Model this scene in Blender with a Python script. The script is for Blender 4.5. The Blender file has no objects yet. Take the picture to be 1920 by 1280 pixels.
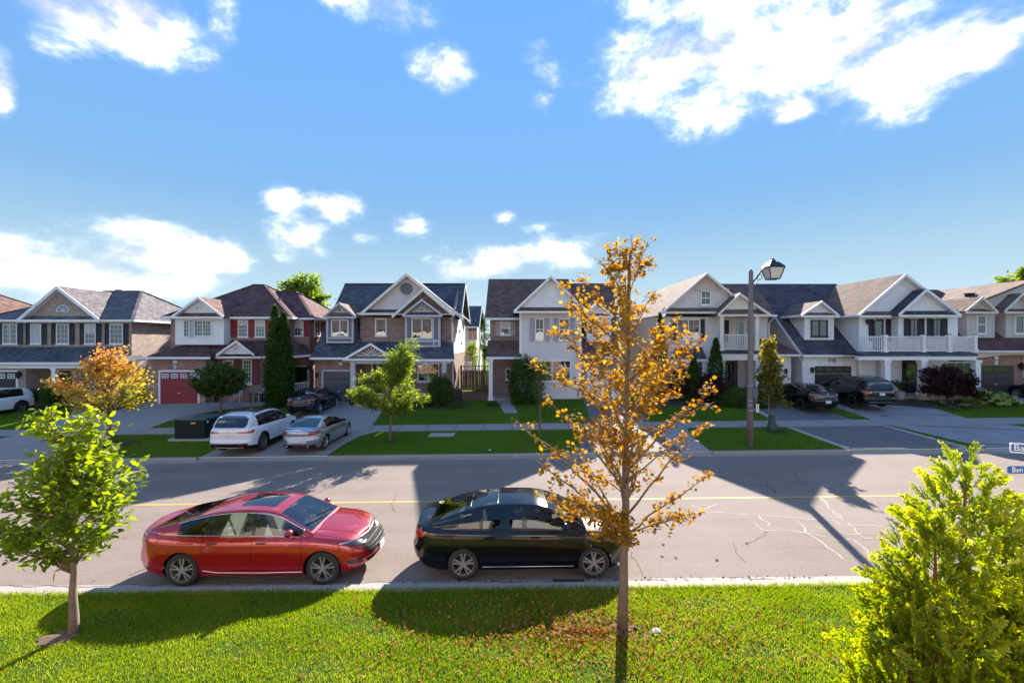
import bpy, bmesh, math, random
import numpy as np
from mathutils import Vector, Matrix
from mathutils.bvhtree import BVHTree
random.seed(7); np.random.seed(7)
R = math.radians
F = 853.33            # focal length in photo pixels (16 mm on 36 mm, 1920 wide)
CH = 4.86             # camera height over the road
SC = bpy.context.scene
COL = SC.collection

# ---------------------------------------------------------------- camera
cam_d = bpy.data.cameras.new('camera'); cam = bpy.data.objects.new('camera', cam_d); COL.objects.link(cam)
cam.location = (0, 0, CH); cam.rotation_euler = (R(90), 0, 0)
cam_d.lens = 16.0; cam_d.sensor_width = 36.0; cam_d.clip_start = 0.05; cam_d.clip_end = 3000
SC.camera = cam
SC.render.resolution_x = 1024; SC.render.resolution_y = 682
SC.view_settings.view_transform = 'Standard'; SC.view_settings.look = 'None'
SC.view_settings.gamma = 1.0; SC.view_settings.use_curve_mapping = False
SC.view_settings.exposure = 2.65
SC.render.engine = 'CYCLES'
SC.cycles.max_bounces = 6; SC.cycles.diffuse_bounces = 3; SC.cycles.glossy_bounces = 3
SC.cycles.transmission_bounces = 4; SC.cycles.transparent_max_bounces = 12
SC.cycles.caustics_reflective = False; SC.cycles.caustics_refractive = False
SC.cycles.sample_clamp_indirect = 4.0

# ---------------------------------------------------------------- sun
SUN_AZ, SUN_EL = R(15.6), R(26.0)      # azimuth from +Y towards +X
sd = bpy.data.lights.new('sun', 'SUN'); so = bpy.data.objects.new('sun', sd); COL.objects.link(so)
sd.energy = 3.0; sd.angle = R(0.53); sd.color = (1.0, 0.91, 0.80)
sv = Vector((math.sin(SUN_AZ)*math.cos(SUN_EL), math.cos(SUN_AZ)*math.cos(SUN_EL), math.sin(SUN_EL)))
so.rotation_euler = sv.to_track_quat('Z', 'Y').to_euler(); so.location = (20, 60, 40)

# ---------------------------------------------------------------- sky with clouds
world = bpy.data.worlds.new('World'); SC.world = world; world.use_nodes = True
wt = world.node_tree; wt.nodes.clear()
def wn(t, **k):
    n = wt.nodes.new(t)
    for a, v in k.items(): setattr(n, a, v)
    return n
def wmath(op, a, b=None, c=None, clamp=False):
    n = wn('ShaderNodeMath', operation=op); n.use_clamp = clamp
    for i, v in enumerate((a, b, c)):
        if v is None: continue
        if isinstance(v, (int, float)): n.inputs[i].default_value = v
        else: wt.links.new(v, n.inputs[i])
    return n.outputs[0]
def build_sky():
    sky = wn('ShaderNodeTexSky'); sky.sky_type = 'NISHITA'; sky.sun_disc = False
    sky.sun_elevation = SUN_EL; sky.sun_rotation = SUN_AZ
    sky.altitude = 200; sky.air_density = 1.25; sky.dust_density = 0.0; sky.ozone_density = 3.2
    tc = wn('ShaderNodeTexCoord')
    sep = wn('ShaderNodeSeparateXYZ'); wt.links.new(tc.outputs['Generated'], sep.inputs[0])
    x, y, z = sep.outputs
    az = wmath('ARCTAN2', x, y); el = wmath('ARCSINE', z)
    # blobs: azimuth, elevation (deg), half sizes (deg), weight
    def pd(px, py):
        dx, dz = (px-960)/F, (640-py)/F
        return math.degrees(math.atan2(dx, 1)), math.degrees(math.atan2(dz, math.hypot(1, dx)))
    blobs = []
    def B(px, py, rx, ry, w=1.0):
        a, e = pd(px, py); k = 57.3/F/(1+((px-960)/F)**2)
        k2 = 57.3/F/math.sqrt(1+((px-960)/F)**2+((640-py)/F)**2)
        blobs.append((a, e, rx*k, ry*k2, w*(1.22 if rx > 100 else 1.05)))
    B(1240,130,150,75); B(1300,200,85,75); B(1400,100,190,95); B(1560,60,190,95); B(1730,110,200,85); B(1860,60,120,90); B(1690,180,90,50)
    B(1450,-80,330,130); B(1490,205,45,22,.75)
    B(210,20,190,75); B(120,70,70,45,.8); B(330,20,60,45,.7); B(0,150,34,62)
    B(410,15,40,50,.75); B(720,12,105,38,.98); B(830,130,62,40,.62); B(1015,95,34,22,.6); B(1040,135,38,24,.66); B(1005,192,34,20,.6)
    B(70,510,200,60,1.0); B(300,480,190,62,1.05); B(200,520,230,42,1.0); B(400,500,90,45,.8)
    B(560,445,75,50,.95); B(535,400,48,55,.85); B(625,390,75,30,.85); B(685,448,30,14,.7); B(770,425,42,24,.7)
    B(945,410,30,13,.7); B(1000,425,50,14,.6); B(930,490,110,35,.92); B(1060,470,85,36,.78)
    # the same fair-weather clouds carry on round the rest of the sky
    rng = random.Random(5)
    for i in range(24):
        a = rng.uniform(65, 295); blobs.append((a if a < 180 else a-360, rng.uniform(10, 55), rng.uniform(6, 16), rng.uniform(2.5, 6), rng.uniform(.8, 1.05)))
    field = None
    for a, e, ra, re, w in blobs:
        dx = wmath('MULTIPLY', wmath('SUBTRACT', az, R(a)), 1/R(ra)); dy = wmath('MULTIPLY', wmath('SUBTRACT', el, R(e)), 1/R(re))
        d2 = wmath('ADD', wmath('MULTIPLY', dx, dx), wmath('MULTIPLY', dy, dy))
        g = wmath('MULTIPLY', wmath('SUBTRACT', 1.0, wmath('MULTIPLY', d2, 0.62)), w)
        field = g if field is None else wmath('SMOOTH_MAX', field, g, 0.25)
    mp = wn('ShaderNodeMapping'); wt.links.new(tc.outputs['Generated'], mp.inputs[0]); mp.inputs['Scale'].default_value = (1, 1, 1.7)
    n1 = wn('ShaderNodeTexNoise'); n1.inputs['Scale'].default_value = 8.5; n1.inputs['Detail'].default_value = 9; n1.inputs['Roughness'].default_value = .66
    n1.inputs['Distortion'].default_value = 0.15
    wt.links.new(mp.outputs[0], n1.inputs['Vector'])
    nz = wmath('MULTIPLY', wmath('SUBTRACT', n1.outputs[0], 0.5), 3.2)
    dens = wmath('ADD', field, nz)
    mr = wn('ShaderNodeMapRange', interpolation_type='SMOOTHSTEP'); wt.links.new(dens, mr.inputs[0])
    mr.inputs[1].default_value = -0.12; mr.inputs[2].default_value = 1.75; mr.inputs[3].default_value = 0; mr.inputs[4].default_value = 0.985
    # thin hazy veil
    n2 = wn('ShaderNodeTexNoise'); n2.inputs['Scale'].default_value = 2.2; n2.inputs['Detail'].default_value = 4
    wt.links.new(mp.outputs[0], n2.inputs['Vector'])
    # compress the huge range between the solar aureole and the far sky
    bw = wn('ShaderNodeRGBToBW'); wt.links.new(sky.outputs[0], bw.inputs[0])
    kf = wmath('DIVIDE', 1.0, wmath('ADD', 1.0, wmath('MULTIPLY', bw.outputs[0], SKY_K)))
    sc_ = wn('ShaderNodeVectorMath', operation='SCALE'); wt.links.new(sky.outputs[0], sc_.inputs[0]); wt.links.new(kf, sc_.inputs['Scale'])
    hs = wn('ShaderNodeHueSaturation'); hs.inputs['Saturation'].default_value = SKY_SAT; hs.inputs['Value'].default_value = SKY_VAL
    wt.links.new(sc_.outputs[0], hs.inputs['Color'])
    cool = wn('ShaderNodeMix', data_type='RGBA', blend_type='MULTIPLY'); cool.inputs[0].default_value = 1
    wt.links.new(hs.outputs[0], cool.inputs[6]); cool.inputs[7].default_value = SKY_TINT
    n2.inputs['Scale'].default_value = 6.0; n2.inputs['Detail'].default_value = 6
    cc = wn('ShaderNodeMapRange', interpolation_type='SMOOTHSTEP'); wt.links.new(n2.outputs[0], cc.inputs[0])
    cc.inputs[1].default_value = .36; cc.inputs[2].default_value = .58; cc.inputs[3].default_value = CLOUD*0.22; cc.inputs[4].default_value = CLOUD
    cl = wn('ShaderNodeCombineColor'); 
    wt.links.new(wmath('MULTIPLY', cc.outputs[0], 1.06), cl.inputs[0]); wt.links.new(wmath('MULTIPLY', cc.outputs[0], .97), cl.inputs[1]); wt.links.new(wmath('MULTIPLY', cc.outputs[0], .92), cl.inputs[2])
    hz = wn('ShaderNodeMapRange', interpolation_type='SMOOTHSTEP'); wt.links.new(el, hz.inputs[0])
    hz.inputs[1].default_value = -.02; hz.inputs[2].default_value = .30; hz.inputs[3].default_value = .85; hz.inputs[4].default_value = 0
    hm = wn('ShaderNodeMix', data_type='RGBA'); wt.links.new(hz.outputs[0], hm.inputs[0]); wt.links.new(cool.outputs[2], hm.inputs[6]); hm.inputs[7].default_value = (.67, .95, 1.20, 1)
    mix = wn('ShaderNodeMix', data_type='RGBA'); wt.links.new(wmath('POWER', mr.outputs[0], 2.4), mix.inputs[0])
    wt.links.new(hm.outputs[2], mix.inputs[6]); wt.links.new(cl.outputs[0], mix.inputs[7])
    bg = wn('ShaderNodeBackground'); bg.inputs[1].default_value = SKY_STR
    wt.links.new(mix.outputs[2], bg.inputs[0])
    out = wn('ShaderNodeOutputWorld'); wt.links.new(bg.outputs[0], out.inputs[0])
SKY_STR = 0.15; CLOUD = 5.8; SKY_TINT = (1.02, .93, .92, 1); SKY_K = 4.0; SKY_SAT = 1.19; SKY_VAL = 2.72
build_sky()
world.cycles.sampling_method = 'MANUAL'; world.cycles.sample_map_resolution = 512

# ---------------------------------------------------------------- mesh builder
ORG = {}
def X(px, Y): return (px-960.0)/F*Y
def Z(py, Y): return CH+(640.0-py)/F*Y
class MB:
    def __init__(s): s.v = []; s.f = []; s.m = []
    def add(s, vs, fs, mi=0):
        b = len(s.v); s.v += [tuple(v) for v in vs]
        for f in fs: s.f.append(tuple(b+i for i in f)); s.m.append(mi)
        return s
    def box(s, x0, x1, y0, y1, z0, z1, mi=0):
        if x0 > x1: x0, x1 = x1, x0
        if y0 > y1: y0, y1 = y1, y0
        if z0 > z1: z0, z1 = z1, z0
        return s.add([(x0,y0,z0),(x1,y0,z0),(x1,y1,z0),(x0,y1,z0),(x0,y0,z1),(x1,y0,z1),(x1,y1,z1),(x0,y1,z1)],
              [(0,3,2,1),(4,5,6,7),(0,1,5,4),(1,2,6,5),(2,3,7,6),(3,0,4,7)], mi)
    def slab(s, pts, t=0.12, mi=0):
        """polygon with thickness t straight down"""
        n = len(pts); vs = [tuple(p) for p in pts]+[(p[0],p[1],p[2]-t) for p in pts]
        a = Vector((0,0,0))
        P = [Vector(p) for p in pts]
        for i in range(n): a += P[i].cross(P[(i+1) % n])
        up = a.z > 0
        top = tuple(range(n)) if up else tuple(reversed(range(n)))
        fs = [top, tuple(i+n for i in reversed(top))]
        for i in range(n):
            j = (i+1) % n
            fs.append((i, i+n, j+n, j) if up else (j, j+n, i+n, i))
        return s.add(vs, fs, mi)
    def prism(s, pts, d, mi=0):
        """planar polygon extruded by vector d"""
        n = len(pts); d = Vector(d); vs = [tuple(p) for p in pts]+[tuple(Vector(p)+d) for p in pts]
        a = Vector((0,0,0)); P = [Vector(p) for p in pts]
        for i in range(n): a += P[i].cross(P[(i+1) % n])
        fwd = a.dot(d) > 0
        base = tuple(range(n)); base = tuple(reversed(base)) if fwd else base
        fs = [base, tuple(i+n for i in reversed(base))]
        for i in range(n):
            j = (i+1) % n
            fs.append((i, j, j+n, i+n) if fwd else (j, i, i+n, j+n))
        return s.add(vs, fs, mi)
    def bar(s, p, q, w, h, up=(0,0,1), mi=0):
        p, q = Vector(p), Vector(q); d = (q-p)
        if d.length < 1e-6: return s
        d.normalize(); u = Vector(up)
        if abs(d.dot(u)) > .99: u = Vector((1,0,0))
        r = d.cross(u).normalized(); u = r.cross(d)
        vs = []
        for c in (p, q):
            for a, b in ((-1,-1),(1,-1),(1,1),(-1,1)): vs.append(c+r*(a*w/2)+u*(b*h/2))
        return s.add(vs, [(0,1,2,3),(7,6,5,4),(0,4,5,1),(1,5,6,2),(2,6,7,3),(3,7,4,0)], mi)
    def tube(s, pts, rad, n=8, mi=0, cap=True):
        P = [Vector(p) for p in pts]; k = len(P)
        rr = rad if isinstance(rad, (list, tuple)) else [rad]*k
        b = len(s.v); ref = None
        for i in range(k):
            d = (P[min(i+1, k-1)]-P[max(i-1, 0)])
            if d.length < 1e-9: d = Vector((0,0,1))
            d.normalize()
            if ref is None: ref = d.orthogonal().normalized()
            ref = (ref-d*ref.dot(d))
            ref = ref.normalized() if ref.length > 1e-6 else d.orthogonal().normalized()
            c = d.cross(ref)
            for j in range(n):
                a = 2*math.pi*j/n; s.v.append(tuple(P[i]+(ref*math.cos(a)+c*math.sin(a))*rr[i]))
        for i in range(k-1):
            for j in range(n):
                s.f.append((b+i*n+j, b+i*n+(j+1) % n, b+(i+1)*n+(j+1) % n, b+(i+1)*n+j)); s.m.append(mi)
        if cap:
            s.f.append(tuple(b+j for j in reversed(range(n)))); s.m.append(mi)
            s.f.append(tuple(b+(k-1)*n+j for j in range(n))); s.m.append(mi)
        return s
    def lathe(s, prof, c=(0,0,0), axis='z', n=24, mi=0, a0=0, a1=2*math.pi):
        """prof: list of (radius, height along axis)"""
        b = len(s.v); c = Vector(c); full = abs(a1-a0-2*math.pi) < 1e-6; nn = n if full else n+1
        for r, h in prof:
            for j in range(nn):
                a = a0+(a1-a0)*j/n; u, w = r*math.cos(a), r*math.sin(a)
                p = (u, w, h) if axis == 'z' else ((u, h, w) if axis == 'y' else (h, u, w))
                s.v.append(tuple(c+Vector(p)))
        for i in range(len(prof)-1):
            for j in range(n):
                k = (j+1) % nn
                q = (b+i*nn+j, b+i*nn+k, b+(i+1)*nn+k, b+(i+1)*nn+j)
                s.f.append(q if axis != 'y' else tuple(reversed(q))); s.m.append(mi)
        return s
    def grid(s, P, mi=0, flip=False, closed=False):
        """P[i][j] points -> quads"""
        b = len(s.v); ni, nj = len(P), len(P[0])
        for row in P: s.v += [tuple(p) for p in row]
        for i in range(ni-1):
            for j in range(nj-1 if not closed else nj):
                k = (j+1) % nj
                q = (b+i*nj+j, b+i*nj+k, b+(i+1)*nj+k, b+(i+1)*nj+j)
                s.f.append(tuple(reversed(q)) if flip else q); s.m.append(mi)
        return s
    def mesh(s, name, mats, org=(0,0,0), smooth=False):
        me = bpy.data.meshes.new(name)
        ox, oy, oz = org
        me.from_pydata([(x-ox, y-oy, z-oz) for x, y, z in s.v], [], s.f)
        if not isinstance(mats, (list, tuple)): mats = [mats]
        for m in mats: me.materials.append(m)
        if len(mats) > 1: me.polygons.foreach_set('material_index', s.m)
        if smooth: me.polygons.foreach_set('use_smooth', [True]*len(s.f))
        me.update(); return me
    def build(s, name, mats, parent=None, smooth=False, local=False, org=None):
        if org is None: org = (0,0,0) if (local or parent is None) else ORG[parent.name]
        me = s.mesh(name, mats, org, smooth)
        o = link(name, me, parent)
        ORG[o.name] = org
        if parent is None: o.location = org
        return o
def link(name, data, parent=None, loc=None):
    o = bpy.data.objects.new(name, data); COL.objects.link(o)
    if parent is not None: o.parent = parent
    if loc is not None: o.location = loc
    return o
def thing(name, label, cat, loc=(0,0,0), rz=0, group=None):
    o = link(name, None); o.empty_display_size = .3
    o.location = loc; o.rotation_euler = (0,0,rz); ORG[o.name] = tuple(loc)
    o['label'] = label; o['category'] = cat
    if group: o['group'] = group
    return o
def tag(o, label, cat, group=None):
    o['label'] = label; o['category'] = cat
    if group: o['group'] = group
    return o
def struct(o, label=None):
    o['kind'] = 'structure'
    return o
def copy_tree(o, parent=None):
    c = o.copy(); COL.objects.link(c)
    if parent is not None: c.parent = parent
    for ch in list(o.children): copy_tree(ch, c)
    return c
def place(mesh, name, parent, loc):
    """an object sharing mesh data, world location loc under unrotated parent"""
    po = Vector(ORG[parent.name]) if parent is not None else Vector((0,0,0))
    o = link(name, mesh, parent, Vector(loc)-po)
    ORG[o.name] = tuple(loc)
    return o
def fast_mesh(name, V, Fc, mat, attr=None, smooth=False):
    V = np.asarray(V, dtype=np.float32); Fc = np.asarray(Fc, dtype=np.int32)
    me = bpy.data.meshes.new(name); n, k = Fc.shape
    me.vertices.add(len(V)); me.vertices.foreach_set('co', V.ravel())
    me.loops.add(n*k); me.loops.foreach_set('vertex_index', Fc.ravel())
    me.polygons.add(n); me.polygons.foreach_set('loop_start', np.arange(0, n*k, k, dtype=np.int32))
    try: me.polygons.foreach_set('loop_total', np.full(n, k, dtype=np.int32))
    except Exception: pass
    if attr is not None:
        a = me.attributes.new('rnd', 'FLOAT', 'POINT'); a.data.foreach_set('value', np.asarray(attr, dtype=np.float32))
    if smooth: me.polygons.foreach_set('use_smooth', np.ones(n, dtype=bool))
    me.materials.append(mat); me.update(calc_edges=True); return me
# ---------------------------------------------------------------- materials
def newmat(name):
    m = bpy.data.materials.new(name); m.use_nodes = True; t = m.node_tree
    return m, t, t.nodes['Principled BSDF'], t.nodes['Material Output']
def N(t, typ, **k):
    n = t.nodes.new(typ)
    for a, v in k.items(): setattr(n, a, v)
    return n
def L(t, a, b): t.links.new(a, b)
def c4(c): return (c[0], c[1], c[2], 1)
def mul(c, k): return tuple(min(1, x*k) for x in c[:3])
def simple(name, col, rough=.6, metal=0, var=.12, scale=6, bump=0, bscale=60, coat=0, spec=.5):
    m, t, b, o = newmat(name)
    b.inputs['Roughness'].default_value = rough; b.inputs['Metallic'].default_value = metal
    b.inputs['Coat Weight'].default_value = coat; b.inputs['Specular IOR Level'].default_value = spec
    tc = N(t, 'ShaderNodeTexCoord')
    if var:
        n = N(t, 'ShaderNodeTexNoise'); n.inputs['Scale'].default_value = scale; n.inputs['Detail'].default_value = 5
        L(t, tc.outputs['Object'], n.inputs['Vector'])
        r = N(t, 'ShaderNodeValToRGB'); r.color_ramp.elements[0].position = .3; r.color_ramp.elements[1].position = .7
        r.color_ramp.elements[0].color = c4(mul(col, 1-var)); r.color_ramp.elements[1].color = c4(mul(col, 1+var))
        L(t, n.outputs[0], r.inputs[0]); L(t, r.outputs[0], b.inputs['Base Color'])
    else: b.inputs['Base Color'].default_value = c4(col)
    if bump:
        n2 = N(t, 'ShaderNodeTexNoise'); n2.inputs['Scale'].default_value = bscale; n2.inputs['Detail'].default_value = 3
        L(t, tc.outputs['Object'], n2.inputs['Vector'])
        bp = N(t, 'ShaderNodeBump'); bp.inputs['Strength'].default_value = bump; bp.inputs['Distance'].default_value = .02
        L(t, n2.outputs[0], bp.inputs['Height']); L(t, bp.outputs[0], b.inputs['Normal'])
    return m
def bricklike(name, c1, c2, mortar, bw, rh, msize=.01, usew=True, bump=.4, bias=0, zscale=1.0, rough=.85, patch=.15):
    m, t, b, o = newmat(name)
    b.inputs['Roughness'].default_value = rough; b.inputs['Specular IOR Level'].default_value = .25
    tc = N(t, 'ShaderNodeTexCoord'); s = N(t, 'ShaderNodeSeparateXYZ'); L(t, tc.outputs['Object'], s.inputs[0])
    ad = N(t, 'ShaderNodeMath', operation='ADD'); L(t, s.outputs[0], ad.inputs[0]); L(t, s.outputs[1], ad.inputs[1])
    mz = N(t, 'ShaderNodeMath', operation='MULTIPLY'); L(t, s.outputs[2], mz.inputs[0]); mz.inputs[1].default_value = zscale
    cb = N(t, 'ShaderNodeCombineXYZ'); L(t, ad.outputs[0], cb.inputs[0]); L(t, mz.outputs[0], cb.inputs[1])
    br = N(t, 'ShaderNodeTexBrick'); L(t, cb.outputs[0], br.inputs['Vector'])
    br.inputs['Scale'].default_value = 1; br.inputs['Brick Width'].default_value = bw; br.inputs['Row Height'].default_value = rh
    br.inputs['Mortar Size'].default_value = msize; br.inputs['Bias'].default_value = bias
    br.inputs['Color1'].default_value = c4(c1); br.inputs['Color2'].default_value = c4(c2); br.inputs['Mortar'].default_value = c4(mortar)
    n = N(t, 'ShaderNodeTexNoise'); n.inputs['Scale'].default_value = 1.3; n.inputs['Detail'].default_value = 6; L(t, tc.outputs['Object'], n.inputs['Vector'])
    mr = N(t, 'ShaderNodeMapRange'); L(t, n.outputs[0], mr.inputs[0]); mr.inputs[1].default_value = .3; mr.inputs[2].default_value = .7
    mr.inputs[3].default_value = 1-patch; mr.inputs[4].default_value = 1+patch
    hs = N(t, 'ShaderNodeHueSaturation'); L(t, br.outputs[0], hs.inputs['Color']); L(t, mr.outputs[0], hs.inputs['Value'])
    L(t, hs.outputs[0], b.inputs['Base Color'])
    bp = N(t, 'ShaderNodeBump'); bp.inputs['Strength'].default_value = bump; bp.inputs['Distance'].default_value = .012; bp.invert = True
    L(t, br.outputs['Fac'], bp.inputs['Height']); L(t, bp.outputs[0], b.inputs['Normal'])
    return m
def brick(name, c1, c2, mortar=(.36,.33,.31)): return bricklike(name, c1, c2, mortar, .24, .085, .011)
def shingle(name, c1, c2, dark=None):
    return bricklike(name, c1, c2, dark or mul(c1, .45), .32, .27, .018, bump=.9, zscale=2.0, rough=.95, patch=.22)
def ground_mat(name, cols, scales=(0.6, 9, 120), rough=.9, bump=.3, bdist=.01, spec=.3, lanes=0):
    """three octaves of noise mixed over a two-colour base"""
    m, t, b, o = newmat(name); b.inputs['Roughness'].default_value = rough; b.inputs['Specular IOR Level'].default_value = spec
    tc = N(t, 'ShaderNodeTexCoord'); prev = None
    ramp = N(t, 'ShaderNodeValToRGB'); e = ramp.color_ramp.elements
    e[0].position = .28; e[0].color = c4(cols[0]); e[1].position = .72; e[1].color = c4(cols[-1])
    for i, c in enumerate(cols[1:-1]):
        x = e.new(.28+.44*(i+1)/(len(cols)-1)); x.color = c4(c)
    acc = None
    for sc, w in zip(scales, (.4, .3, .3)):
        n = N(t, 'ShaderNodeTexNoise'); n.inputs['Scale'].default_value = sc; n.inputs['Detail'].default_value = 4; n.inputs['Roughness'].default_value = .65
        L(t, tc.outputs['Object'], n.inputs['Vector'])
        k = N(t, 'ShaderNodeMath', operation='MULTIPLY'); L(t, n.outputs[0], k.inputs[0]); k.inputs[1].default_value = w
        if acc is None: acc = k.outputs[0]
        else:
            a = N(t, 'ShaderNodeMath', operation='ADD'); L(t, acc, a.inputs[0]); L(t, k.outputs[0], a.inputs[1]); acc = a.outputs[0]
        last = n
    if lanes:      # wear running along the carriageway, and blotchy stains
        mp = N(t, 'ShaderNodeMapping'); mp.inputs['Scale'].default_value = (.05, 1.1, 1); L(t, tc.outputs['Object'], mp.inputs[0])
        n = N(t, 'ShaderNodeTexNoise'); n.inputs['Scale'].default_value = 1; n.inputs['Detail'].default_value = 6; n.inputs['Roughness'].default_value = .7; L(t, mp.outputs[0], n.inputs['Vector'])
        k = N(t, 'ShaderNodeMath', operation='MULTIPLY_ADD'); L(t, n.outputs[0], k.inputs[0]); k.inputs[1].default_value = lanes; L(t, acc, k.inputs[2])
        k2 = N(t, 'ShaderNodeMath', operation='SUBTRACT'); L(t, k.outputs[0], k2.inputs[0]); k2.inputs[1].default_value = lanes*.5; acc = k2.outputs[0]
    L(t, acc, ramp.inputs[0]); L(t, ramp.outputs[0], b.inputs['Base Color'])
    bp = N(t, 'ShaderNodeBump'); bp.inputs['Strength'].default_value = bump; bp.inputs['Distance'].default_value = bdist
    L(t, last.outputs[0], bp.inputs['Height']); L(t, bp.outputs[0], b.inputs['Normal'])
    return m
def leafmat(name, cols, trans=.45, rough=.45, spec=.4, tcol=1.5):
    """per-leaf colour from the 'rnd' attribute, light passing through the blade"""
    m, t, b, o = newmat(name)
    at = N(t, 'ShaderNodeAttribute', attribute_name='rnd')
    ramp = N(t, 'ShaderNodeValToRGB'); e = ramp.color_ramp.elements
    e[0].position = 0; e[0].color = c4(cols[0]); e[1].position = 1; e[1].color = c4(cols[-1])
    for i, c in enumerate(cols[1:-1]):
        x = e.new((i+1)/(len(cols)-1)); x.color = c4(c)
    L(t, at.outputs['Fac'], ramp.inputs[0])
    L(t, ramp.outputs[0], b.inputs['Base Color']); b.inputs['Roughness'].default_value = rough; b.inputs['Specular IOR Level'].default_value = spec
    tr = N(t, 'ShaderNodeBsdfTranslucent')
    hs = N(t, 'ShaderNodeHueSaturation'); hs.inputs['Value'].default_value = tcol; hs.inputs['Saturation'].default_value = 1.1
    L(t, ramp.outputs[0], hs.inputs['Color']); L(t, hs.outputs[0], tr.inputs['Color'])
    mx = N(t, 'ShaderNodeMixShader'); mx.inputs[0].default_value = trans
    L(t, b.outputs[0], mx.inputs[1]); L(t, tr.outputs[0], mx.inputs[2]); L(t, mx.outputs[0], o.inputs[0])
    return m
def glassmat(name, dark=(.015,.02,.025), refl=.0, rough=.02, ior=1.7):
    m, t, b, o = newmat(name)
    b.inputs['Base Color'].default_value = c4(dark); b.inputs['Roughness'].default_value = rough
    b.inputs['IOR'].default_value = ior; b.inputs['Specular IOR Level'].default_value = .5
    tc = N(t, 'ShaderNodeTexCoord'); n = N(t, 'ShaderNodeTexNoise'); n.inputs['Scale'].default_value = 1.1
    L(t, tc.outputs['Object'], n.inputs['Vector'])
    bp = N(t, 'ShaderNodeBump'); bp.inputs['Strength'].default_value = .06; bp.inputs['Distance'].default_value = .1
    L(t, n.outputs[0], bp.inputs['Height']); L(t, bp.outputs[0], b.inputs['Normal'])
    return m
def seethrough(name, tint=(.5,.55,.55), ior=1.6):
    m, t, b, o = newmat(name)
    tr = N(t, 'ShaderNodeBsdfTransparent'); tr.inputs[0].default_value = c4(tint)
    gl = N(t, 'ShaderNodeBsdfGlossy'); gl.inputs['Roughness'].default_value = .015
    fr = N(t, 'ShaderNodeFresnel'); fr.inputs[0].default_value = ior
    mx = N(t, 'ShaderNodeMixShader'); L(t, fr.outputs[0], mx.inputs[0]); L(t, tr.outputs[0], mx.inputs[1]); L(t, gl.outputs[0], mx.inputs[2])
    L(t, mx.outputs[0], o.inputs[0]); return m
def carpaint(name, col, flake=0.0, metal=.0, rough=.28, coat=1.0):
    m, t, b, o = newmat(name)
    b.inputs['Base Color'].default_value = c4(col); b.inputs['Metallic'].default_value = metal; b.inputs['Roughness'].default_value = rough
    b.inputs['Coat Weight'].default_value = coat; b.inputs['Coat Roughness'].default_value = .025; b.inputs['Coat IOR'].default_value = 1.6
    return m

WHITE_TRIM = simple('white_trim', (.82,.80,.80), .5, var=.04)
CREAM_TRIM = simple('cream_trim', (.72,.66,.59), .55, var=.05)
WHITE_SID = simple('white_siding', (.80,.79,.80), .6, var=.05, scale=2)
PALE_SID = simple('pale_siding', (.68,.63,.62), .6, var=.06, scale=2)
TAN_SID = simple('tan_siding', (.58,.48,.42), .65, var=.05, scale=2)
BEIGE_SID = simple('beige_siding', (.58,.52,.49), .65, var=.05, scale=2)
GREY_TRIM = simple('grey_trim', (.47,.47,.53), .5, var=.05)
SLATE_PANEL = simple('slate_panel', (.14,.145,.18), .55, var=.08)
MAUVE_SHUT = simple('mauve_shutter', (.40,.35,.39), .6, var=.06)
BLACK_SHUT = simple('black_shutter', (.018,.016,.02), .5, var=.1)
RED_SHUT = simple('red_shutter', (.25,.02,.027), .5, var=.1)
RED_DOOR = simple('red_garage', (.27,.02,.03), .45, var=.06)
GREY_DOOR = simple('grey_garage', (.075,.08,.10), .5, var=.06)
DARK_DOOR = simple('dark_garage', (.028,.022,.026), .45, var=.1)
BROWN_DOOR = simple('brown_garage', (.065,.038,.04), .5, var=.1)
BLACK_PLAIN = simple('black_metal', (.012,.012,.014), .45, var=.1)
PALE_BRICK = brick('pale_brick', (.44,.335,.285), (.26,.185,.16), (.48,.43,.40))
RED_BRICK = brick('red_brick', (.40,.185,.15), (.22,.095,.082), (.48,.40,.36))
BROWN_BRICK = brick('brown_brick', (.33,.195,.155), (.165,.09,.075), (.40,.33,.295))
ORANGE_BRICK = brick('orange_brick', (.40,.19,.12), (.26,.12,.08), (.40,.31,.26))
SH_GREY = shingle('grey_shingles', (0.198,0.173,0.178), (0.106,0.095,0.104))
SH_SLATE = shingle('slate_shingles', (0.121,0.129,0.151), (0.062,0.067,0.084))
SH_BROWN = shingle('brown_shingles', (0.213,0.119,0.095), (0.120,0.068,0.057))
SH_TAN = shingle('tan_shingles', (0.239,0.156,0.120), (0.126,0.084,0.065))
SH_DARK = shingle('dark_shingles', (0.116,0.100,0.116), (0.059,0.052,0.064))
SH_MAROON = shingle('maroon_shingles', (0.169,0.084,0.078), (0.088,0.046,0.046))
PANE = glassmat('window_glass', ior=2.1)
PANE_PALE = glassmat('curtained_glass', (.34,.35,.38), ior=1.9)
ASPHALT = ground_mat('asphalt', [(.158,.124,.106),(.212,.174,.152),(.245,.205,.18)], (.35, 14, 38), .95, .7, .018, spec=.12, lanes=.45)
ASPHALT_DK = ground_mat('dark_asphalt', [(.125,.108,.108),(.175,.152,.152)], (.5, 14, 150), .9, .4, .01)
CONCRETE = ground_mat('concrete', [(0.261,0.215,0.195),(0.315,0.261,0.238),(0.351,0.294,0.265)], (.5, 8, 120), .88, .25, .006)
CONC_CURB = ground_mat('curb_concrete', [(0.230,0.201,0.180),(0.297,0.262,0.240),(0.340,0.303,0.276)], (.7, 9, 90), .88, .3, .008)
PAVERS = bricklike('driveway_pavers', (.33,.295,.295), (.25,.225,.225), (.17,.155,.155), .26, .14, .008, bump=.4)
GRASS_BASE = ground_mat('grass_soil', [(.035,.058,.010),(.060,.105,.014),(.09,.14,.018)], (.45, 5, 60), 1, .8, .05, spec=.05)
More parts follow.
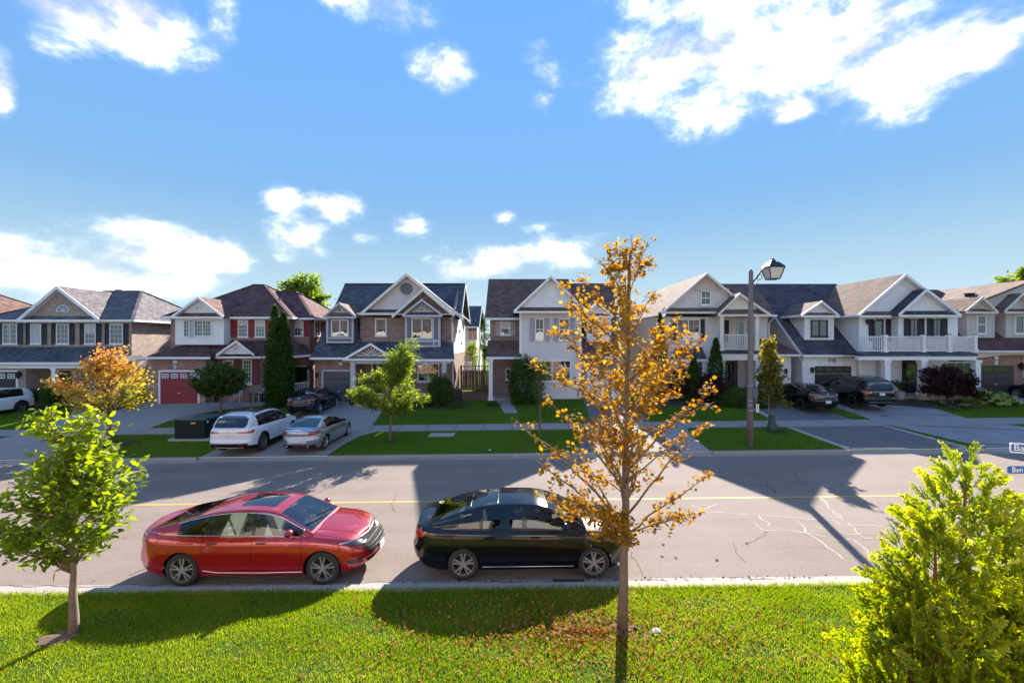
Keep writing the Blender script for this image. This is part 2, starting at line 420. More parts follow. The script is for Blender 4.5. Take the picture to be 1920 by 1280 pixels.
GRASS_FAR = ground_mat('lawn_turf', [(.055,.105,.012),(.08,.14,.016),(.11,.175,.02)], (.45, 5, 60), 1, .8, .05, spec=.05)
SOIL = ground_mat('mulch', [(.035,.022,.016),(.06,.04,.03),(.11,.08,.06)], (2, 18, 90), 1, .8, .03)
BARE = ground_mat('bare_soil', [(.12,.075,.05),(.2,.14,.10)], (2, 18, 90), 1, .8, .03)
BARK = ground_mat('bark', [(.11,.08,.062),(.20,.148,.118),(.29,.225,.185)], (3, 22, 80), .95, .8, .02)
BARK_RED = ground_mat('cedar_bark', [(.16,.06,.03),(.25,.11,.05)], (3, 22, 80), .95, .8, .02)
WOOD_FENCE = ground_mat('fence_wood', [(.15,.09,.06),(.22,.14,.10),(.28,.19,.14)], (1.5, 9, 60), .9, .3, .008)
STONE = ground_mat('pale_stone', [(.33,.30,.27),(.42,.39,.35)], (1.5, 9, 60), .9, .3, .008)
YELLOW_LINE = ground_mat('yellow_paint', [(.40,.24,.06),(.52,.32,.08)], (1.5, 20, 120), .8, .2, .005)
SEAL = simple('crack_seal', (.275,.232,.208), .8, var=.1)
CRACK = simple('crack', (.045,.04,.04), .9, var=.2)
# ---------------------------------------------------------------- ground
GR = 0.012                                    # the street climbs gently to the right
PROF = [(-80,.9),(0,.42),(5.5,.22),(8.6,.16),(8.62,0),(19.14,0),(19.15,.14),(23.4,.30),(25.0,.34),(31.0,.85),(60,.95),(900,.95)]
def G(x, y):
    for (a, za), (b, zb) in zip(PROF, PROF[1:]):
        if y <= b: return za+(zb-za)*max(0, (y-a))/(b-a)+GR*x
    return PROF[-1][1]+GR*x
def gp(px, py, dz=0):
    y = 15.0
    for _ in range(60):
        z = G((px-960)/F*y, y)+dz
        y = .5*y+.5*(CH-z)*F/max(1, py-640)
    return ((px-960)/F*y, y)
def sheet(name, xs, ys, mat, dz=0.0, parent=None, zf=None):
    m = MB(); zf = zf or (lambda x, y: G(x, y))
    P = [[(x, y, zf(x, y)+dz) for x in xs] for y in ys]
    m.grid(P); return m.build(name, mat, parent)
XS = [-500,-60,-40,-20,0,20,40,60,500]
struct(sheet('lawn', XS, [-80,0,5.5,7,8.6], GRASS_BASE))
struct(sheet('ground', XS, [19.16,23.4,25,31,45,60,900], GRASS_FAR))
def roadz(x, y): return GR*x
struct(sheet('road', XS, [9.28,14,18.82], ASPHALT, zf=roadz))
ROAD = bpy.data.objects['road']
# gutters and kerbs
def kerb_run(name, x0, x1, far, mat=None):
    pass
gut = MB()
gut.grid([[(x, y, GR*x+.003) for x in XS] for y in (8.95, 9.28)])
g1 = struct(gut.build('gutter', CONC_CURB))
gut = MB(); gut.grid([[(x, y, GR*x+.003) for x in XS] for y in (18.82, 19.02)])
g2 = struct(gut.build('gutter', CONC_CURB))
kerb = struct(link('kerb', None)); ORG[kerb.name] = (0,0,0)
def kerb_seg(x0, x1, ya, yb, h0, h1, name='kerb_stone'):
    """kerb stone with a rounded nose; ya is the road side"""
    m = MB(); s = 1 if yb > ya else -1
    prof = [(ya,-.05),(ya,h0*.55),(ya+s*.02,h0*.9),(ya+s*.05,h0),(yb,h1),(yb,-.05)]
    P = [[(x, y, z+GR*x) for y, z in prof] for x in (x0+.006, x1-.006)]
    m.grid(P, flip=(s < 0)); n = len(prof)
    b = len(m.v); m.v += P[0]; m.f.append(tuple(range(b, b+n))); m.m.append(0)
    b = len(m.v); m.v += P[1]; m.f.append(tuple(reversed(range(b, b+n)))); m.m.append(0)
    m.build(name, CONC_CURB, kerb)
x = -24.0
while x < 24: kerb_seg(x, x+3, 8.95, 8.60, .15, .165); x += 3
LAWN_RUNS = [(-17.9,-13.2),(-7.75,2.8),(8.4,14.2),(19.2,19.9)]
for a, b in LAWN_RUNS:
    n = max(1, round((b-a)/2.6))
    for i in range(n): kerb_seg(a+(b-a)*i/n, a+(b-a)*(i+1)/n, 19.02, 19.2, .145, .15)
for a, b in [(-30,-17.9),(-13.2,-7.75),(2.8,8.4),(14.2,19.2),(19.9,26.3),(26.3,34)]:      # dropped kerbs at the driveways
    n = max(1, round((b-a)/2.6))
    for i in range(n): kerb_seg(a+(b-a)*i/n, a+(b-a)*(i+1)/n, 19.02, 19.2, .03, .12)
# sidewalk slabs
side = struct(link('sidewalk', None)); ORG[side.name] = (0,0,0)
ms = MB(); w = 1.5
ms.grid([[(x, y, GR*x+(.30+(y-23.4)/1.6*.04)+.012-23.4*0) for x in (.016, w-.016)] for y in (23.4, 25.0)])
for sx in (.008, w-.008): pass
slab_mesh = ms.mesh('slab', CONCRETE, (0,0,0))
bsl = MB(); bsl.grid([[(x, y, GR*x+.302+(y-23.4)/1.6*.04) for x in (-60, 60)] for y in (23.39, 25.01)])
bsl.build('bedding', CRACK, side)
slab_vars = [slab_mesh]
i = 0; x = -36.0
while x < 38:
    link('slab', slab_mesh, side, (x, 0, GR*x)); x += w
# driveways (world polygons that follow the ground profile)
def lerp(a, b, t): return a+(b-a)*t
def drive(name, mat, left, right, y0, y1, dz=.012, n=8, parent=None):
    """left/right: list of (y, x) edges, interpolated"""
    def ev(e, y):
        if y <= e[0][0]: return e[0][1]
        for (a, xa), (b, xb) in zip(e, e[1:]):
            if y <= b: return xa+(xb-xa)*(y-a)/(b-a)
        return e[-1][1]
    ys = sorted(set([y0, y1]+[p[0] for p in PROF if y0 < p[0] < y1]+[a for a, _ in left+right if y0 < a < y1]))
    m = MB(); P = []
    for y in ys:
        a, b = ev(left, y), ev(right, y)
        P.append([(lerp(a, b, t/4), y, G(lerp(a, b, t/4), y)+dz) for t in range(5)])
    m.grid(P); return struct(m.build(name, mat, parent))
drive('driveway', CONCRETE, [(19.2,-27.2),(23.4,-25.6)], [(19.2,-17.9),(21.5,-19.6),(23.4,-20.6)], 19.2, 23.4)
drive('driveway', CONCRETE, [(25,-26.2),(28,-27.2),(31.5,-30.2),(33,-30.2)], [(25,-19.9),(26.5,-20.0),(28.3,-19.4),(29.4,-18.2),(30.2,-16.6),(33,-16.4)], 25, 33)
drive('driveway', CONCRETE, [(19.2,-13.15),(23.4,-13.2)], [(19.2,-7.8),(21,-7.75),(22.6,-7.5),(23.4,-6.9)], 19.2, 23.4)
drive('driveway', CONCRETE, [(25,-13.2),(32,-13.3)], [(25,-7.7),(27,-7.9),(28,-8.0),(29,-7.5),(29.8,-7.4),(32,-7.4)], 25, 32)
drive('driveway', ASPHALT_DK, [(19.2,2.85),(23.4,3.5)], [(19.2,7.2),(23.4,7.2)], 19.2, 23.4)
drive('footpath', CONCRETE, [(19.2,7.21),(23.4,7.21)], [(19.2,8.35),(22,8.6),(23.4,9.0)], 19.2, 23.4)
drive('driveway', ASPHALT_DK, [(25,4.4),(32,4.9)], [(25,7.6),(32,7.8)], 25, 32)
drive('footpath', CONCRETE, [(27.4,-.45),(31.5,-1.2)], [(27.4,.35),(31.5,-.2)], 27.4, 31.5)
drive('driveway', ASPHALT_DK, [(19.2,14.35),(23.4,14.3)], [(19.2,19.05),(23.4,19.0)], 19.2, 23.4)
drive('driveway', ASPHALT_DK, [(25,14.6),(32,15.3)], [(25,18.7),(32,19.0)], 25, 32)
drive('driveway', PAVERS, [(19.2,20.0),(23.4,19.55)], [(19.2,26.2),(22,26.0),(23.4,25.3)], 19.2, 23.4)
drive('driveway', PAVERS, [(25,19.75),(32,20.0)], [(25,25.0),(28.5,25.5),(32,26.0)], 25, 31.8)
drive('driveway', CONCRETE, [(25,31.6),(32,32.2)], [(25,36.4),(32,36.4)], 25, 32)
drive('side_yard_paving', bricklike('side_paving', (.22,.13,.10), (.17,.10,.08), (.1,.07,.06), .3, .15, .01), [(31.6,-4.1),(36.5,-4.1)], [(31.6,-1.55),(36.5,-1.55)], 31.6, 36.5)
# border stones along the asphalt drives
bm_ = MB(); bm_.box(-.13,.13,-.24,.24,-.05,.035); edge_mesh = bm_.mesh('border_stone', STONE)
edging = struct(link('drive_edging', None)); ORG[edging.name] = (0,0,0)
for (xa, ya, xb, yb) in [(14.2,19.3,14.15,23.3),(14.45,25.1,15.2,31.3),(19.15,19.3,19.1,23.3)]:
    n = int(abs(yb-ya)/.5)
    for i in range(n):
        t = (i+.5)/n; xx, yy = lerp(xa, xb, t), lerp(ya, yb, t)
        o = link('border_stone', edge_mesh, edging, (xx, yy, G(xx, yy))); o.rotation_euler = (random.uniform(-.03,.03), 0, random.uniform(-.05,.05))
# painted centre line
ln = MB(); ln.grid([[(xx, y, GR*xx+.004) for xx in (-400,-20,0,12.15)] for y in (13.86, 13.98)])
struct(ln.build('centre_line', YELLOW_LINE))
# cracks and pale sealed cracks on the asphalt
def rpt(px, py):
    y = 14
    for _ in range(40): y = .4*y+.6*(CH-GR*(px-960)/F*y)*F/(py-640)
    return Vector(((px-960)/F*y, y, 0))
def ribbon(pxs, w, mat, name, dz, jit=.02, seed=1):
    rg = random.Random(seed); pts = [rpt(*p) for p in pxs]; fine = []
    for a, b in zip(pts, pts[1:]):
        n = max(2, int((b-a).length/.16))
        for i in range(n):
            p = a.lerp(b, i/n); p += Vector((rg.gauss(0, jit), rg.gauss(0, jit), 0)); fine.append(p)
    fine.append(pts[-1]); P = []
    for i, p in enumerate(fine):
        d = fine[min(i+1, len(fine)-1)]-fine[max(i-1, 0)]; n = Vector((-d.y, d.x, 0)).normalized()
        ww = w*rg.uniform(.55, 1.2)*(.35 if i in (0, len(fine)-1) else 1)
        P.append([(q.x, q.y, GR*q.x+dz) for q in (p-n*ww/2, p+n*ww/2)])
    m = MB(); m.grid(P); m.build(name, mat, ROAD)
seals = [[(1285,962),(1340,960),(1420,965),(1450,990),(1475,993)],[(1345,944),(1315,957)],[(1290,946),(1320,955)],
 [(1416,980),(1432,994),(1475,994),(1530,1000),(1560,1008)],[(1495,975),(1512,998),(1545,1020),(1590,1052)],
 [(1528,926),(1550,945),(1565,962),(1600,990),(1625,1010)],[(1430,965),(1500,972),(1560,975),(1600,985),(1690,986)],
 [(1520,985),(1590,1002),(1660,1000),(1720,1000)],[(1555,1015),(1600,1010),(1640,1045)],[(1560,972),(1575,985),(1600,988)],
 [(1540,970),(1580,968),(1560,955)],[(1590,1002),(1620,1010),(1655,1008)],[(1180,985),(1192,1005),(1183,1030)],[(1600,975),(1660,983),(1700,985)]]
for k, s_ in enumerate(seals): ribbon(s_, .036, SEAL, 'sealed_crack', .005, .03, k)
cracks = [[(1183,1030),(1205,1080)],[(1372,870),(1395,882),(1440,905),(1455,925)],[(1345,890),(1380,905),(1440,912),(1460,925)],[(1485,880),(1495,895),(1520,915),(1528,925)],
 [(1680,890),(1740,910),(1765,925)],[(1372,1015),(1380,1035),(1400,1055)],[(1440,995),(1420,1010),(1400,1020)],[(380,1018),(330,1040),(240,1080)],[(660,870),(640,882),(610,895)],
 [(760,1090),(900,1088),(1000,1092),(1200,1086),(1330,1090),(1450,1096),(1560,1102),(1700,1108)],[(0,1098),(150,1100),(300,1096),(560,1092),(760,1090)],
 [(180,865),(420,867),(640,864),(900,862),(1100,859),(1400,855),(1640,852)],[(1640,852),(1760,850),(1890,847)],[(280,1085),(420,1082),(560,1078),(700,1068)],[(1640,1090),(1610,1096),(1590,1104)],[(745,925),(735,945),(742,960)],[(1360,1083),(1440,1085),(1530,1090)]]
for k, s_ in enumerate(cracks): ribbon(s_, .019, CRACK, 'crack', .006, .025, 50+k)
# mulch and bare earth round the trunks, planting bed, cover slab
def disc(name, cx, cy, rx, ry, mat, dz=.015, seed=0, parent=None):
    rg = random.Random(seed); m = MB(); n = 22; ring = []
    for i in range(n):
        a = 2*math.pi*i/n; k = rg.uniform(.78, 1.12)
        xx, yy = cx+rx*k*math.cos(a), cy+ry*k*math.sin(a); ring.append((xx, yy, G(xx, yy)+dz))
    m.add([(cx, cy, G(cx, cy)+dz+(.03 if dz < .0164 else .002))]+ring, [(0, 1+i, 1+(i+1) % n) for i in range(n)])
    return struct(m.build(name, mat))
disc('bare_soil', -7.3, 7.3, .30, .20, BARE, seed=1); disc('bare_soil', 1.8, 7.38, .22, .2, BARE, seed=2)
disc('mulch_ring', -18.9, 21.6, 1.2, .7, SOIL, seed=3); disc('mulch_ring', -5.75, 21.4, .35, .3, SOIL, seed=4)
disc('mulch_ring', 13.0, 22.4, .6, .5, SOIL, seed=5); disc('mulch_bed', 26.9, 28.6, 3.4, 1.5, SOIL, seed=6)
disc('mulch_bed', -5.0, 29.6, 2.6, 1.1, SOIL, seed=7); disc('mulch_ring', -18.3, 28.4, .7, .5, SOIL, seed=8)
disc('mulch_bed', 10.9, 29.4, 3.2, 1.3, SOIL, seed=9)
# control joints and oil stains on the concrete drives
def joint(p, q, w=.018, name='joint', mat=None):
    (xa, ya), (xb, yb) = p, q; d = Vector((xb-xa, yb-ya, 0)); n = Vector((-d.y, d.x, 0)).normalized()*w/2; P = []
    k = max(2, int(d.length/.5))
    for i in range(k+1):
        x, y = lerp(xa,xb,i/k), lerp(ya,yb,i/k); P.append([(x-n.x,y-n.y,G(x,y)+.017),(x+n.x,y+n.y,G(x,y)+.017)])
    m = MB(); m.grid(P); m.build(name, mat or CRACK, bpy.data.objects['driveway'])
for p, q in (((-13.1,21.3),(-7.9,21.3)),((-10.5,19.3),(-10.4,23.3)),((-13.1,27.2),(-8.1,27.2)),((-13.1,29.6),(-8.0,29.6)),((-10.6,25.1),(-10.7,31.4)),((-26.0,21.2),(-19.5,21.2)),((-22.4,19.4),(-22.8,23.3)),((-27.2,28.0),(-19.6,28.0)),((-23.4,25.1),(-24.2,31.3)),((-29.0,30.0),(-17.6,30.0))): joint(p, q)
OIL = ground_mat('oil_stain', [(.06,.05,.045),(.13,.11,.10)], (2, 9, 60), .6, .1, .005)
for (cx, cy, r, sd_) in ((-10.2,24.2,.2,1),(-12.3,30.6,.22,2),(16.6,23.0,.3,3),(17.4,21.5,.25,4),(21.0,25.6,.25,5)):
    if not 23.3 < cy < 25.1: disc('oil_stain', cx, cy, r, r*.7, OIL, .0165, 60+sd_)
# ---------------------------------------------------------------- house kit
def lap_wall(H, name, x0, x1, y, z0, z1, mat, face='-y', e=.125, top=None, bot=None):
    """lapped siding on a wall plane; x runs along the wall; top/bot(x)->z clip (linear sides handled row by row with span())"""
    m = MB(); z = z0; k = .034
    def P(u, off, zz):
        if face == '-y': return (u, y-off, zz)
        if face == '+x': return (y+off, u, zz)
        if face == '-x': return (y-off, u, zz)
    fl = face == '-x'
    while z < z1-1e-4:
        zt = min(z+e, z1)
        a0, a1 = (x0, x1) if top is None else top(z); b0, b1 = (x0, x1) if top is None else top(zt)
        if a1-a0 > .02:
            if b1 < b0: b0 = b1 = (b0+b1)/2
            q = [P(a0,k,z),P(a1,k,z),P(b1,.003,zt),P(b0,.003,zt),P(a0,0,z),P(a1,0,z)]
            m.add(q, [(3,2,1,0),(1,5,4,0)] if fl else [(0,1,2,3),(4,5,1,0)])
        z = zt
    o = m.build(name, mat, H); return o
def wall(H, x0, x1, y0, y1, z0, z1, mat, name='wall'):
    return MB().box(x0, x1, y0, y1, z0, z1).build(name, mat, H)
WCACHE = {}
def window(H, xc, zc, w, h, y, nx=2, nz=3, split=False, frame=None, pane=None, face='-y', sill=True, fw=.07, thin=.022, blind=0):
    """framed window, with pane as a sub-part; (xc,zc) centre; y = wall plane"""
    frame = frame or WHITE_TRIM; pane = pane or PANE
    key = (round(w,2), round(h,2), nx, nz, split, frame.name, pane.name, sill, fw, blind)
    if key not in WCACHE:
        m = MB(); a, b = w/2, h/2
        m.box(-a,-a+fw,-.05,.03,-b,b).box(a-fw,a,-.05,.03,-b,b).box(-a+fw,a-fw,-.05,.03,b-fw,b).box(-a+fw,a-fw,-.05,.03,-b,-b+fw)
        if sill: m.box(-a-.05,a+.05,-.09,.03,-b-.06,-b-.001)
        if split == 'v': m.box(-.035,.035,-.045,.02,-b+fw,b-fw)
        if split == 'h': m.box(-a+fw,a-fw,-.045,.02,-.03,.03)
        for i in range(1, nx):
            xx = -a+fw+(w-2*fw)*i/nx
            if not (split == 'v' and abs(xx) < .04): m.box(xx-thin/2, xx+thin/2, -.03, .012, -b+fw+.001, b-fw-.001)
        for i in range(1, nz):
            zz = -b+fw+(h-2*fw)*i/nz
            if not (split == 'h' and abs(zz) < .04): m.box(-a+fw+.001, a-fw-.001, -.028, .01, zz-thin/2, zz+thin/2)
        mp = MB().box(-a+fw*.5, a-fw*.5, -.012, .0, -b+fw*.5, b-fw*.5)
        for q in (m, mp): q.v = [(a_, b_-.032, c_) for a_, b_, c_ in q.v]
        WCACHE[key] = (m.mesh('window', frame), mp.mesh('pane', pane))
        if blind: WCACHE[key] += (MB().box(-a+fw+.01, a-fw-.01, -.0505, -.0445, b-fw-(h-2*fw)*blind, b-fw-.01).mesh('blind', simple('blind', (.55,.55,.56), .7)),)
    ms = WCACHE[key]
    loc = (xc, y, zc) if face == '-y' else (y, xc, zc)
    o = place(ms[0], 'window', H, loc)
    if face == '+x': o.rotation_euler = (0,0,R(90))
    if face == '-x': o.rotation_euler = (0,0,R(-90))
    link('pane', ms[1], o)
    if blind: link('blind', ms[2], o)
    return o
SCACHE = {}
def shutter(H, xc, zc, w, h, y, mat):
    key = (round(w,2), round(h,2), mat.name)
    if key not in SCACHE:
        m = MB(); a, b = w/2, h/2; f = .05
        m.box(-a,-a+f,-.045,0,-b,b).box(a-f,a,-.045,0,-b,b)
        for z0_, z1_ in ((-b,-b+f*1.4),(b-f*1.4,b),(-.03,.03)): m.box(-a+f,a-f,-.044,0,z0_,z1_)
        n = max(4, int(h/.11)); zz = -b+f
        for i in range(n):
            za = -b+.07+(h-.14)*i/n; m.add([(-a+f,-.04,za),(a-f,-.04,za),(a-f,-.012,za+(h-.14)/n),(-a+f,-.012,za+(h-.14)/n)], [(0,1,2,3)])
        m.v = [(a_, b_-.03, c_) for a_, b_, c_ in m.v]; SCACHE[key] = m.mesh('shutter', mat)
    return place(SCACHE[key], 'shutter', H, (xc, y, zc))
def garage_door(H, x0, x1, z0, z1, y, mat, rows=4, cols=4, lights=None, light_frame=None, frame=None, panels=False):
    d = MB().box(x0, x1, y+.02, y+.06, z0, z1).build('garage_door', mat, H)
    h = (z1-z0)/rows
    for r in range(rows):
        m = MB(); za, zb = z0+h*r+.012, z0+h*(r+1)-.012
        m.box(x0+.01, x1-.01, y-.012, y+.02, za, zb)
        if panels:
            for c in range(cols):
                w = (x1-x0)/cols; m.box(x0+w*c+.08, x0+w*(c+1)-.08, y-.028, y-.012, za+.09, zb-.09)
        m.build('panel', mat, d)
    if lights:
        w = (x1-x0)/lights; hh = h*.56; zc = z1-h*.5
        for c in range(lights):
            xc = x0+w*(c+.5); a = w*.36
            m = MB(); fm = light_frame or WHITE_TRIM
            m.box(xc-a,xc+a,y-.04,y-.013,zc+hh/2-.05,zc+hh/2).box(xc-a,xc+a,y-.04,y-.013,zc-hh/2,zc-hh/2+.05)
            m.box(xc-a,xc-a+.05,y-.04,y-.013,zc-hh/2+.05,zc+hh/2-.05).box(xc+a-.05,xc+a,y-.04,y-.013,zc-hh/2+.05,zc+hh/2-.05)
            m.box(xc-.02,xc+.02,y-.038,y-.013,zc-hh/2+.05,zc+hh/2-.05).box(xc-a+.05,xc+a-.05,y-.036,y-.013,zc-.018,zc+.018)
            m.build('light_frame', fm, d)
            MB().box(xc-a+.03,xc+a-.03,y-.024,y-.0125,zc-hh/2+.03,zc+hh/2-.03).build('light_pane', PANE, d)
    if frame:
        m = MB(); m.box(x0-.12,x0-.002,y-.05,y+.05,z0,z1+.12).box(x1+.002,x1+.12,y-.05,y+.05,z0,z1+.12).box(x0-.002,x1+.002,y-.05,y+.05,z1+.002,z1+.12)
        m.build('door_trim', frame, H)
    MB().box((x0+x1)/2-.06,(x0+x1)/2+.06,y-.05,y-.013,z0+h*1.3,z0+h*1.3+.05).build('handle', WHITE_TRIM, d)
    return d
def gutter(H, x0, x1, y, z, mat=None, h=.14, d=.12, name='gutter', axis='x'):
    m = MB()
    if axis == 'x': m.box(x0, x1, y-d, y, z-h, z)
    else: m.box(y-d/2, y+d/2, x0, x1, z-h, z)
    return m.build(name, mat or WHITE_TRIM, H)
def rake(m, p, q, w=.2, t=.05, mi=0):
    """bargeboard along a sloping roof edge p->q (edge top line), front face towards -y"""
    p, q = Vector(p), Vector(q)
    pts = [p, q, q-Vector((0,0,w)), p-Vector((0,0,w))]
    m.prism(pts, (0,-t,0), mi)
def front_gable(H, xl, xr, yf, ze, xc, zp, yb, wmat, rmat, trim=None, pent=True, lap=True, zel=None, zer=None, ov=.38, t=.13, soffit=None, fan=None, bw=.2, wl=None, wr=None, pent_h=.3):
    """gable roof facing the street: eave ends (xl, xr) at heights zel, zer, peak (xc, zp); ridge runs back to yb.
    yf is the front roof edge; the gable wall stands ov behind it"""
    trim = trim or WHITE_TRIM; zel = ze if zel is None else zel; zer = ze if zer is None else zer
    m = MB()
    m.slab([(xl,yf,zel),(xc,yf,zp),(xc,yb,zp),(xl,yb,zel)], t)
    m.slab([(xc,yf,zp),(xr,yf,zer),(xr,yb,zer),(xc,yb,zp)], t)
    rf = m.build('roof', rmat, H)
    b = MB(); rake(b, (xl,yf-.002,zel+.01), (xc,yf-.002,zp+.01), bw); rake(b, (xc,yf-.002,zp+.01), (xr,yf-.002,zer+.01), bw)
    b.build('bargeboard', trim, H)
    yw = yf+ov
    sl, sr = (zp-zel)/(xc-xl), (zp-zer)/(xr-xc)
    zb = max(zel, zer)
    top = lambda z: (xc-(zp-t-z)/sl, xc+(zp-t-z)/sr)
    m2 = MB(); a, c = top(zb); m2.prism([(a,yw,zb),(c,yw,zb),(xc,yw,zp-t)], (0,.1,0)); m2.build('gable_wall', wmat, H)
    z0 = zb+(pent_h if pent else .0)
    if lap: lap_wall(H, 'siding', 0, 0, yw-.001, z0-.05, zp-t-.03, wmat, top=top, e=.14)
    # soffit boards under the overhang
    s = MB(); k = .01
    s.slab([(xl+.02,yf+.01,zel-t-k),(xc,yf+.01,zp-t-k),(xc,yw,zp-t-k),(xl+.02,yw,zel-t-k)], .02)
    s.slab([(xc,yf+.01,zp-t-k),(xr-.02,yf+.01,zer-t-k),(xr-.02,yw,zer-t-k),(xc,yw,zp-t-k)], .02)
    s.build('soffit', soffit or trim, H)
    if pent:
        p = MB(); i = .22
        p.slab([(xl+i,yf+.02,zb-.06),(xr-i,yf+.02,zb-.06),(xr-i-.35,yw,zb+pent_h-.02),(xl+i+.35,yw,zb+pent_h-.02)], .06); p.build('pent_roof', rmat, H)
        gutter(H, xl, xr, yf+.02, zb-.05, trim, .13)
    return rf
def fan(H, xc, z0, w, h, y, mat, n=7):
    """sunburst of slats in a pediment"""
    m = MB(); m.box(xc-w/2, xc+w/2, y-.05, y, z0, z0+.06)
    for i in range(n):
        a = math.pi*(i+.5)/n; ca, sa = math.cos(a), math.sin(a)
        L_ = min((w/2)/max(abs(ca),.01), h/(sa+h/(w/2)*abs(ca)))*.96
        L_ = h*(w/2)/((w/2)*sa+h*abs(ca))*.93
        m.bar((xc+ca*.12, y-.025, z0+.06+sa*.12), (xc+ca*L_, y-.025, z0+.06+sa*L_), .05, .05, up=(0,1,0))
    r = .16
    for i in range(8):
        a, b = math.pi*i/8, math.pi*(i+1)/8
        m.bar((xc+r*math.cos(a), y-.025, z0+.06+r*math.sin(a)), (xc+r*math.cos(b), y-.025, z0+.06+r*math.sin(b)), .05, .05, up=(0,1,0))
    return m.build('sunburst', mat, H)
def hip(H, x0, x1, y0, y1, ze, zr, ra, rb, ry, mat, t=.13):
    m = MB()
    m.slab([(x0,y0,ze),(x1,y0,ze),(rb,ry,zr),(ra,ry,zr)], t); m.slab([(x1,y1,ze),(x0,y1,ze),(ra,ry,zr),(rb,ry,zr)], t)
    m.slab([(x1,y0,ze),(x1,y1,ze),(rb,ry,zr)], t); m.slab([(x0,y1,ze),(x0,y0,ze),(ra,ry,zr)], t)
    m.bar((ra,ry,zr+.02),(rb,ry,zr+.02),.25,.05)
    for p, q in (((x0,y0,ze),(ra,ry,zr)),((x1,y0,ze),(rb,ry,zr)),((x0,y1,ze),(ra,ry,zr)),((x1,y1,ze),(rb,ry,zr))): m.bar(Vector(p)+Vector((0,0,.015)),Vector(q)+Vector((0,0,.015)),.22,.05)
    return m.build('roof', mat, H)
def column(H, x, y, z0, z1, w, mat, base=True):
    m = MB(); m.box(x-w/2,x+w/2,y-w/2,y+w/2,z0,z1)
    if base:
        m.box(x-w*.68,x+w*.68,y-w*.68,y+w*.68,z0-.001,z0+.22); m.box(x-w*.64,x+w*.64,y-w*.64,y+w*.64,z1-.16,z1+.001)
    return m.build('column', mat, H)
BALC = {}
def railing(H, p, q, z0, h, mat, gap=.115, bal=.04, name='railing', post_every=None):
    """rails + individual balusters (children of the railing)"""
    p, q = Vector((p[0],p[1],0)), Vector((q[0],q[1],0)); m = MB()
    up = Vector((0,0,1))
    m.bar(p+up*(z0+h), q+up*(z0+h), .09, .06); m.bar(p+up*(z0+.09), q+up*(z0+.09), .06, .05)
    r = m.build(name, mat, H)
    hh = h-.14; key = (round(hh,2), bal, mat.name)
    if key not in BALC: BALC[key] = MB().box(-bal/2,bal/2,-bal/2,bal/2,0,hh).mesh('baluster', mat)
    n = int((q-p).length/gap)
    for i in range(1, n):
        c = p.lerp(q, i/n); place(BALC[key], 'baluster', r, (c.x, c.y, z0+.112))
    return r
def sconce(H, x, y, z, s=1):
    m = MB(); m.box(x-.05*s,x+.05*s,y-.02,y,z-.08*s,z+.1*s).box(x-.015,x+.015,y-.12*s,y-.02,z+.1*s,z+.13*s)
    m.lathe([(.02*s,.16*s),(.1*s,.07*s),(.09*s,.05*s),(.06*s,-.15*s),(.02*s,-.18*s)], (x,y-.12*s,z), n=8)
    return m.build('wall_lamp', BLACK_PLAIN, H)
def oval(H, x, y, z, rx, rz, text=None):
    m = MB(); n = 20
    m.prism([(x+rx*1.18*math.cos(2*math.pi*i/n), y, z+rz*1.22*math.sin(2*math.pi*i/n)) for i in range(n)], (0,-.03,0), 0)
    o = m.build('number_plaque', BLACK_PLAIN, H)
    m = MB(); m.prism([(x+rx*math.cos(2*math.pi*i/n), y-.031, z+rz*math.sin(2*math.pi*i/n)) for i in range(n)], (0,-.012,0), 0)
    m.build('plaque_face', WHITE_TRIM, o); return o
def lettering(parent, txt, loc, size, mat, name='lettering', rot=(R(90),0,0), depth=.006, align='CENTER'):
    cu = bpy.data.curves.new(name, 'FONT'); cu.body = txt; cu.size = size; cu.extrude = depth; cu.align_x = align; cu.align_y = 'CENTER'
    tmp = bpy.data.objects.new(name, cu); COL.objects.link(tmp)
    dg = bpy.context.evaluated_depsgraph_get(); me = bpy.data.meshes.new_from_object(tmp.evaluated_get(dg))
    bpy.data.objects.remove(tmp); me.materials.clear(); me.materials.append(mat); me.name = name
    po = Vector(ORG[parent.name]); o = link(name, me, parent, Vector(loc)-po); o.rotation_euler = rot; ORG[o.name] = tuple(loc); return o
def downspout(H, pts, mat=None, r=.045):
    return MB().tube(pts, r, 6).build('downspout', mat or WHITE_TRIM, H)
def roof_vent(H, x, y, z, mat=None):
    m = MB(); m.box(x-.2,x+.2,y-.2,y+.2,z-.05,z+.16); m.box(x-.26,x+.26,y-.26,y+.26,z+.161,z+.2); return m.build('roof_vent', mat or BLACK_PLAIN, H)
def entry_door(H, xc, z0, w, h, y, mat, glass=True, frame=None):
    d = MB().box(xc-w/2, xc+w/2, y-.02, y+.03, z0, z0+h).build('front_door', mat, H)
    f = MB(); fr = frame or WHITE_TRIM
    f.box(xc-w/2-.1,xc-w/2-.002,y-.06,y+.03,z0,z0+h+.1).box(xc+w/2+.002,xc+w/2+.1,y-.06,y+.03,z0,z0+h+.1).box(xc-w/2-.002,xc+w/2+.002,y-.06,y+.03,z0+h+.002,z0+h+.1)
    f.build('door_frame', fr, H)
    if glass:
        MB().box(xc-w*.32,xc+w*.32,y-.035,y-.021,z0+h*.32,z0+h*.9).build('door_pane', PANE, d)
    MB().box(xc+w*.38,xc+w*.44,y-.08,y-.021,z0+h*.42,z0+h*.5).build('handle', simple('brass', (.5,.4,.2), .3, 1, var=0) if 'brass' not in bpy.data.materials else bpy.data.materials['brass'], d)
    return d
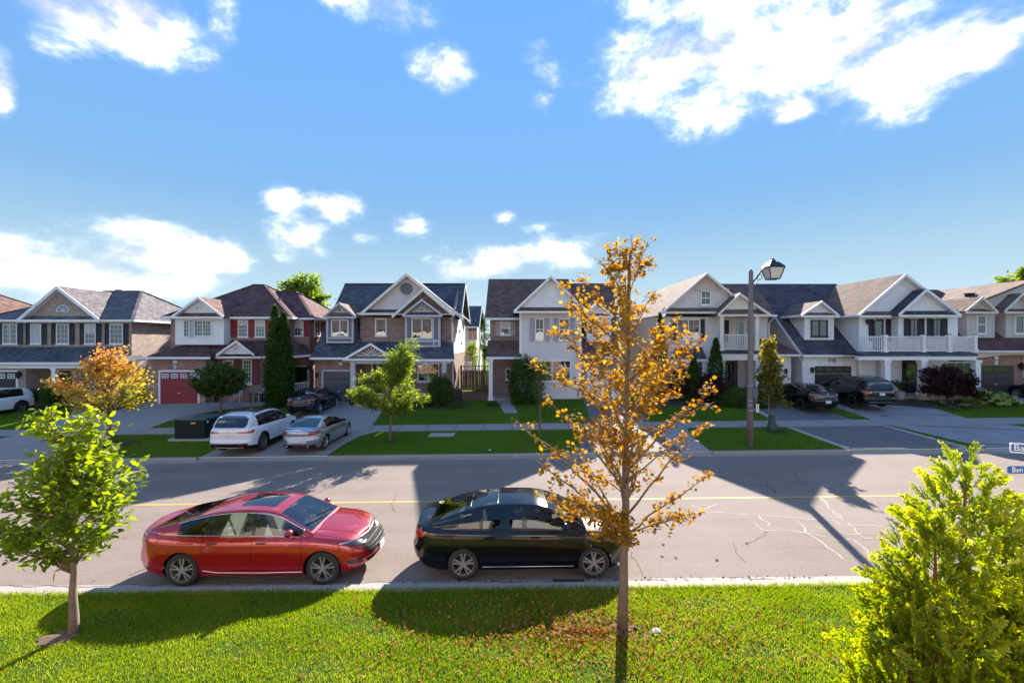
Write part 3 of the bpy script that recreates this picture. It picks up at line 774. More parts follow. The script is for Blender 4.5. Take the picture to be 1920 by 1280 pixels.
# ================================================================ HOUSE 1 : pale brick, black shutters
def house1():
    H = thing('brick_house', 'pale brick two storey house with black shuttered upper windows and grey roof', 'house', (-32.5, 34, .5))
    xl, xr, Y0 = -38.2, -27.57, 33.0; gz = G(-32, 33)-.3
    b = MB(); b.box(xl, xr, Y0, 42, gz, 6.35); b.build('wall', PALE_BRICK, H)
    hip(H, xl-.4, xr+.4, Y0-.4, 42.4, 6.42, 8.99, -33.6, -30.5, 37.5, SH_GREY)
    gutter(H, xl-.4, xr+.4, Y0-.4, 6.42); gutter(H, Y0-.39, 42.4, xr+.43, 6.42, axis='y')
    MB().box(xl-.35, xr+.35, Y0-.38, Y0-.001, 6.24, 6.27).build('soffit', WHITE_TRIM, H)
    front_gable(H, X(32,32.5), X(188,32.5), 32.5, 6.42, X(107,32.5), 8.83, 37.4, PALE_BRICK, SH_GREY, pent=True, lap=False, ov=.45, bw=.26)
    # half-round attic window with brick arch
    xc, zc = X(118,32.9), Z(583,32.9); m = MB(); n = 14; r = .42
    m.prism([(xc+r*math.cos(math.pi*i/n), 32.94, zc+r*math.sin(math.pi*i/n)) for i in range(n+1)], (0,-.03,0))
    w = m.build('attic_window', glassmat('attic_glass', (.12,.2,.26)), H)
    f = MB()
    for i in range(n):
        a, c = math.pi*i/n, math.pi*(i+1)/n
        f.bar((xc+r*math.cos(a), 32.9, zc+r*math.sin(a)), (xc+r*math.cos(c), 32.9, zc+r*math.sin(c)), .05, .05, up=(0,1,0))
    for a in (R(45), R(90), R(135)): f.bar((xc, 32.9, zc), (xc+r*math.cos(a), 32.9, zc+r*math.sin(a)), .03, .03, up=(0,1,0))
    f.box(xc-r-.03, xc+r+.03, 32.87, 32.93, zc-.05, zc); f.build('window_frame', WHITE_TRIM, w)
    am = MB()
    for i in range(12):
        a, c = math.pi*(i+.08)/12, math.pi*(i+.92)/12
        am.prism([(xc+q*math.cos(t), 32.945, zc+q*math.sin(t)) for q, t in ((.47,a),(.72,a),(.72,c),(.47,c))], (0,-.03,0))
    am.build('brick_arch', PALE_BRICK, H)
    Yw = Y0
    for i, (a, c) in enumerate(((7,34),(59,79),(107,131),(160,181),(207,232))):
        xc = (X(a,Yw)+X(c,Yw))/2; w = X(c,Yw)-X(a,Yw); zt, zb = Z(607,Yw), Z(645,Yw)
        window(H, xc, (zt+zb)/2, w, zt-zb, Yw, nx=1 if i in (1,) else 3, nz=1 if i == 1 else 4, pane=PANE_PALE if i in (1,) else PANE, split='v' if i == 0 else False, blind=(.45 if i == 3 else 0))
        shutter(H, xc-w/2-.19, (zt+zb)/2, .34, zt-zb+.06, Yw, BLACK_SHUT); shutter(H, xc+w/2+.19, (zt+zb)/2, .34, zt-zb+.06, Yw, BLACK_SHUT)
    # porch roof
    ze, zt = Z(679,30.9), Z(650,Y0); x0, x1 = xl-.3, xr+.35
    m = MB(); m.slab([(x0,30.9,ze),(x1,30.9,ze),(x1-1.2,Y0+.01,zt),(x0,Y0+.01,zt)], .12); m.slab([(x1,30.9,ze),(x1,Y0+.8,ze+.1),(x1-.2,Y0+.8,ze+.3),(x1-1.2,Y0,zt)], .1); m.build('porch_roof', SH_SLATE, H)
    gutter(H, x0, x1, 30.9, ze)
    MB().box(x0+.1, x1-.1, 31.0, 31.25, ze-.42, ze-.16).build('porch_beam', WHITE_TRIM, H)
    MB().box(x0+.1, x1-.1, 31.26, Y0, ze-.19, ze-.15).build('porch_ceiling', WHITE_TRIM, H)
    g0 = G(-34, 32)
    wall(H, xl, X(46,31.2), 31.27, Y0-.01, gz, ze-.2, PALE_BRICK, 'garage_wall')
    garage_door(H, X(-44,31.2), X(30,31.2), g0, Z(697,31.2), 31.24, DARK_DOOR, lights=4, frame=WHITE_TRIM)
    sconce(H, X(37,31.2), 31.27, Z(702,31.2), 1.5)
    column(H, X(103,31.1), 31.12, g0+.2, ze-.42, .27, WHITE_TRIM)
    column(H, X(246,31.1), 31.12, g0+.2, ze-.42, .27, WHITE_TRIM)
    MB().box(X(46,31.2), xr, 31.1, Y0, g0-.3, g0+.2).build('porch_floor', CONCRETE, H)
    entry_door(H, X(125,Y0), g0+.2, 1.0, 2.1, Y0-.01, BLACK_PLAIN, True)
    window(H, X(148,Y0), g0+1.35, .35, 1.9, Y0-.001, nx=1, nz=4, sill=False)
    window(H, X(200,Y0), g0+1.6, 1.7, 1.5, Y0, nx=4, nz=3)
    # a bird-shaped plaque on the porch wall
    bx, bz = X(74,Y0), Z(694,Y0); m = MB(); m.prism([(bx-.22,Y0-.01,bz+.05),(bx+.2,Y0-.01,bz+.06),(bx+.05,Y0-.01,bz-.02),(bx,Y0-.01,bz-.1),(bx-.07,Y0-.01,bz)], (0,-.03,0)); m.build('wall_ornament', BLACK_PLAIN, H)
    roof_vent(H, X(278,37.5), 36.6, 8.2); roof_vent(H, X(311,40), 39.2, 7.35)
    MB().box(-34.2,-33.6,39.2,39.8,8,9.35).build('chimney', GREY_TRIM, H)
    railing(H, (X(112,31.1),31.12), (X(244,31.1),31.12), g0+.22, .85, WHITE_TRIM)
house1()

# ================================================================ HOUSE 2 : red brick, red shutters
def house2():
    H = thing('brick_house', 'red brick house with dark red shutters, red garage door and maroon hip roof', 'house', (-20, 34, .7))
    Ym = 33.0; gz = G(-20,33)-.3; ze = 6.62
    xl, xm, xr = X(320,Ym), X(541,Ym), X(580,34)
    wall(H, xl, xm, Ym, 42, gz, ze-.08, RED_BRICK)
    wall(H, xm-.02, xr, 34.0, 41.5, gz, ze-.1, RED_BRICK)
    hip(H, xl-.4, xm+.4, Ym-.4, 42.4, ze, 9.52, X(475,37.5), X(496,37.5), 37.5, SH_MAROON)
    hip(H, xm-4, xr+.45, 33.6, 41.9, ze-.02, 8.98, X(520,37.5), X(556,37.5), 37.6, SH_MAROON)
    gutter(H, xl-.4, xm+.4, Ym-.4, ze); gutter(H, xm+.4, xr+.45, 33.6, ze-.02); gutter(H, 33.59, 41.9, xr+.5, ze-.02, axis='y'); gutter(H, 32.59, 33.48, xm+.43, ze, axis='y')
    MB().box(xl-.35, xm+.35, Ym-.38, Ym-.001, ze-.16, ze-.13).build('soffit', WHITE_TRIM, H)
    # white bay over the garage with its gable
    Yb = 32.2; bx0, bx1 = X(329,Yb), X(420,Yb); bz0 = Z(646,Yb)
    wall(H, bx0, bx1, Yb, Ym+.02, bz0, ze-.14, WHITE_SID, 'bay')
    b = MB()
    for a in (bx0-.01, bx1-.13): b.box(a, a+.14, Yb-.025, Yb-.001, bz0, ze-.14)
    b.box(bx0+.13, bx1-.13, Yb-.024, Yb-.001, bz0, bz0+.12); b.box(bx0+.13, bx1-.13, Yb-.022, Yb-.001, Z(634,Yb)-.05, Z(634,Yb)); b.build('trim_board', WHITE_TRIM, H)
    front_gable(H, X(322,31.8), X(419,31.8), 31.8, ze+.02, X(372,31.8), Z(556,31.8), 34.6, WHITE_SID, SH_BROWN, lap=False, bw=.18, pent_h=.26)
    MB().box(X(305,31.8), X(322,31.8), 31.8, 33, ze-.1, ze).build('eave_return', SH_MAROON, H); gutter(H, X(305,31.8), X(322,31.8), 31.8, ze)
    fan(H, X(371,32.1), ze+.42, 2.2, .78, 32.19, WHITE_TRIM)
    def win(a, c, t, bt, Y, **k):
        return window(H, (X(a,Y)+X(c,Y))/2, (Z(t,Y)+Z(bt,Y))/2, X(c,Y)-X(a,Y), Z(t,Y)-Z(bt,Y), Y, **k)
    def sh(a, c, t, bt, Y, mat): return shutter(H, (X(a,Y)+X(c,Y))/2, (Z(t,Y)+Z(bt,Y))/2, X(c,Y)-X(a,Y)-.01, Z(t,Y)-Z(bt,Y), Y, mat)
    win(345,356.5,600,632,Yb,nx=2,nz=4,sill=False); sh(357,364,601,632,Yb,GREY_TRIM); win(364.5,398,600,631,Yb,nx=6,nz=4,split='v',sill=False)
    win(447,466,600,632,Ym,nx=3,nz=4,blind=.3); win(479,498,600,632,Ym,nx=3,nz=4,blind=.4)
    sh(434,446,600,632,Ym,RED_SHUT); sh(467,478,600,632,Ym,RED_SHUT); sh(499,510,600,632,Ym,RED_SHUT)
    win(552,570,601,630,34.0,nx=3,nz=4,blind=.5); sh(541.5,551,601,631,34.0,RED_SHUT); sh(571,580,601,631,34.0,RED_SHUT)
    w = window(H, 35.3, (Z(604,35)+Z(628,35))/2, 1.0, 1.2, xr, nx=2, nz=2, face='+x')
    # lower roofs
    zl = Z(669,31.1); y0 = 31.1; gx0, gx1 = X(272,y0), X(395,y0)
    m = MB(); zt = Z(640,33)
    m.slab([(gx0,y0,zl),(gx1,y0,zl),(gx1-1.5,33.02,zt),(gx0+1.9,33.02,zt)], .12); m.slab([(gx0,35,zl),(gx0,y0,zl),(gx0+1.9,33.02,zt),(gx0+1.9,35,zt)], .12)
    ya = 31.7; za = zl+.02; m.slab([(gx1-.6,ya,za),(X(540,ya),ya,za),(X(545,33),33.02,zt+.1),(gx1-2.2,33.02,zt+.1)], .12)
    m.slab([(X(540,ya),ya,za),(X(583,32.5),32.5,za+.1),(X(575,34),34.02,zt-.3),(X(545,33),33.02,zt+.1)], .12); m.build('lower_roof', SH_MAROON, H)
    gutter(H, gx0, gx1, y0, zl); gutter(H, gx1, X(540,ya), ya, za)
    m = MB(); m.bar((X(540,ya),ya-.06,za-.06),(X(583,32.5),32.45,za+.04),.12,.14); m.build('gutter', WHITE_TRIM, H)
    front_gable(H, X(406,31.3), X(477,31.3), 31.3, Z(664,31.3), X(443,31.3), Z(638,31.3), 33.0, WHITE_SID, SH_MAROON, pent=False, lap=False, ov=.25, bw=.15)
    fan(H, X(443,31.5), Z(662,31.5)+.1, 1.7, .68, 31.55, WHITE_TRIM)
    # garage
    g0 = G(-23,31.5)
    wall(H, X(276,31.5), X(385,31.5), 31.5, Ym-.01, gz, zl-.15, RED_BRICK, 'garage_wall')
    garage_door(H, X(302,31.5), X(372,31.5), g0, Z(697,31.5), 31.47, RED_DOOR, lights=4, frame=WHITE_TRIM)
    oval(H, X(329,31.5), 31.5, Z(678,31.5), .17, .12); m = MB(); kx = X(329,31.5); m.prism([(kx-.13,31.499,Z(683,31.5)),(kx+.13,31.499,Z(683,31.5)),(kx+.08,31.499,Z(692,31.5)),(kx-.08,31.499,Z(692,31.5))], (0,-.05,0)); m.build('keystone', GREY_TRIM, H)
    # ground floor front
    Yf = 32.6; wall(H, X(385,Yf), X(540,Yf), Yf, Ym-.01, gz, za-.14, RED_BRICK, 'front_wall')
    win(420,438,675,720,Yf,nx=3,nz=6); win(456,473,674,720,Yf,nx=3,nz=6)
    sh(404,418,674,720,Yf,RED_SHUT); sh(440,453,674,720,Yf,RED_SHUT); sh(474,487,674,720,Yf,RED_SHUT)
    # side porch
    wall(H, X(545,33.9), X(583,33.9), 33.9, 33.99, gz, za, RED_BRICK, 'porch_wall')
    entry_door(H, X(564,33.8), g0+.35, .95, 2.05, 33.88, BLACK_PLAIN, True, CREAM_TRIM)
    column(H, X(545,32), 32.0, g0, za-.12, .16, WHITE_TRIM, False); column(H, X(584,32.6), 32.6, g0, za-.05, .12, BROWN_DOOR, False)
    MB().box(X(541,32), X(583,32), 31.9, 33.9, g0-.3, g0+.32).build('porch_floor', CONCRETE, H)
    railing(H, (X(548,32),31.98), (X(582,32.6),32.55), g0+.34, 1.0, WHITE_TRIM)
    sconce(H, X(579,33.9), 33.9, Z(688,33.9))
    roof_vent(H, X(525,36), 35.6, 8.0); roof_vent(H, X(563,37.6), 37.4, 8.6); MB().tube([(X(578,38),38.5,8.2),(X(578,38),38.5,8.9)], .06).build('vent_pipe', BLACK_PLAIN, H)
house2()
# porch furniture of the red-shuttered house
def patio_chair(x, y, rz, label):
    T = thing('patio_chair', label, 'chair', (x, y, G(x,y)+.02), rz, 'patio chairs outside the red shuttered house')
    fr = simple('chair_frame', (.62,.60,.57), .5) if 'chair_frame' not in bpy.data.materials else bpy.data.materials['chair_frame']
    sl = simple('chair_sling', (.30,.30,.33), .8) if 'chair_sling' not in bpy.data.materials else bpy.data.materials['chair_sling']
    for sx in (-.27,.27):
        MB().tube([(sx,-.3,0),(sx,-.27,.38),(sx,-.27,.62),(sx,.22,.64)], .02, 6).build('arm', fr, T, local=True)
        MB().tube([(sx,.3,0),(sx,.2,.4),(sx,.38,1.05)], .02, 6).build('leg', fr, T, local=True)
    m = MB(); m.bar((0,-.27,.40),(0,.2,.36),.52,.03); m.build('seat', sl, T, local=True)
    m = MB(); m.bar((0,.2,.38),(0,.38,1.05),.52,.03); m.build('backrest', sl, T, local=True)
patio_chair(-17.6, 31.75, R(-25), 'patio chair with grey sling back right of the globe shaped tree')
patio_chair(-19.25, 31.8, R(15), 'patio chair half hidden behind the globe tree trunk')
def planter(x, y, w, d, h, mat, label, plants=True, name='planter_box'):
    T = thing(name, label, 'planter', (x, y, G(x,y)))
    m = MB(); g = G(x,y); m.box(x-w/2,x+w/2,y-d/2,y+d/2,g,g+h); m.box(x-w/2-.03,x+w/2+.03,y-d/2-.03,y+d/2+.03,g+h+.001,g+h+.05); m.build('box', mat, T)
    return T
planter(X(396,31.9), 31.9, .75, .5, .5, BROWN_DOOR, 'dark red planter box left of the patio chairs by the garage')
planter(X(482,31.9), 31.9, .85, .5, .55, BROWN_DOOR, 'dark red planter box between the patio chair and the tall cedar')

# ================================================================ HOUSE 3 : brown brick, slate roof, sunburst gables
def house3():
    H = thing('brick_house', 'brown brick house with slate blue roof, three sunburst pediments and grey garage door', 'house', (-9, 34, .8))
    gz = G(-9,33)-.3; Ye, ze = 31.0, Z(670,31.0); Yr, zr = 37.4, 9.58
    xl, xr = X(582,31), -4.27; sl = (zr-ze)/(Yr-Ye)
    zat = lambda y: ze+sl*(y-Ye)
    # main roof: cat-slide on the left, stopping at the upper wall elsewhere
    m = MB(); xs = X(676,32.3)
    m.slab([(xl,Ye,ze),(xs,Ye,ze),(xs,Yr,zr),(xl,Yr,zr)], .14)
    Yu, zu = 32.1, 6.72
    m.slab([(xs,34.2,zat(34.2)),(xr+.45,34.2,zat(34.2)),(xr+.45,Yr,zr),(xs,Yr,zr)], .14)
    m.slab([(xr+.45,41.6,6.65),(xl,41.6,6.65),(xl,Yr,zr),(xr+.45,Yr,zr)], .14); m.bar((xl,Yr,zr+.02),(xr+.45,Yr,zr+.02),.25,.05); m.build('roof', SH_SLATE, H)
    # walls
    wall(H, xl+.35, xr, 33.4, 41.3, gz, 4.0, BROWN_BRICK)
    m = MB(); m.box(X(675,32.5), xr-.02, 32.5, 41.3, 3.9, 6.6); m.prism([(xr-.03,32.9,6.6),(xr-.03,41.3,6.6),(xr-.03,Yr,zr-.2)], (-.12,0,0)); m.build('upper_wall', BROWN_BRICK, H)
    m = MB(); m.prism([(xl+.4,33.4,4.0),(xl+.4,41.3,4.0),(xl+.4,41.3,6),(xl+.4,Yr,zr-.3)], (.12,0,0)); m.build('side_wall', BROWN_BRICK, H)
    def top(z):
        if z < 6.5: return (32.55, 41.28)
        t = (z-6.5)/(zr-.25-6.5); return (lerp(32.55,Yr,t), lerp(41.28,Yr,t))
    lap_wall(H, 'siding', 0, 0, xr-.018, 3.95, zr-.3, WHITE_SID, face='+x', top=top, e=.15)
    b = MB(); b.bar((xr+.46,34.1,6.5),(xr+.46,Yr,zr-.05),.04,.2); b.bar((xr+.46,41.6,6.5),(xr+.46,Yr,zr-.05),.04,.2); b.build('bargeboard', WHITE_TRIM, H)
    MB().box(X(846.5,32.5), xr+.03, 32.47, 32.57, 3.9, 6.6).build('corner_board', WHITE_TRIM, H)
    # big gable, its nested companion and the pediment over the bay
    front_gable(H, X(676,32.0), X(870,32.0), 32.0, ze, X(762,32), Z(512,32), Yr-.2, PALE_SID, SH_SLATE, CREAM_TRIM, pent=True, lap=True, zel=Z(586,32), zer=Z(596,32), ov=.5, bw=.24)
    cx, cz = X(761.5,32.4), Z(541,32.4); m = MB(); m.lathe([(0,0),(.37,0)], (cx,32.42,cz), 'y', 24); m.lathe([(.34,-.07),(.42,-.07),(.42,.02),(.34,.02),(.34,-.07)], (cx,32.44,cz), 'y', 24); v = m.build('round_vent', SLATE_PANEL, H)
    front_gable(H, X(735,31.6), X(852,31.6), 31.6, ze, X(793,31.6), Z(540,31.6), 33.0, BROWN_BRICK, SH_SLATE, CREAM_TRIM, pent=False, lap=False, zel=Z(591,31.6), zer=Z(589,31.6), ov=.5, bw=.24)
    gutter(H, X(670,32), X(745,32), 32.0, Z(587,32)+.02, CREAM_TRIM)
    def win(a, c, t, bt, Y, **k): return window(H, (X(a,Y)+X(c,Y))/2, (Z(t,Y)+Z(bt,Y))/2, X(c,Y)-X(a,Y), Z(t,Y)-Z(bt,Y), Y, **k)
    win(704,725,597,630,32.5,nx=1,nz=1,pane=PANE)
    # bay window box
    Yb = 31.9; a, c = X(759,Yb), X(826,Yb); zb, zt = Z(651,Yb), Z(592,Yb)
    wall(H, a, c, Yb, 32.52, zb, zt, SLATE_PANEL, 'bay')
    t = MB()
    for xx in (a, c-.16): t.box(xx,xx+.16,Yb-.03,Yb-.001,zb,zt)
    t.box(a+.16,c-.16,Yb-.03,Yb-.001,zb,zb+.14).box(a+.16,c-.16,Yb-.03,Yb-.001,Z(641,Yb),Z(637,Yb)).box(a+.16,c-.16,Yb-.03,Yb-.001,zt-.14,zt).box(X(765,Yb)+.26,X(765,Yb)+.36,Yb-.029,Yb-.001,Z(637,Yb),zt-.14).box(X(814,Yb)-.1,X(814,Yb),Yb-.029,Yb-.001,Z(637,Yb),zt-.14).box(X(812,Yb),X(812,Yb)+.1,Yb-.029,Yb-.001,zb+.14,Z(641,Yb)); t.build('trim_board', GREY_TRIM, H)
    win(772,811,596,635,Yb,nx=2,nz=1,split='v',sill=False)
    front_gable(H, X(755,31.4), X(830,31.4), 31.4, Z(589,31.4), X(791,31.4), Z(560,31.4), 32.2, SLATE_PANEL, SH_SLATE, GREY_TRIM, pent=True, lap=False, ov=.3, bw=.17, pent_h=.14)
    fan(H, X(791,31.65), Z(584,31.65), 1.5, .66, 31.69, CREAM_TRIM)
    # left dormer
    Yd = 31.75; a, c = X(612,Yd), X(663,Yd); zb, zt = Z(643,Yd), Z(593,Yd)
    wall(H, a, c, Yd, 34.2, zb, zt, SLATE_PANEL, 'dormer')
    t = MB()
    for xx in (a, c-.13): t.box(xx,xx+.13,Yd-.03,Yd-.001,zb,zt)
    t.box(a+.13,c-.13,Yd-.03,Yd-.001,zb,zb+.11).box(a+.13,c-.13,Yd-.03,Yd-.001,Z(635,Yd),Z(632,Yd)).box(a+.13,c-.13,Yd-.03,Yd-.001,zt-.12,zt); t.build('trim_board', GREY_TRIM, H)
    win(621.5,654,599,631,Yd,nx=2,nz=1,split='v',sill=False)
    front_gable(H, X(607,31.4), X(668,31.4), 31.4, Z(592,31.4), X(636,31.4), Z(567,31.4), 35.0, SLATE_PANEL, SH_TAN, GREY_TRIM, pent=True, lap=False, ov=.3, bw=.15, pent_h=.16)
    fan(H, X(637,31.65), Z(585,31.65), 1.0, .42, 31.69, CREAM_TRIM)
    # porch roof, its pediment, posts
    y0 = 30.5; zl = Z(673,y0); zt = Z(640,32.5)
    m = MB(); m.slab([(X(645,y0),y0,zl),(X(852,y0),y0,zl),(X(850,32.5),32.52,zt),(X(660,32.5),32.52,zt)], .12); m.build('porch_roof', SH_SLATE, H)
    gutter(H, X(740,y0), X(852,y0), y0, zl); gutter(H, xl, X(648,y0), 30.98, ze)
    front_gable(H, X(643,30.3), X(743,30.3), 30.3, zl+.02, X(694.5,30.3), Z(643,30.3), 32.3, SLATE_PANEL, SH_SLATE, WHITE_TRIM, pent=False, lap=False, ov=.25, bw=.16)
    gutter(H, X(644,30.3), X(742,30.3), 30.31, zl+.03, WHITE_TRIM, .12)
    fan(H, X(696,30.5), zl+.22, 2.0, .62, 30.54, CREAM_TRIM)
    g0 = G(-10,31)
    column(H, X(662,30.6), 30.65, g0, zl-.12, .30, GREY_TRIM); column(H, X(833,30.6), 30.65, g0, zl-.12, .30, GREY_TRIM)
    MB().box(X(656,y0), X(845,y0), 30.55, 30.75, zl-.32, zl-.13).build('porch_beam', GREY_TRIM, H)
    wall(H, X(590,31.5), X(668,31.5), 31.5, 33.39, gz, ze-.1, BROWN_BRICK, 'garage_wall')
    garage_door(H, X(607,31.5), X(664,31.5), g0, Z(696,31.5), 31.48, GREY_DOOR, frame=GREY_TRIM)
    MB().box(X(668,33), xr, 33.0, 33.39, gz, zt-.1, ).build('front_wall', BROWN_BRICK, H)
    MB().box(X(668,31.5), X(846,31.5), 30.8, 33.0, gz, g0+.42).build('porch_floor', STONE, H)
    for i in range(3): MB().box(X(668,30.5), X(702,30.5), 30.79-.3*(i+1), 30.79-.3*i, gz, g0+.42-.14*(i+1)).build('step', STONE, H)
    entry_door(H, X(712,33), g0+.42, 1.0, 2.1, 32.99, DARK_DOOR, True, WHITE_TRIM)
    win(783,824,677,715,33.0,nx=2,nz=1,split='v')
    oval(H, X(639,31.5), 31.5, Z(681.5,31.5), .15, .12); lettering(H, '7', (X(639.3,31.5), 31.449, Z(681.5,31.5)), .2, BLACK_PLAIN)
    sconce(H, X(595.5,31.5), 31.5, Z(702,31.5), 1.1)
    downspout(H, [(xr-.12,32.4,6.55),(xr+.08,32.3,6.25),(xr+.08,32.42,6.0),(xr+.08,32.42,3.95)], CREAM_TRIM); downspout(H, [(X(846,31),31.0,zl-.1),(X(848,32),32.3,zl-.3),(X(848.5,32),32.4,g0)], WHITE_TRIM)
    for yy, zz in ((34.6,5.6),(37.0,5.7),(38.2,4.7)): MB().box(xr, xr+.1, yy-.1, yy+.1, zz-.12, zz+.12).build('side_vent', WHITE_TRIM, H)
house3()
g0 = G(-9.5,30.5)
def pot(x, y, r, h, label, mat, flowers=None):
    T = thing('plant_pot', label, 'plant pot', (x, y, G(x,y)+.012)); m = MB()
    m.lathe([(0,0),(r*.75,0),(r,h),(r*.92,h),(r*.88,h-.06),(0,h-.06)], (0,0,0), n=18); m.build('pot', mat, T, local=True); return T
pot(X(661,30.1), 30.1, .24, .62, 'tall black pot beside the grey porch post of the slate roofed house', BLACK_PLAIN)
POT_FLOWER = pot(X(673,30.0), 30.15, .2, .5, 'dark pot of deep red flowers on the stone steps', BROWN_DOOR)
def mkwin(H):
    def win(a, c, t, bt, Y, **k): return window(H, (X(a,Y)+X(c,Y))/2, (Z(t,Y)+Z(bt,Y))/2, X(c,Y)-X(a,Y), Z(t,Y)-Z(bt,Y), Y, **k)
    def sh(a, c, t, bt, Y, mat): return shutter(H, (X(a,Y)+X(c,Y))/2, (Z(t,Y)+Z(bt,Y))/2, X(c,Y)-X(a,Y)-.01, Z(t,Y)-Z(bt,Y), Y, mat)
    return win, sh
# ================================================================ HOUSE 4 : white gable block, brown roof (behind the golden tree)
def house4():
    H = thing('siding_house', 'white sided gable front house with mauve shutters and brown roof behind the golden tree', 'house', (2.5, 34, .9))
    win, sh = mkwin(H); gz = G(2,33)-.3
    xl, Yr, zr = -1.95, 38.0, Z(523,38.0); Ye, ze = 32.7, Z(596,32.7); xb0, xb1 = X(976,31.5), X(1088,31.5)
    m = MB(); m.slab([(xl,Ye,ze),(xb1,Ye,ze),(xb1,Yr,zr),(xl,Yr,zr)], .14); m.slab([(xb1,43.3,ze),(xl,43.3,ze),(xl,Yr,zr),(xb1,Yr,zr)], .14)
    Y2, z2 = 31.2, Z(668,31.2); zr2 = Z(531,38)
    m.slab([(xb1-.2,Y2,z2),(X(1162,Y2),Y2,z2),(X(1150,38),38,zr2),(xb1-.2,38,zr2)], .14); m.slab([(X(1150,38),44,z2+1),(xb1-.2,44,z2+1),(xb1-.2,38,zr2),(X(1150,38),38,zr2)], .14)
    m.build('roof', SH_BROWN, H)
    gutter(H, xl, xb0, Ye, ze); gutter(H, xb1, X(1162,Y2), Y2, z2)
    wall(H, xl+.35, xb0+.1, 33.2, 43, gz, ze-.1, BROWN_BRICK)
    m = MB(); m.prism([(xl+.36,33.2,ze-.1),(xl+.36,43,ze-.1),(xl+.36,Yr,zr-.2)], (.1,0,0)); m.build('side_gable', BROWN_BRICK, H)
    wall(H, xb0, xb1, 31.5, 40, gz, Z(581,31.5), PALE_SID, 'block_wall')
    lap_wall(H, 'siding', xb0, xb1, 31.499, gz+.3, Z(583,31.5), PALE_SID, e=.14)
    for xx in (xb0, xb1): MB().box(xx-.08, xx+.08, 31.46, 31.6, gz, Z(583,31.5)).build('corner_board', WHITE_TRIM, H)
    front_gable(H, X(963,31.0), X(1102,31.0), 31.0, Z(582,31.0), X(1033,31), Z(516,31), 38.0, WHITE_SID, SH_BROWN, pent=True, lap=True, ov=.48, bw=.2)
    cx, cz = X(1034,31.45), Z(550,31.45); MB().lathe([(0,-.0),(.33,0),(.33,.04),(.28,.05),(0,.05)], (cx,31.42,cz), 'y', 24).build('round_vent', WHITE_TRIM, H)
    for a, c in ((1003,1020),(1047.5,1068)): win(a, c, 597, 638, 31.5, nx=2, nz=2, split='h')
    for a, c in ((993,1002),(1021,1030),(1037.5,1046.5),(1069,1078)): sh(a, c, 596, 640, 31.48, MAUVE_SHUT)
    win(1000,1070,675,715,31.5,nx=4,nz=3,split='v')
    # left wing
    win(938,957,603,628,33.2,nx=1,nz=2,split='h',blind=.5); sh(929,937.5,603,629,33.2,MAUVE_SHUT); sh(957.5,966,603,629,33.2,MAUVE_SHUT)
    Yp, zp = 31.0, Z(669,31.0); m = MB(); m.slab([(X(911,Yp),Yp,zp),(xb0+.02,Yp,zp),(xb0+.02,33.21,Z(638,33.2)),(xl+.2,33.21,Z(638,33.2))], .12); m.build('porch_roof', SH_BROWN, H); gutter(H, X(911,Yp), xb0-.02, Yp, zp)
    column(H, X(920,31.1), 31.15, G(-1.4,31), zp-.12, .26, WHITE_TRIM)
    win(948,957,690,712,33.2,nx=1,nz=2); MB().box(xl+.3, xb0, 31.0, 33.2, gz, G(-1,31.5)+.15).build('porch_floor', CONCRETE, H)
    # right wing with dormer and garage
    wall(H, xb1, X(1158,31.5), 31.5, 40, gz, z2-.1, BROWN_BRICK, 'garage_wall')
    garage_door(H, X(1104,31.5), X(1150,31.5)+.7, G(6,31.5), Z(697,31.5), 31.47, WHITE_SID, frame=WHITE_TRIM)
    Yd = 32.2; wall(H, X(1100,Yd), X(1146,Yd), Yd, 35, Z(640,Yd), Z(592,Yd), WHITE_SID, 'dormer'); win(1110,1137,602,633,Yd,nx=2,nz=2,split='v')
    front_gable(H, X(1094,31.9), X(1150,31.9), 31.9, Z(591,31.9), X(1121,31.9), Z(566,31.9), 35.8, WHITE_SID, SH_BROWN, lap=False, ov=.3, bw=.15, pent_h=.16)
house4()

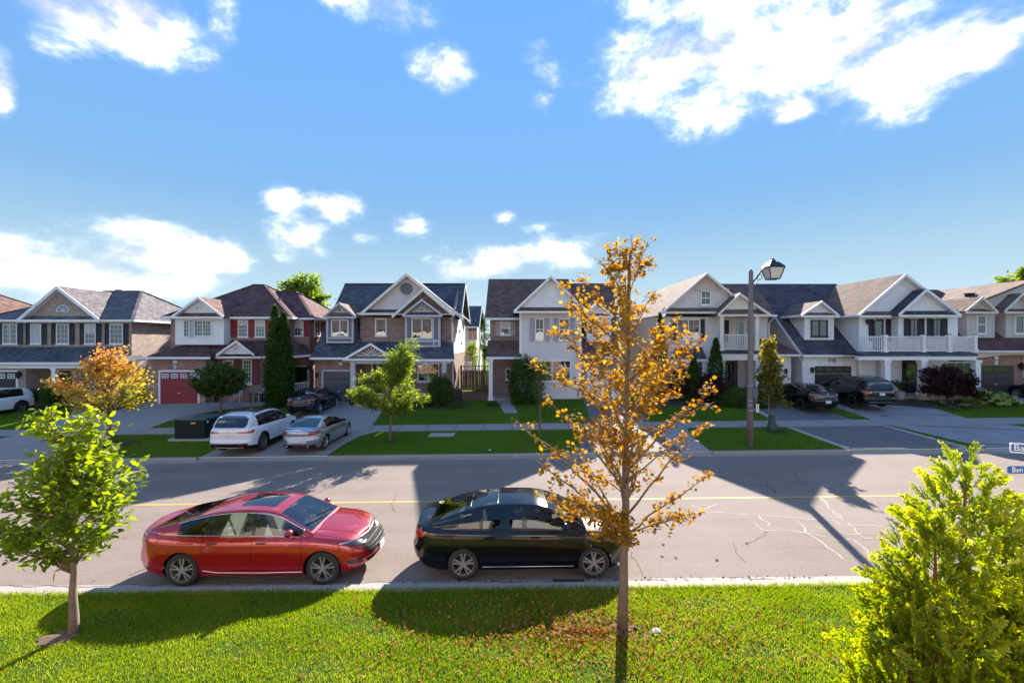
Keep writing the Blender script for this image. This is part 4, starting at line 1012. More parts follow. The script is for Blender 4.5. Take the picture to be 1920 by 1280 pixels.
# ================================================================ HOUSE 5 : cream house with juliet balcony
def house5():
    H = thing('siding_house', 'cream sided gable house with small upstairs balcony and slim cedars behind the street lamp', 'house', (14.5, 34, 1.0))
    win, sh = mkwin(H); gz = G(14,33)-.3
    xl, Yf = 10.1, 32.0; x2 = X(1442,33.0)
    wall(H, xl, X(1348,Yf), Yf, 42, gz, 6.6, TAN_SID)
    wall(H, X(1348,Yf)-.02, x2, 33.2, 42, gz, 6.65, PALE_SID, 'recess_wall')
    lap_wall(H, 'siding', xl, X(1348,Yf), Yf-.001, gz+.3, 6.6, PALE_SID, e=.15)
    lap_wall(H, 'siding', X(1348,33.2), x2, 33.199, gz+.3, 6.6, PALE_SID, e=.15)
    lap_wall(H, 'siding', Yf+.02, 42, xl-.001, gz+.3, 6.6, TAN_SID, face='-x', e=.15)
    Ye, ze, Yr, zr = 32.6, Z(590,32.6), 37.5, Z(532,37.5)
    m = MB(); m.slab([(X(1330,Ye),Ye,ze),(x2+.3,Ye,ze),(20.0,Yr,zr),(X(1330,Yr)-.5,Yr,zr)], .14); m.slab([(20,42.4,ze),(14,42.4,ze),(14,Yr,zr),(20,Yr,zr)], .14); m.build('roof', SH_BROWN, H)
    gutter(H, X(1420,Ye), x2+.3, Ye, ze)
    # the big gable
    front_gable(H, X(1234,31.5), X(1412,31.5), 31.5, Z(589,31.5), X(1325,31.5), Z(511,31.5), 41.5, PALE_SID, SH_TAN, CREAM_TRIM, pent=True, lap=True, zel=Z(591,31.5), zer=Z(583,31.5), ov=.5, bw=.18)
    m = MB(); xa, xb = X(1300,31.94), X(1358,31.94); zq = Z(541,31.94); m.prism([(xa,31.94,zq),(xb,31.94,zq),(X(1326,31.94),31.94,Z(516,31.94))], (0,-.04,0)); m.box(xa-.3,xb+.3,31.86,31.94,zq-.12,zq-.001); m.build('gable_panel', TAN_SID, H)
    win(1313,1332,545,572,31.95,nx=2,nz=2,split='h')
    for a, c in ((1302,535),(1289,545),(1274,551)): pass
    roof_vent(H, X(1295,34), 33.6, 8.55); roof_vent(H, X(1275,36), 36.0, 8.4)
    # balcony gable
    Yb = 30.9; front_gable(H, X(1345,Yb), X(1444,Yb), Yb, Z(589,Yb), X(1387,Yb), Z(549,Yb), 34.5, CREAM_TRIM, SH_TAN, CREAM_TRIM, pent=True, lap=False, ov=.3, bw=.18, zer=Z(588,Yb), pent_h=.34)
    cz0, cz1 = Z(657,31.1), Z(592,31.1)
    column(H, X(1352,31.1), 31.1, cz0, cz1, .26, CREAM_TRIM); column(H, X(1418,31.1), 31.1, cz0, cz1, .26, CREAM_TRIM)
    MB().box(X(1346,31), X(1424,31), 30.9, 33.2, Z(663,30.9), Z(657.5,30.9)).build('balcony_floor', SH_DARK, H)
    MB().box(X(1348,31), X(1423,31), 30.96, 31.25, Z(675,31), Z(663.5,31)).build('balcony_beam', CREAM_TRIM, H)
    railing(H, (X(1356,31.1),31.08), (X(1414,31.1),31.08), cz0+.02, Z(628,31.1)-cz0, CREAM_TRIM)
    for px in (1354, 1419): column(H, X(px,31.1), 31.1, G(15,31), Z(675.5,31), .24, CREAM_TRIM)
    win(1268,1312,598,637,Yf,nx=4,nz=3,split='v'); sh(1259,1267.5,598,638,Yf-.02,BLACK_SHUT); sh(1313,1321,598,638,Yf-.02,BLACK_SHUT)
    win(1381,1395,600,657,33.18,nx=1,nz=2); MB().box(X(1395.6,33), X(1397.5,33), 33.12, 33.19, Z(657,33), Z(598,33)).build('door_post', BROWN_DOOR, H); sh(1358,1366,600,640,33.18,BLACK_SHUT); win(1402,1412,600,630,33.18,nx=1,nz=1); sh(1413,1420,600,640,33.18,BLACK_SHUT)
    # lower bay roof and window
    m = MB(); Y3 = 31.3; z3 = Z(673,Y3); m.slab([(X(1258,Y3),Y3,z3),(X(1326,Y3),Y3,z3),(X(1316,Yf),Yf+.02,Z(650,Yf)),(X(1268,Yf),Yf+.02,Z(650,Yf))], .1); m.build('bay_roof', SH_DARK, H); gutter(H, X(1258,Y3), X(1326,Y3), Y3, z3)
    wall(H, X(1264,31.5), X(1324,31.5), 31.5, Yf-.02, gz, z3-.1, PALE_SID, 'bay'); win(1270,1318,677,704,31.5,nx=6,nz=3,split='v')
    # entry recess
    entry_door(H, X(1364,33.15), G(15,32)+.3, .95, 2.1, 33.17, BLACK_PLAIN, True, CREAM_TRIM); MB().box(X(1376,33), X(1384,33), 33.05, 33.19, G(15,32), Z(676,33)).build('pilaster', BROWN_DOOR, H)
    m = MB(); z0 = G(15,32)+.3; m.box(X(1350,31),X(1422,31),30.9,33.2,gz,z0); m.build('porch_floor', CONCRETE, H)
    # garage wing
    Yg, zg = 31.0, Z(664,31.0); m = MB(); m.slab([(X(1421,Yg),Yg,zg),(X(1503,Yg),Yg,zg),(X(1447,33.2),33.22,Z(635,33.2)),(X(1423,33.2),33.22,Z(635,33.2))], .12); m.build('garage_roof', SH_MAROON, H)
    gutter(H, X(1421,Yg), X(1500,Yg), Yg, zg, CREAM_TRIM); wall(H, X(1424,31.3), X(1483,31.3), 31.3, 33.19, gz, zg-.1, PALE_SID, 'garage_wall'); lap_wall(H, 'siding', X(1424,31.3), X(1481,31.3), 31.299, gz+.3, zg-.12, PALE_SID, e=.15)
    garage_door(H, X(1429,31.3), X(1466,31.3)+.15, G(17,31.5), Z(694,31.3), 31.25, PALE_SID, frame=CREAM_TRIM); sconce(H, X(1471.5,31.28), 31.27, Z(695,31.3), 1.2)
    downspout(H, [(x2+.25,32.5,ze-.1),(x2+.1,32.9,ze-.4),(x2+.05,33.1,ze-.6),(x2+.05,33.1,4.5)])
house5()

# ================================================================ HOUSE 6 : number 715
def house6():
    H = thing('siding_house', 'narrow white house numbered 715 with dark cat-slide roof, black dormer window and garage', 'house', (21.7, 34, 1.1))
    win, sh = mkwin(H); gz = G(21,33)-.3
    xl, xr = 19.75, 23.72; Ye, ze, Yr, zr = 31.0, Z(665,31.0), 37.5, Z(532,37.5)
    sl = (zr-ze)/(Yr-Ye)
    m = MB(); m.slab([(xl,Ye,ze),(xr,Ye,ze),(xr,Yr,zr),(xl,Yr,zr)], .14); m.slab([(xr,Yr,zr),(xr+3,Yr,zr),(xr+3,34,zr-3.1),(xr,34,zr-3.1)], .14); m.slab([(xr+3,43,ze+1),(xl,43,ze+1),(xl,Yr,zr),(xr+3,Yr,zr)], .14); m.build('roof', SH_DARK, H)
    b = MB(); b.bar((xl-.02,Ye,ze-.06),(xl-.02,Yr,zr-.06),.04,.17); b.build('bargeboard', WHITE_TRIM, H); gutter(H, xl, xr-.05, Ye, ze)
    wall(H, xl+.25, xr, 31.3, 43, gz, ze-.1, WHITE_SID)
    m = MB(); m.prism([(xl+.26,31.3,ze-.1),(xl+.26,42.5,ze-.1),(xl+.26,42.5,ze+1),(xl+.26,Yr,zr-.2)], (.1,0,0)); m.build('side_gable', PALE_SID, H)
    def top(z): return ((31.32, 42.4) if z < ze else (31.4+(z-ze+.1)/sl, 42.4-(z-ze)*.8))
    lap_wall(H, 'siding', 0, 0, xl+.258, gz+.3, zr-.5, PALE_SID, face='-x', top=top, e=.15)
    x0, x1 = X(1514,31.3), X(1606,31.3); lap_wall(H, 'siding', x0, x1, 31.299, gz+.3, ze-.12, WHITE_SID, e=.15)
    g0 = G(21.5,31.5); garage_door(H, X(1526,31.3), X(1595,31.3), g0, Z(686,31.3), 31.26, DARK_DOOR, lights=None, frame=WHITE_TRIM, panels=True)
    d = [o for o in H.children if o.name.startswith('garage_door')][0]
    for k in range(4):
        w = (X(1595,31.3)-X(1526,31.3))/4; xc = X(1526,31.3)+w*(k+.5); zc = Z(691,31.3); m = MB(); n = 10
        m.prism([(xc-.22,31.225,zc-.1),(xc+.22,31.225,zc-.1)]+[(xc+.22*math.cos(math.pi*i/n),31.225,zc-.1+.22*math.sin(math.pi*i/n)) for i in range(1,n)], (0,-.02,0)); m.build('light_pane', PANE, d)
    lettering(H, '715', (X(1560,31.27), 31.25, Z(676,31.3)), .36, BLACK_PLAIN, 'house_number', depth=.015)
    sconce(H, X(1521,31.27), 31.28, Z(693,31.3), 1.3)
    downspout(H, [(X(1497,31),31.0,ze-.1),(X(1505,31.2),31.22,ze-.5),(X(1507,31.25),31.25,g0)])
    # dormer
    Yd = 32.2; a, c = X(1508,Yd), X(1563,Yd); wall(H, a, c, Yd, 34.9, Z(638,Yd), Z(591,Yd), WHITE_SID, 'dormer')
    t = MB(); zb, zt = Z(638,Yd), Z(591,Yd)
    t.box(a-.01,a+.15,Yd-.03,Yd-.001,zb,zt).box(c-.15,c+.01,Yd-.03,Yd-.001,zb,zt).box(a+.15,c-.15,Yd-.03,Yd-.001,zb,zb+.14).box(a+.15,c-.15,Yd-.03,Yd-.001,zt-.14,zt); t.build('trim_board', WHITE_TRIM, H)
    lap_wall(H, 'siding', Yd+.02, 34.8, a-.001, zb, zt, WHITE_SID, face='-x', e=.14)
    win(1520,1551,600,631,Yd,nx=2,nz=1,split='v',frame=BLACK_SHUT)
    front_gable(H, X(1502,31.8), X(1573,31.8), 31.8, Z(590,31.8), X(1541,31.8), Z(564,31.8), 36.3, WHITE_SID, SH_TAN, lap=False, ov=.35, bw=.15, pent_h=.2); gutter(H, 31.8, 35, X(1502,31.8)-.03, Z(590,31.8), axis='y')
    roof_vent
    m = MB(); m.bar((xl+1.4,33.2,ze+sl*2.2+.06),(xl+1.7,34.6,ze+sl*3.6+.06),.16,.05); m.build('valley_flashing', GREY_TRIM, H)
house6()

# ================================================================ HOUSE 7 : white house with long balcony
def house7():
    H = thing('siding_house', 'bright white house with long railed balcony over its porch and brown shingle gables', 'house', (27, 34, 1.1))
    win, sh = mkwin(H); gz = G(27,32)-.3
    Yf, xl, xr = 31.0, X(1612,31.0), X(1787,30.7); ze = Z(590,30.6)
    wall(H, xl, xr, Yf, 41, gz, ze-.05, WHITE_SID)
    lap_wall(H, 'siding', xl, xr, Yf-.001, gz+.3, ze-.1, WHITE_SID, e=.15); lap_wall(H, 'siding', Yf+.02, 40, xl-.001, gz+.3, ze-.1, WHITE_SID, face='-x', e=.15)
    for xx in (xl,): MB().box(xx-.07, xx+.09, Yf-.04, Yf+.1, gz, ze-.12).build('corner_board', WHITE_TRIM, H)
    Yq = 30.4; wall(H, X(1684,Yq), xr, Yq, Yf-.02, Z(664,Yq), ze-.1, WHITE_SID, 'bay'); lap_wall(H, 'siding', X(1684,Yq), xr, Yq-.001, Z(664,Yq)+.05, ze-.1, WHITE_SID, e=.15)
    front_gable(H, X(1609,30.5), X(1799,30.5), 30.5, ze, X(1698,30.5), Z(513,30.5), 39.0, WHITE_SID, SH_TAN, pent=True, lap=True, ov=.42, bw=.2)
    front_gable(H, X(1684,29.9), X(1801,29.9), 29.9, Z(589,29.9), X(1737,29.9), Z(541,29.9), 33.5, WHITE_SID, SH_DARK, pent=True, lap=True, ov=.42, bw=.2)
    gutter(H, 30.5, 39, X(1609,30.5)-.04, ze, axis='y')
    for cx_, cz_, Yp_ in ((X(1698,30.9),Z(551,30.9),30.9),(X(1733,30.3),Z(577,30.3),30.3)):
        m = MB(); r, n = .38, 12
        for i in range(n):
            a, c = math.pi*i/n, math.pi*(i+1)/n; m.bar((cx_+r*math.cos(a),Yp_,cz_+r*math.sin(a)),(cx_+r*math.cos(c),Yp_,cz_+r*math.sin(c)),.07,.05,up=(0,1,0))
        m.box(cx_-.7,cx_+.7,Yp_-.03,Yp_+.02,cz_-.07,cz_); m.build('sunburst', WHITE_TRIM, H)
    # balcony level windows and door
    MB().box(X(1641,Yf), X(1656,Yf), Yf-.03, Yf-.002, Z(658,Yf), Z(598,Yf)).build('balcony_door', BLACK_SHUT, H)
    win(1637,1655,600,655,Yf-.03,nx=1,nz=1,frame=BLACK_SHUT,sill=False); sh(1628,1637,598,640,Yf-.02,BLACK_SHUT); sh(1660,1669,598,640,Yf-.02,BLACK_SHUT)
    win(1704.5,1721.5,598,632,Yq-.02,nx=2,nz=1,frame=BLACK_SHUT); win(1747.5,1764.5,598,632,Yq-.02,nx=2,nz=1,frame=BLACK_SHUT)
    for a, c in ((1694,1704),(1722,1732),(1737,1747),(1765,1775)): sh(a, c, 597, 633, Yq-.02, BLACK_SHUT)
    sconce(H, X(1624,Yf), Yf-.02, Z(603,Yf), 1.1)
    # balcony deck with shingle skirt, posts, rails
    Y0 = 29.4; zd = Z(661,Y0); x0, x1 = X(1611,Y0), X(1834,Y0)
    m = MB(); m.slab([(x0,Y0,zd-.12),(x1,Y0,zd-.12),(x1-.2,Y0+.4,zd+.05),(x0,Y0+.4,zd+.05)], .1); m.box(x0, x1-.25, Y0+.4, Yf, zd-.1, zd+.04); m.build('balcony_floor', SH_SLATE, H)
    MB().box(x0, x1-.05, Y0+.05, Y0+.35, zd-.48, zd-.23).build('porch_beam', WHITE_TRIM, H); MB().box(x0, x1-.05, Y0+.351, Yf-.03, zd-.26, zd-.2).build('porch_ceiling', WHITE_TRIM, H)
    zr1 = Z(631,29.6); xs = [X(p,29.6) for p in (1613,1660,1732,1780,1829)]
    for i, xx in enumerate(xs[1:]): 
        o = column(H, xx, 29.65, zd+.02, zr1+.12, .19, WHITE_TRIM); MB().box(xx-.13,xx+.13,29.52,29.78,zr1+.121,zr1+.16).build('post_cap', BLACK_PLAIN, H)
    for a, c in zip(xs, xs[1:]): railing(H, (a+.1,29.65), (c-.1,29.65), zd+.02, zr1-zd-.02, WHITE_TRIM)
    railing(H, (xs[-1],29.75), (xs[-1],Yf), zd+.02, zr1-zd-.02, WHITE_TRIM)
    # porch
    g0 = G(27,29.5); fl = g0+.32
    MB().box(X(1727,Y0), x1, Y0+.1, Yf, gz, fl).build('porch_floor', STONE, H); MB().box(X(1690,Yf), X(1726.5,Y0), Y0+1.0, Yf, gz, fl).build('porch_floor', STONE, H)
    for i in range(2): MB().box(X(1690,Y0), X(1726.5,Y0), Y0+.99-.35*(i+1), Y0+.99-.35*i, gz, fl-.15*(i+1)).build('step', STONE, H)
    for p in (1661, 1729, 1830): column(H, X(p,29.6), 29.62, (fl if p > 1700 else G(24,29.6)), zd-.48, .34 if p > 1665 else .36, WHITE_TRIM)
    railing(H, (X(1736,29.6),29.6), (X(1823,29.6),29.6), fl+.02, .8, WHITE_TRIM)
    entry_door(H, X(1707,Yf), fl, 1.0, 2.15, Yf-.02, BLACK_PLAIN, True, BLACK_SHUT); win(1775,1822,678,712,Yf-.02,nx=3,nz=1,frame=CREAM_TRIM)
    MB().box(X(1641,Yf), X(1655,Yf), Yf-.05, Yf-.02, g0, Z(676,Yf)).build('side_door', GREY_TRIM, H); sconce(H, X(1694,Yf), Yf-.02, Z(684,Yf), 1.2)
house7()

# ================================================================ HOUSE 8 : beige dormers over a brown garage
def house8():
    H = thing('brick_house', 'beige house at the right edge with two dormers and brown garage door', 'house', (34, 34, 1.2))
    win, sh = mkwin(H); gz = G(33,32)-.3
    x0, x1 = 30.75, 46.0; Ye, ze = 30.9, Z(657,30.9); Yt, zt = 33.2, Z(612,33.2)
    m = MB(); m.slab([(x0-.1,Ye,ze),(x1,Ye,ze),(x1,Yt,zt),(x0-.1,Yt,zt)], .12); m.build('lower_roof', SH_MAROON, H); gutter(H, x0-.1, x1, Ye, ze, CREAM_TRIM)
    wall(H, x0+.2, x1, 33.0, 44, gz, 6.9, BEIGE_SID)
    lap_wall
    m = MB(); px_, pz = 37.1, 9.28; m.slab([(x0-.1,32.3,6.75),(px_,32.3,pz),(px_,43,pz),(x0-.1,43,6.75)], .14); m.slab([(px_,32.3,pz),(43.4,32.3,6.75),(43.4,43,6.75),(px_,43,pz)], .14); m.build('roof', SH_TAN, H)
    m = MB(); m.slab([(28.6,34.4,6.9),(36,34.4,6.9),(36,38.5,9.24),(28.6,38.5,9.24)], .14); m.slab([(36,43,6.9),(28.6,43,6.9),(28.6,38.5,9.24),(36,38.5,9.24)], .14); m.build('roof', SH_MAROON, H)
    m = MB(); m.prism([(x0,32.5,6.6),(43.3,32.5,6.6),(px_,32.5,pz-.2)], (0,.1,0)); m.build('gable_wall', BEIGE_SID, H)
    for (a, c, pk) in ((1812,1864,1842),(1885,1944,1918)):
        Yd = 32.0; A, C = X(a,Yd), X(c,Yd); wall(H, A, C, Yd, 33.4, Z(633,Yd), Z(584,Yd), BEIGE_SID, 'dormer')
        t = MB(); zb, zq = Z(633,Yd), Z(584,Yd)
        for xx in (A, C-.12): t.box(xx,xx+.12,Yd-.03,Yd-.001,zb,zq)
        w_ = (C-A)/5
        for i in range(1, 5): t.box(A+w_*i-.02,A+w_*i+.02,Yd-.02,Yd-.001,zb,zq)
        t.build('trim_board', BEIGE_SID, H)
        front_gable(H, X(a-3,31.6), X(c+6,31.6), 31.6, Z(583,31.6), X(pk,31.6), Z(556 if pk < 1900 else 549,31.6), 35.0, BEIGE_SID, SH_TAN, CREAM_TRIM, lap=False, ov=.35, bw=.17, pent_h=.2)
    win(1830,1847,591,626,32.0,nx=1,nz=2,split='h'); win(1901,1919,591,626,32.0,nx=1,nz=1)
    Yg = 31.4; wall(H, X(1806,Yg), x1, Yg, 33.0, gz, ze-.1, ORANGE_BRICK, 'garage_wall')
    g0 = G(34,31.5); garage_door(H, X(1832,Yg), X(1900,Yg), g0, Z(685,Yg), Yg-.02, BROWN_DOOR, rows=4, cols=2, panels=True)
    d = [o for o in H.children if o.name.startswith('garage_door')][0]
    for a, c in ((1834,1857),(1862,1889)): MB().box(X(a,Yg),X(c,Yg),Yg-.06,Yg-.05,Z(696,Yg),Z(688,Yg)).build('light_pane', PANE, d)
    # shallow arched beam
    m = MB(); n = 12; a, c = X(1822,31.0), X(1990,31.0); za, zb = Z(661,31.0), Z(671,31.0)
    pts = [(a,31.05,za),(a,31.05,zb)]+[(lerp(a+.5,c-.5,i/n),31.05,zb+.22*math.sin(math.pi*i/n)) for i in range(n+1)]+[(c,31.05,zb),(c,31.05,za)]
    m.prism(list(reversed(pts)), (0,.15,0)); m.build('arched_beam', CREAM_TRIM, H)
    oval(H, X(1867,Yg), Yg, Z(670.5,Yg), .16, .12); m = MB(); kx = X(1867,Yg); m.prism([(kx-.13,Yg-.001,Z(675,Yg)),(kx+.13,Yg-.001,Z(675,Yg)),(kx+.09,Yg-.001,Z(684,Yg)),(kx-.09,Yg-.001,Z(684,Yg))], (0,-.05,0)); m.build('keystone', CREAM_TRIM, H)
    sconce(H, X(1911,Yg), Yg, Z(686,Yg), 1.5); roof_vent(H, 34.6, 34.4, 8.3); win(1918,1940,670,706,Yg,nx=1,nz=1)
house8()

# ================================================================ houses beyond
def house0():
    H = thing('brick_house', 'house whose brown hip roof just shows left of the black shuttered house', 'house', (-47, 38, .4))
    wall(H, -55, -40.6, 34, 44, 0, 6.2, RED_BRICK); hip(H, -55.5, -40.2, 33.6, 44.4, 6.3, 9.2, -50, -45, 39, SH_BROWN); gutter(H, -55.5, -40.2, 33.6, 6.3)
house0()
def house9():
    H = thing('siding_house', 'distant pale house with dark slate roof seen through the gap beside the wooden fence', 'house', (-8, 56, .9))
    x1 = X(901,54); wall(H, -18, x1-.4, 52.5, 62, .5, Z(612,52), PALE_SID)
    m = MB(); ze, zr = Z(612,52), Z(573,56); m.slab([(-18.4,52,ze),(x1,52,ze),(x1,56.5,zr),(-18.4,56.5,zr)], .15); m.slab([(x1,62.5,ze),(-18.4,62.5,ze),(-18.4,56.5,zr),(x1,56.5,zr)], .15); m.build('roof', SH_SLATE, H); gutter(H, -18.4, x1, 52, ze)
    m = MB(); m.prism([(x1-.41,52.5,ze-.1),(x1-.41,62,ze-.1),(x1-.41,56.5,zr-.2)], (-.1,0,0)); m.build('side_gable', TAN_SID, H)
    b = MB(); b.bar((x1,51.9,ze-.1),(x1,56.5,zr-.05),.05,.28); b.build('bargeboard', CREAM_TRIM, H)
    window(H, X(886,52.5), Z(626,52.5), 1.1, 1.5, 52.5, nx=2, nz=1); window(H, X(876,52.5), Z(667,52.5), 1.6, 1.4, 52.5, nx=2, nz=1)
    MB().box(-8, x1-.4, 52.46, 52.5, Z(645,52.5), Z(641,52.5)).build('trim_board', WHITE_TRIM, H)
house9()
# wooden fence in the gap, plank by plank
def fence(x0, x1, y, h, label):
    T = thing('wooden_fence', label, 'fence', ((x0+x1)/2, y, G((x0+x1)/2, y)))
    g = G((x0+x1)/2, y); rg = random.Random(3)
    ms_ = [MB().add([(-.066,-.01,0),(.066,-.01,0),(.066,-.01,1.62+k),(0,-.01,1.66+k),(-.066,-.01,1.62+k),(-.066,.012,0),(.066,.012,0),(.066,.012,1.62+k),(0,.012,1.66+k),(-.066,.012,1.62+k)],[(0,1,2,3,4),(9,8,7,6,5),(0,5,6,1),(1,6,7,2),(2,7,8,3),(3,8,9,4),(4,9,5,0)]).mesh('plank', WOOD_FENCE) for k in (0,.02,-.02)]
    n = int((x1-x0)/.142)
    for i in range(n):
        o = place(rg.choice(ms_), 'plank', T, (x0+.142*(i+.5), y+rg.uniform(-.008,.008), g+.05)); o.rotation_euler = (0, rg.uniform(-.012,.012), 0)
    for zz in (.35, 1.45): MB().box(x0, x1, y+.02, y+.06, g+zz, g+zz+.09).build('rail', WOOD_FENCE, T)
    MB().box(x0, x1, y-.03, y+.05, g+2.0, g+2.06).build('top_rail', WOOD_FENCE, T)
    sp = MB().box(-.02,.02,-.01,.02,0,.34).mesh('spindle', WOOD_FENCE)
    for i in range(int((x1-x0)/.16)): place(sp, 'spindle', T, (x0+.16*(i+.5), y, g+1.68))
    for xx in (x0, (x0+x1)/2, x1): MB().box(xx-.06, xx+.06, y+.02, y+.14, g, g+2.1).build('post', WOOD_FENCE, T)
fence(-4.15, -1.75, 37.0, 1.7, 'brown wooden privacy fence closing the gap between the slate roofed house and white gable house')
# ---------------------------------------------------------------- the houses on our own side of the street (seen in the windows and car paint)
def own_side(x0, w, label, wmat, bmat):
    H = thing('terraced_house', label, 'house', (x0+w/2, -1.5, .4), 0)
    y = -1.2; g = G(x0+w/2, -1)-.3
    MB().box(x0, x0+w, -10, y, g, 3.3).build('ground_floor', bmat, H); MB().box(x0, x0+w, -10, y-.02, 3.31, 6.6).build('upper_floor', wmat, H)
    m = MB(); m.slab([(x0-.2,y+.4,6.6),(x0+w+.2,y+.4,6.6),(x0+w+.2,-6,9.4),(x0-.2,-6,9.4)], .15); m.slab([(x0+w+.2,-10.5,6.6),(x0-.2,-10.5,6.6),(x0-.2,-6,9.4),(x0+w+.2,-6,9.4)], .15); m.build('roof', SH_GREY, H)
    gl = PANE
    for k in range(3):
        xc = x0+w*(k+.5)/3
        for zc, h in ((1.9,1.5),(5.0,1.5)):
            o = place(WC[0], 'window', H, (xc, y, zc)); o.rotation_euler = (0,0,math.pi); link('pane', WC[1], o)
WC = (MB().box(-.75,.75,-.06,.0,-.85,-.75).box(-.75,.75,-.06,.0,.75,.85).box(-.75,-.65,-.06,0,-.75,.75).box(.65,.75,-.06,0,-.75,.75).box(-.03,.03,-.05,0,-.75,.75).mesh('window', WHITE_TRIM), MB().box(-.66,.66,-.03,-.001,-.76,.76).mesh('pane', PANE))
own_side(-32, 15, 'white and red brick terraced house on the near side facing the red garage', WHITE_SID, RED_BRICK)
own_side(-16, 15, 'cream terraced house on the near side behind the red sedan', CREAM_TRIM, RED_BRICK)
own_side(0, 15, 'white and red brick terraced house on the near side behind the golden tree', WHITE_SID, RED_BRICK)
own_side(16, 15, 'tan terraced house on the near side facing the long balcony', CREAM_TRIM, ORANGE_BRICK)
# ---------------------------------------------------------------- cars
def pchip(pts):
    pts = sorted(pts); xs = [p[0] for p in pts]; ys = [p[1] for p in pts]; n = len(xs)
    h = [xs[i+1]-xs[i] for i in range(n-1)]; d = [(ys[i+1]-ys[i])/h[i] for i in range(n-1)]
    m = [d[0]]+[0 if d[i-1]*d[i] <= 0 else 2*d[i-1]*d[i]/(d[i-1]+d[i]) for i in range(1, n-1)]+[d[-1]]
    def f(x):
        if x <= xs[0]: return ys[0]
        if x >= xs[-1]: return ys[-1]
        i = 0
        while x > xs[i+1]: i += 1
        t = (x-xs[i])/h[i]; t2, t3 = t*t, t*t*t
        return (2*t3-3*t2+1)*ys[i]+(t3-2*t2+t)*h[i]*m[i]+(-2*t3+3*t2)*ys[i+1]+(t3-t2)*h[i]*m[i+1]
    return f
GLASS_CLEAR = seethrough('car_glass', (.42,.47,.46), 1.7)
GLASS_DARK = glassmat('tinted_car_glass', (.006,.007,.008), ior=1.75)
GLASS_WS = seethrough('windscreen_glass', (.55,.60,.60), 2.5)
RUBBER = simple('tyre_rubber', (.022,.022,.023), .85, var=.2, scale=30)
CHROME = simple('chrome', (.75,.75,.77), .12, 1, var=0)
ALLOY = simple('alloy', (.80,.80,.82), .35, 1, var=0)
ALLOY_DK = simple('dark_alloy', (.018,.018,.02), .4, .6, var=0)
TRIM_BLK = simple('gloss_black_trim', (.01,.01,.011), .2, var=0)
PLASTIC = simple('black_plastic', (.018,.018,.02), .85, var=.1, scale=20, spec=.08)
SEAT_CLOTH = simple('seat_leather', (.48,.46,.42), .55, var=.08)
SEAT_DARK = simple('dark_seat', (.03,.03,.032), .7, var=.1)
LENS_RED = simple('red_lens', (.35,.008,.01), .12, var=0, coat=1)
LENS_CLR = simple('clear_lens', (.05,.055,.065), .2, 0, var=0, coat=.2)
LENS_AMB = simple('amber_lens', (.7,.22,.02), .15, var=0, coat=1)
PLATE = simple('number_plate', (.6,.6,.62), .5, var=.15, scale=14)

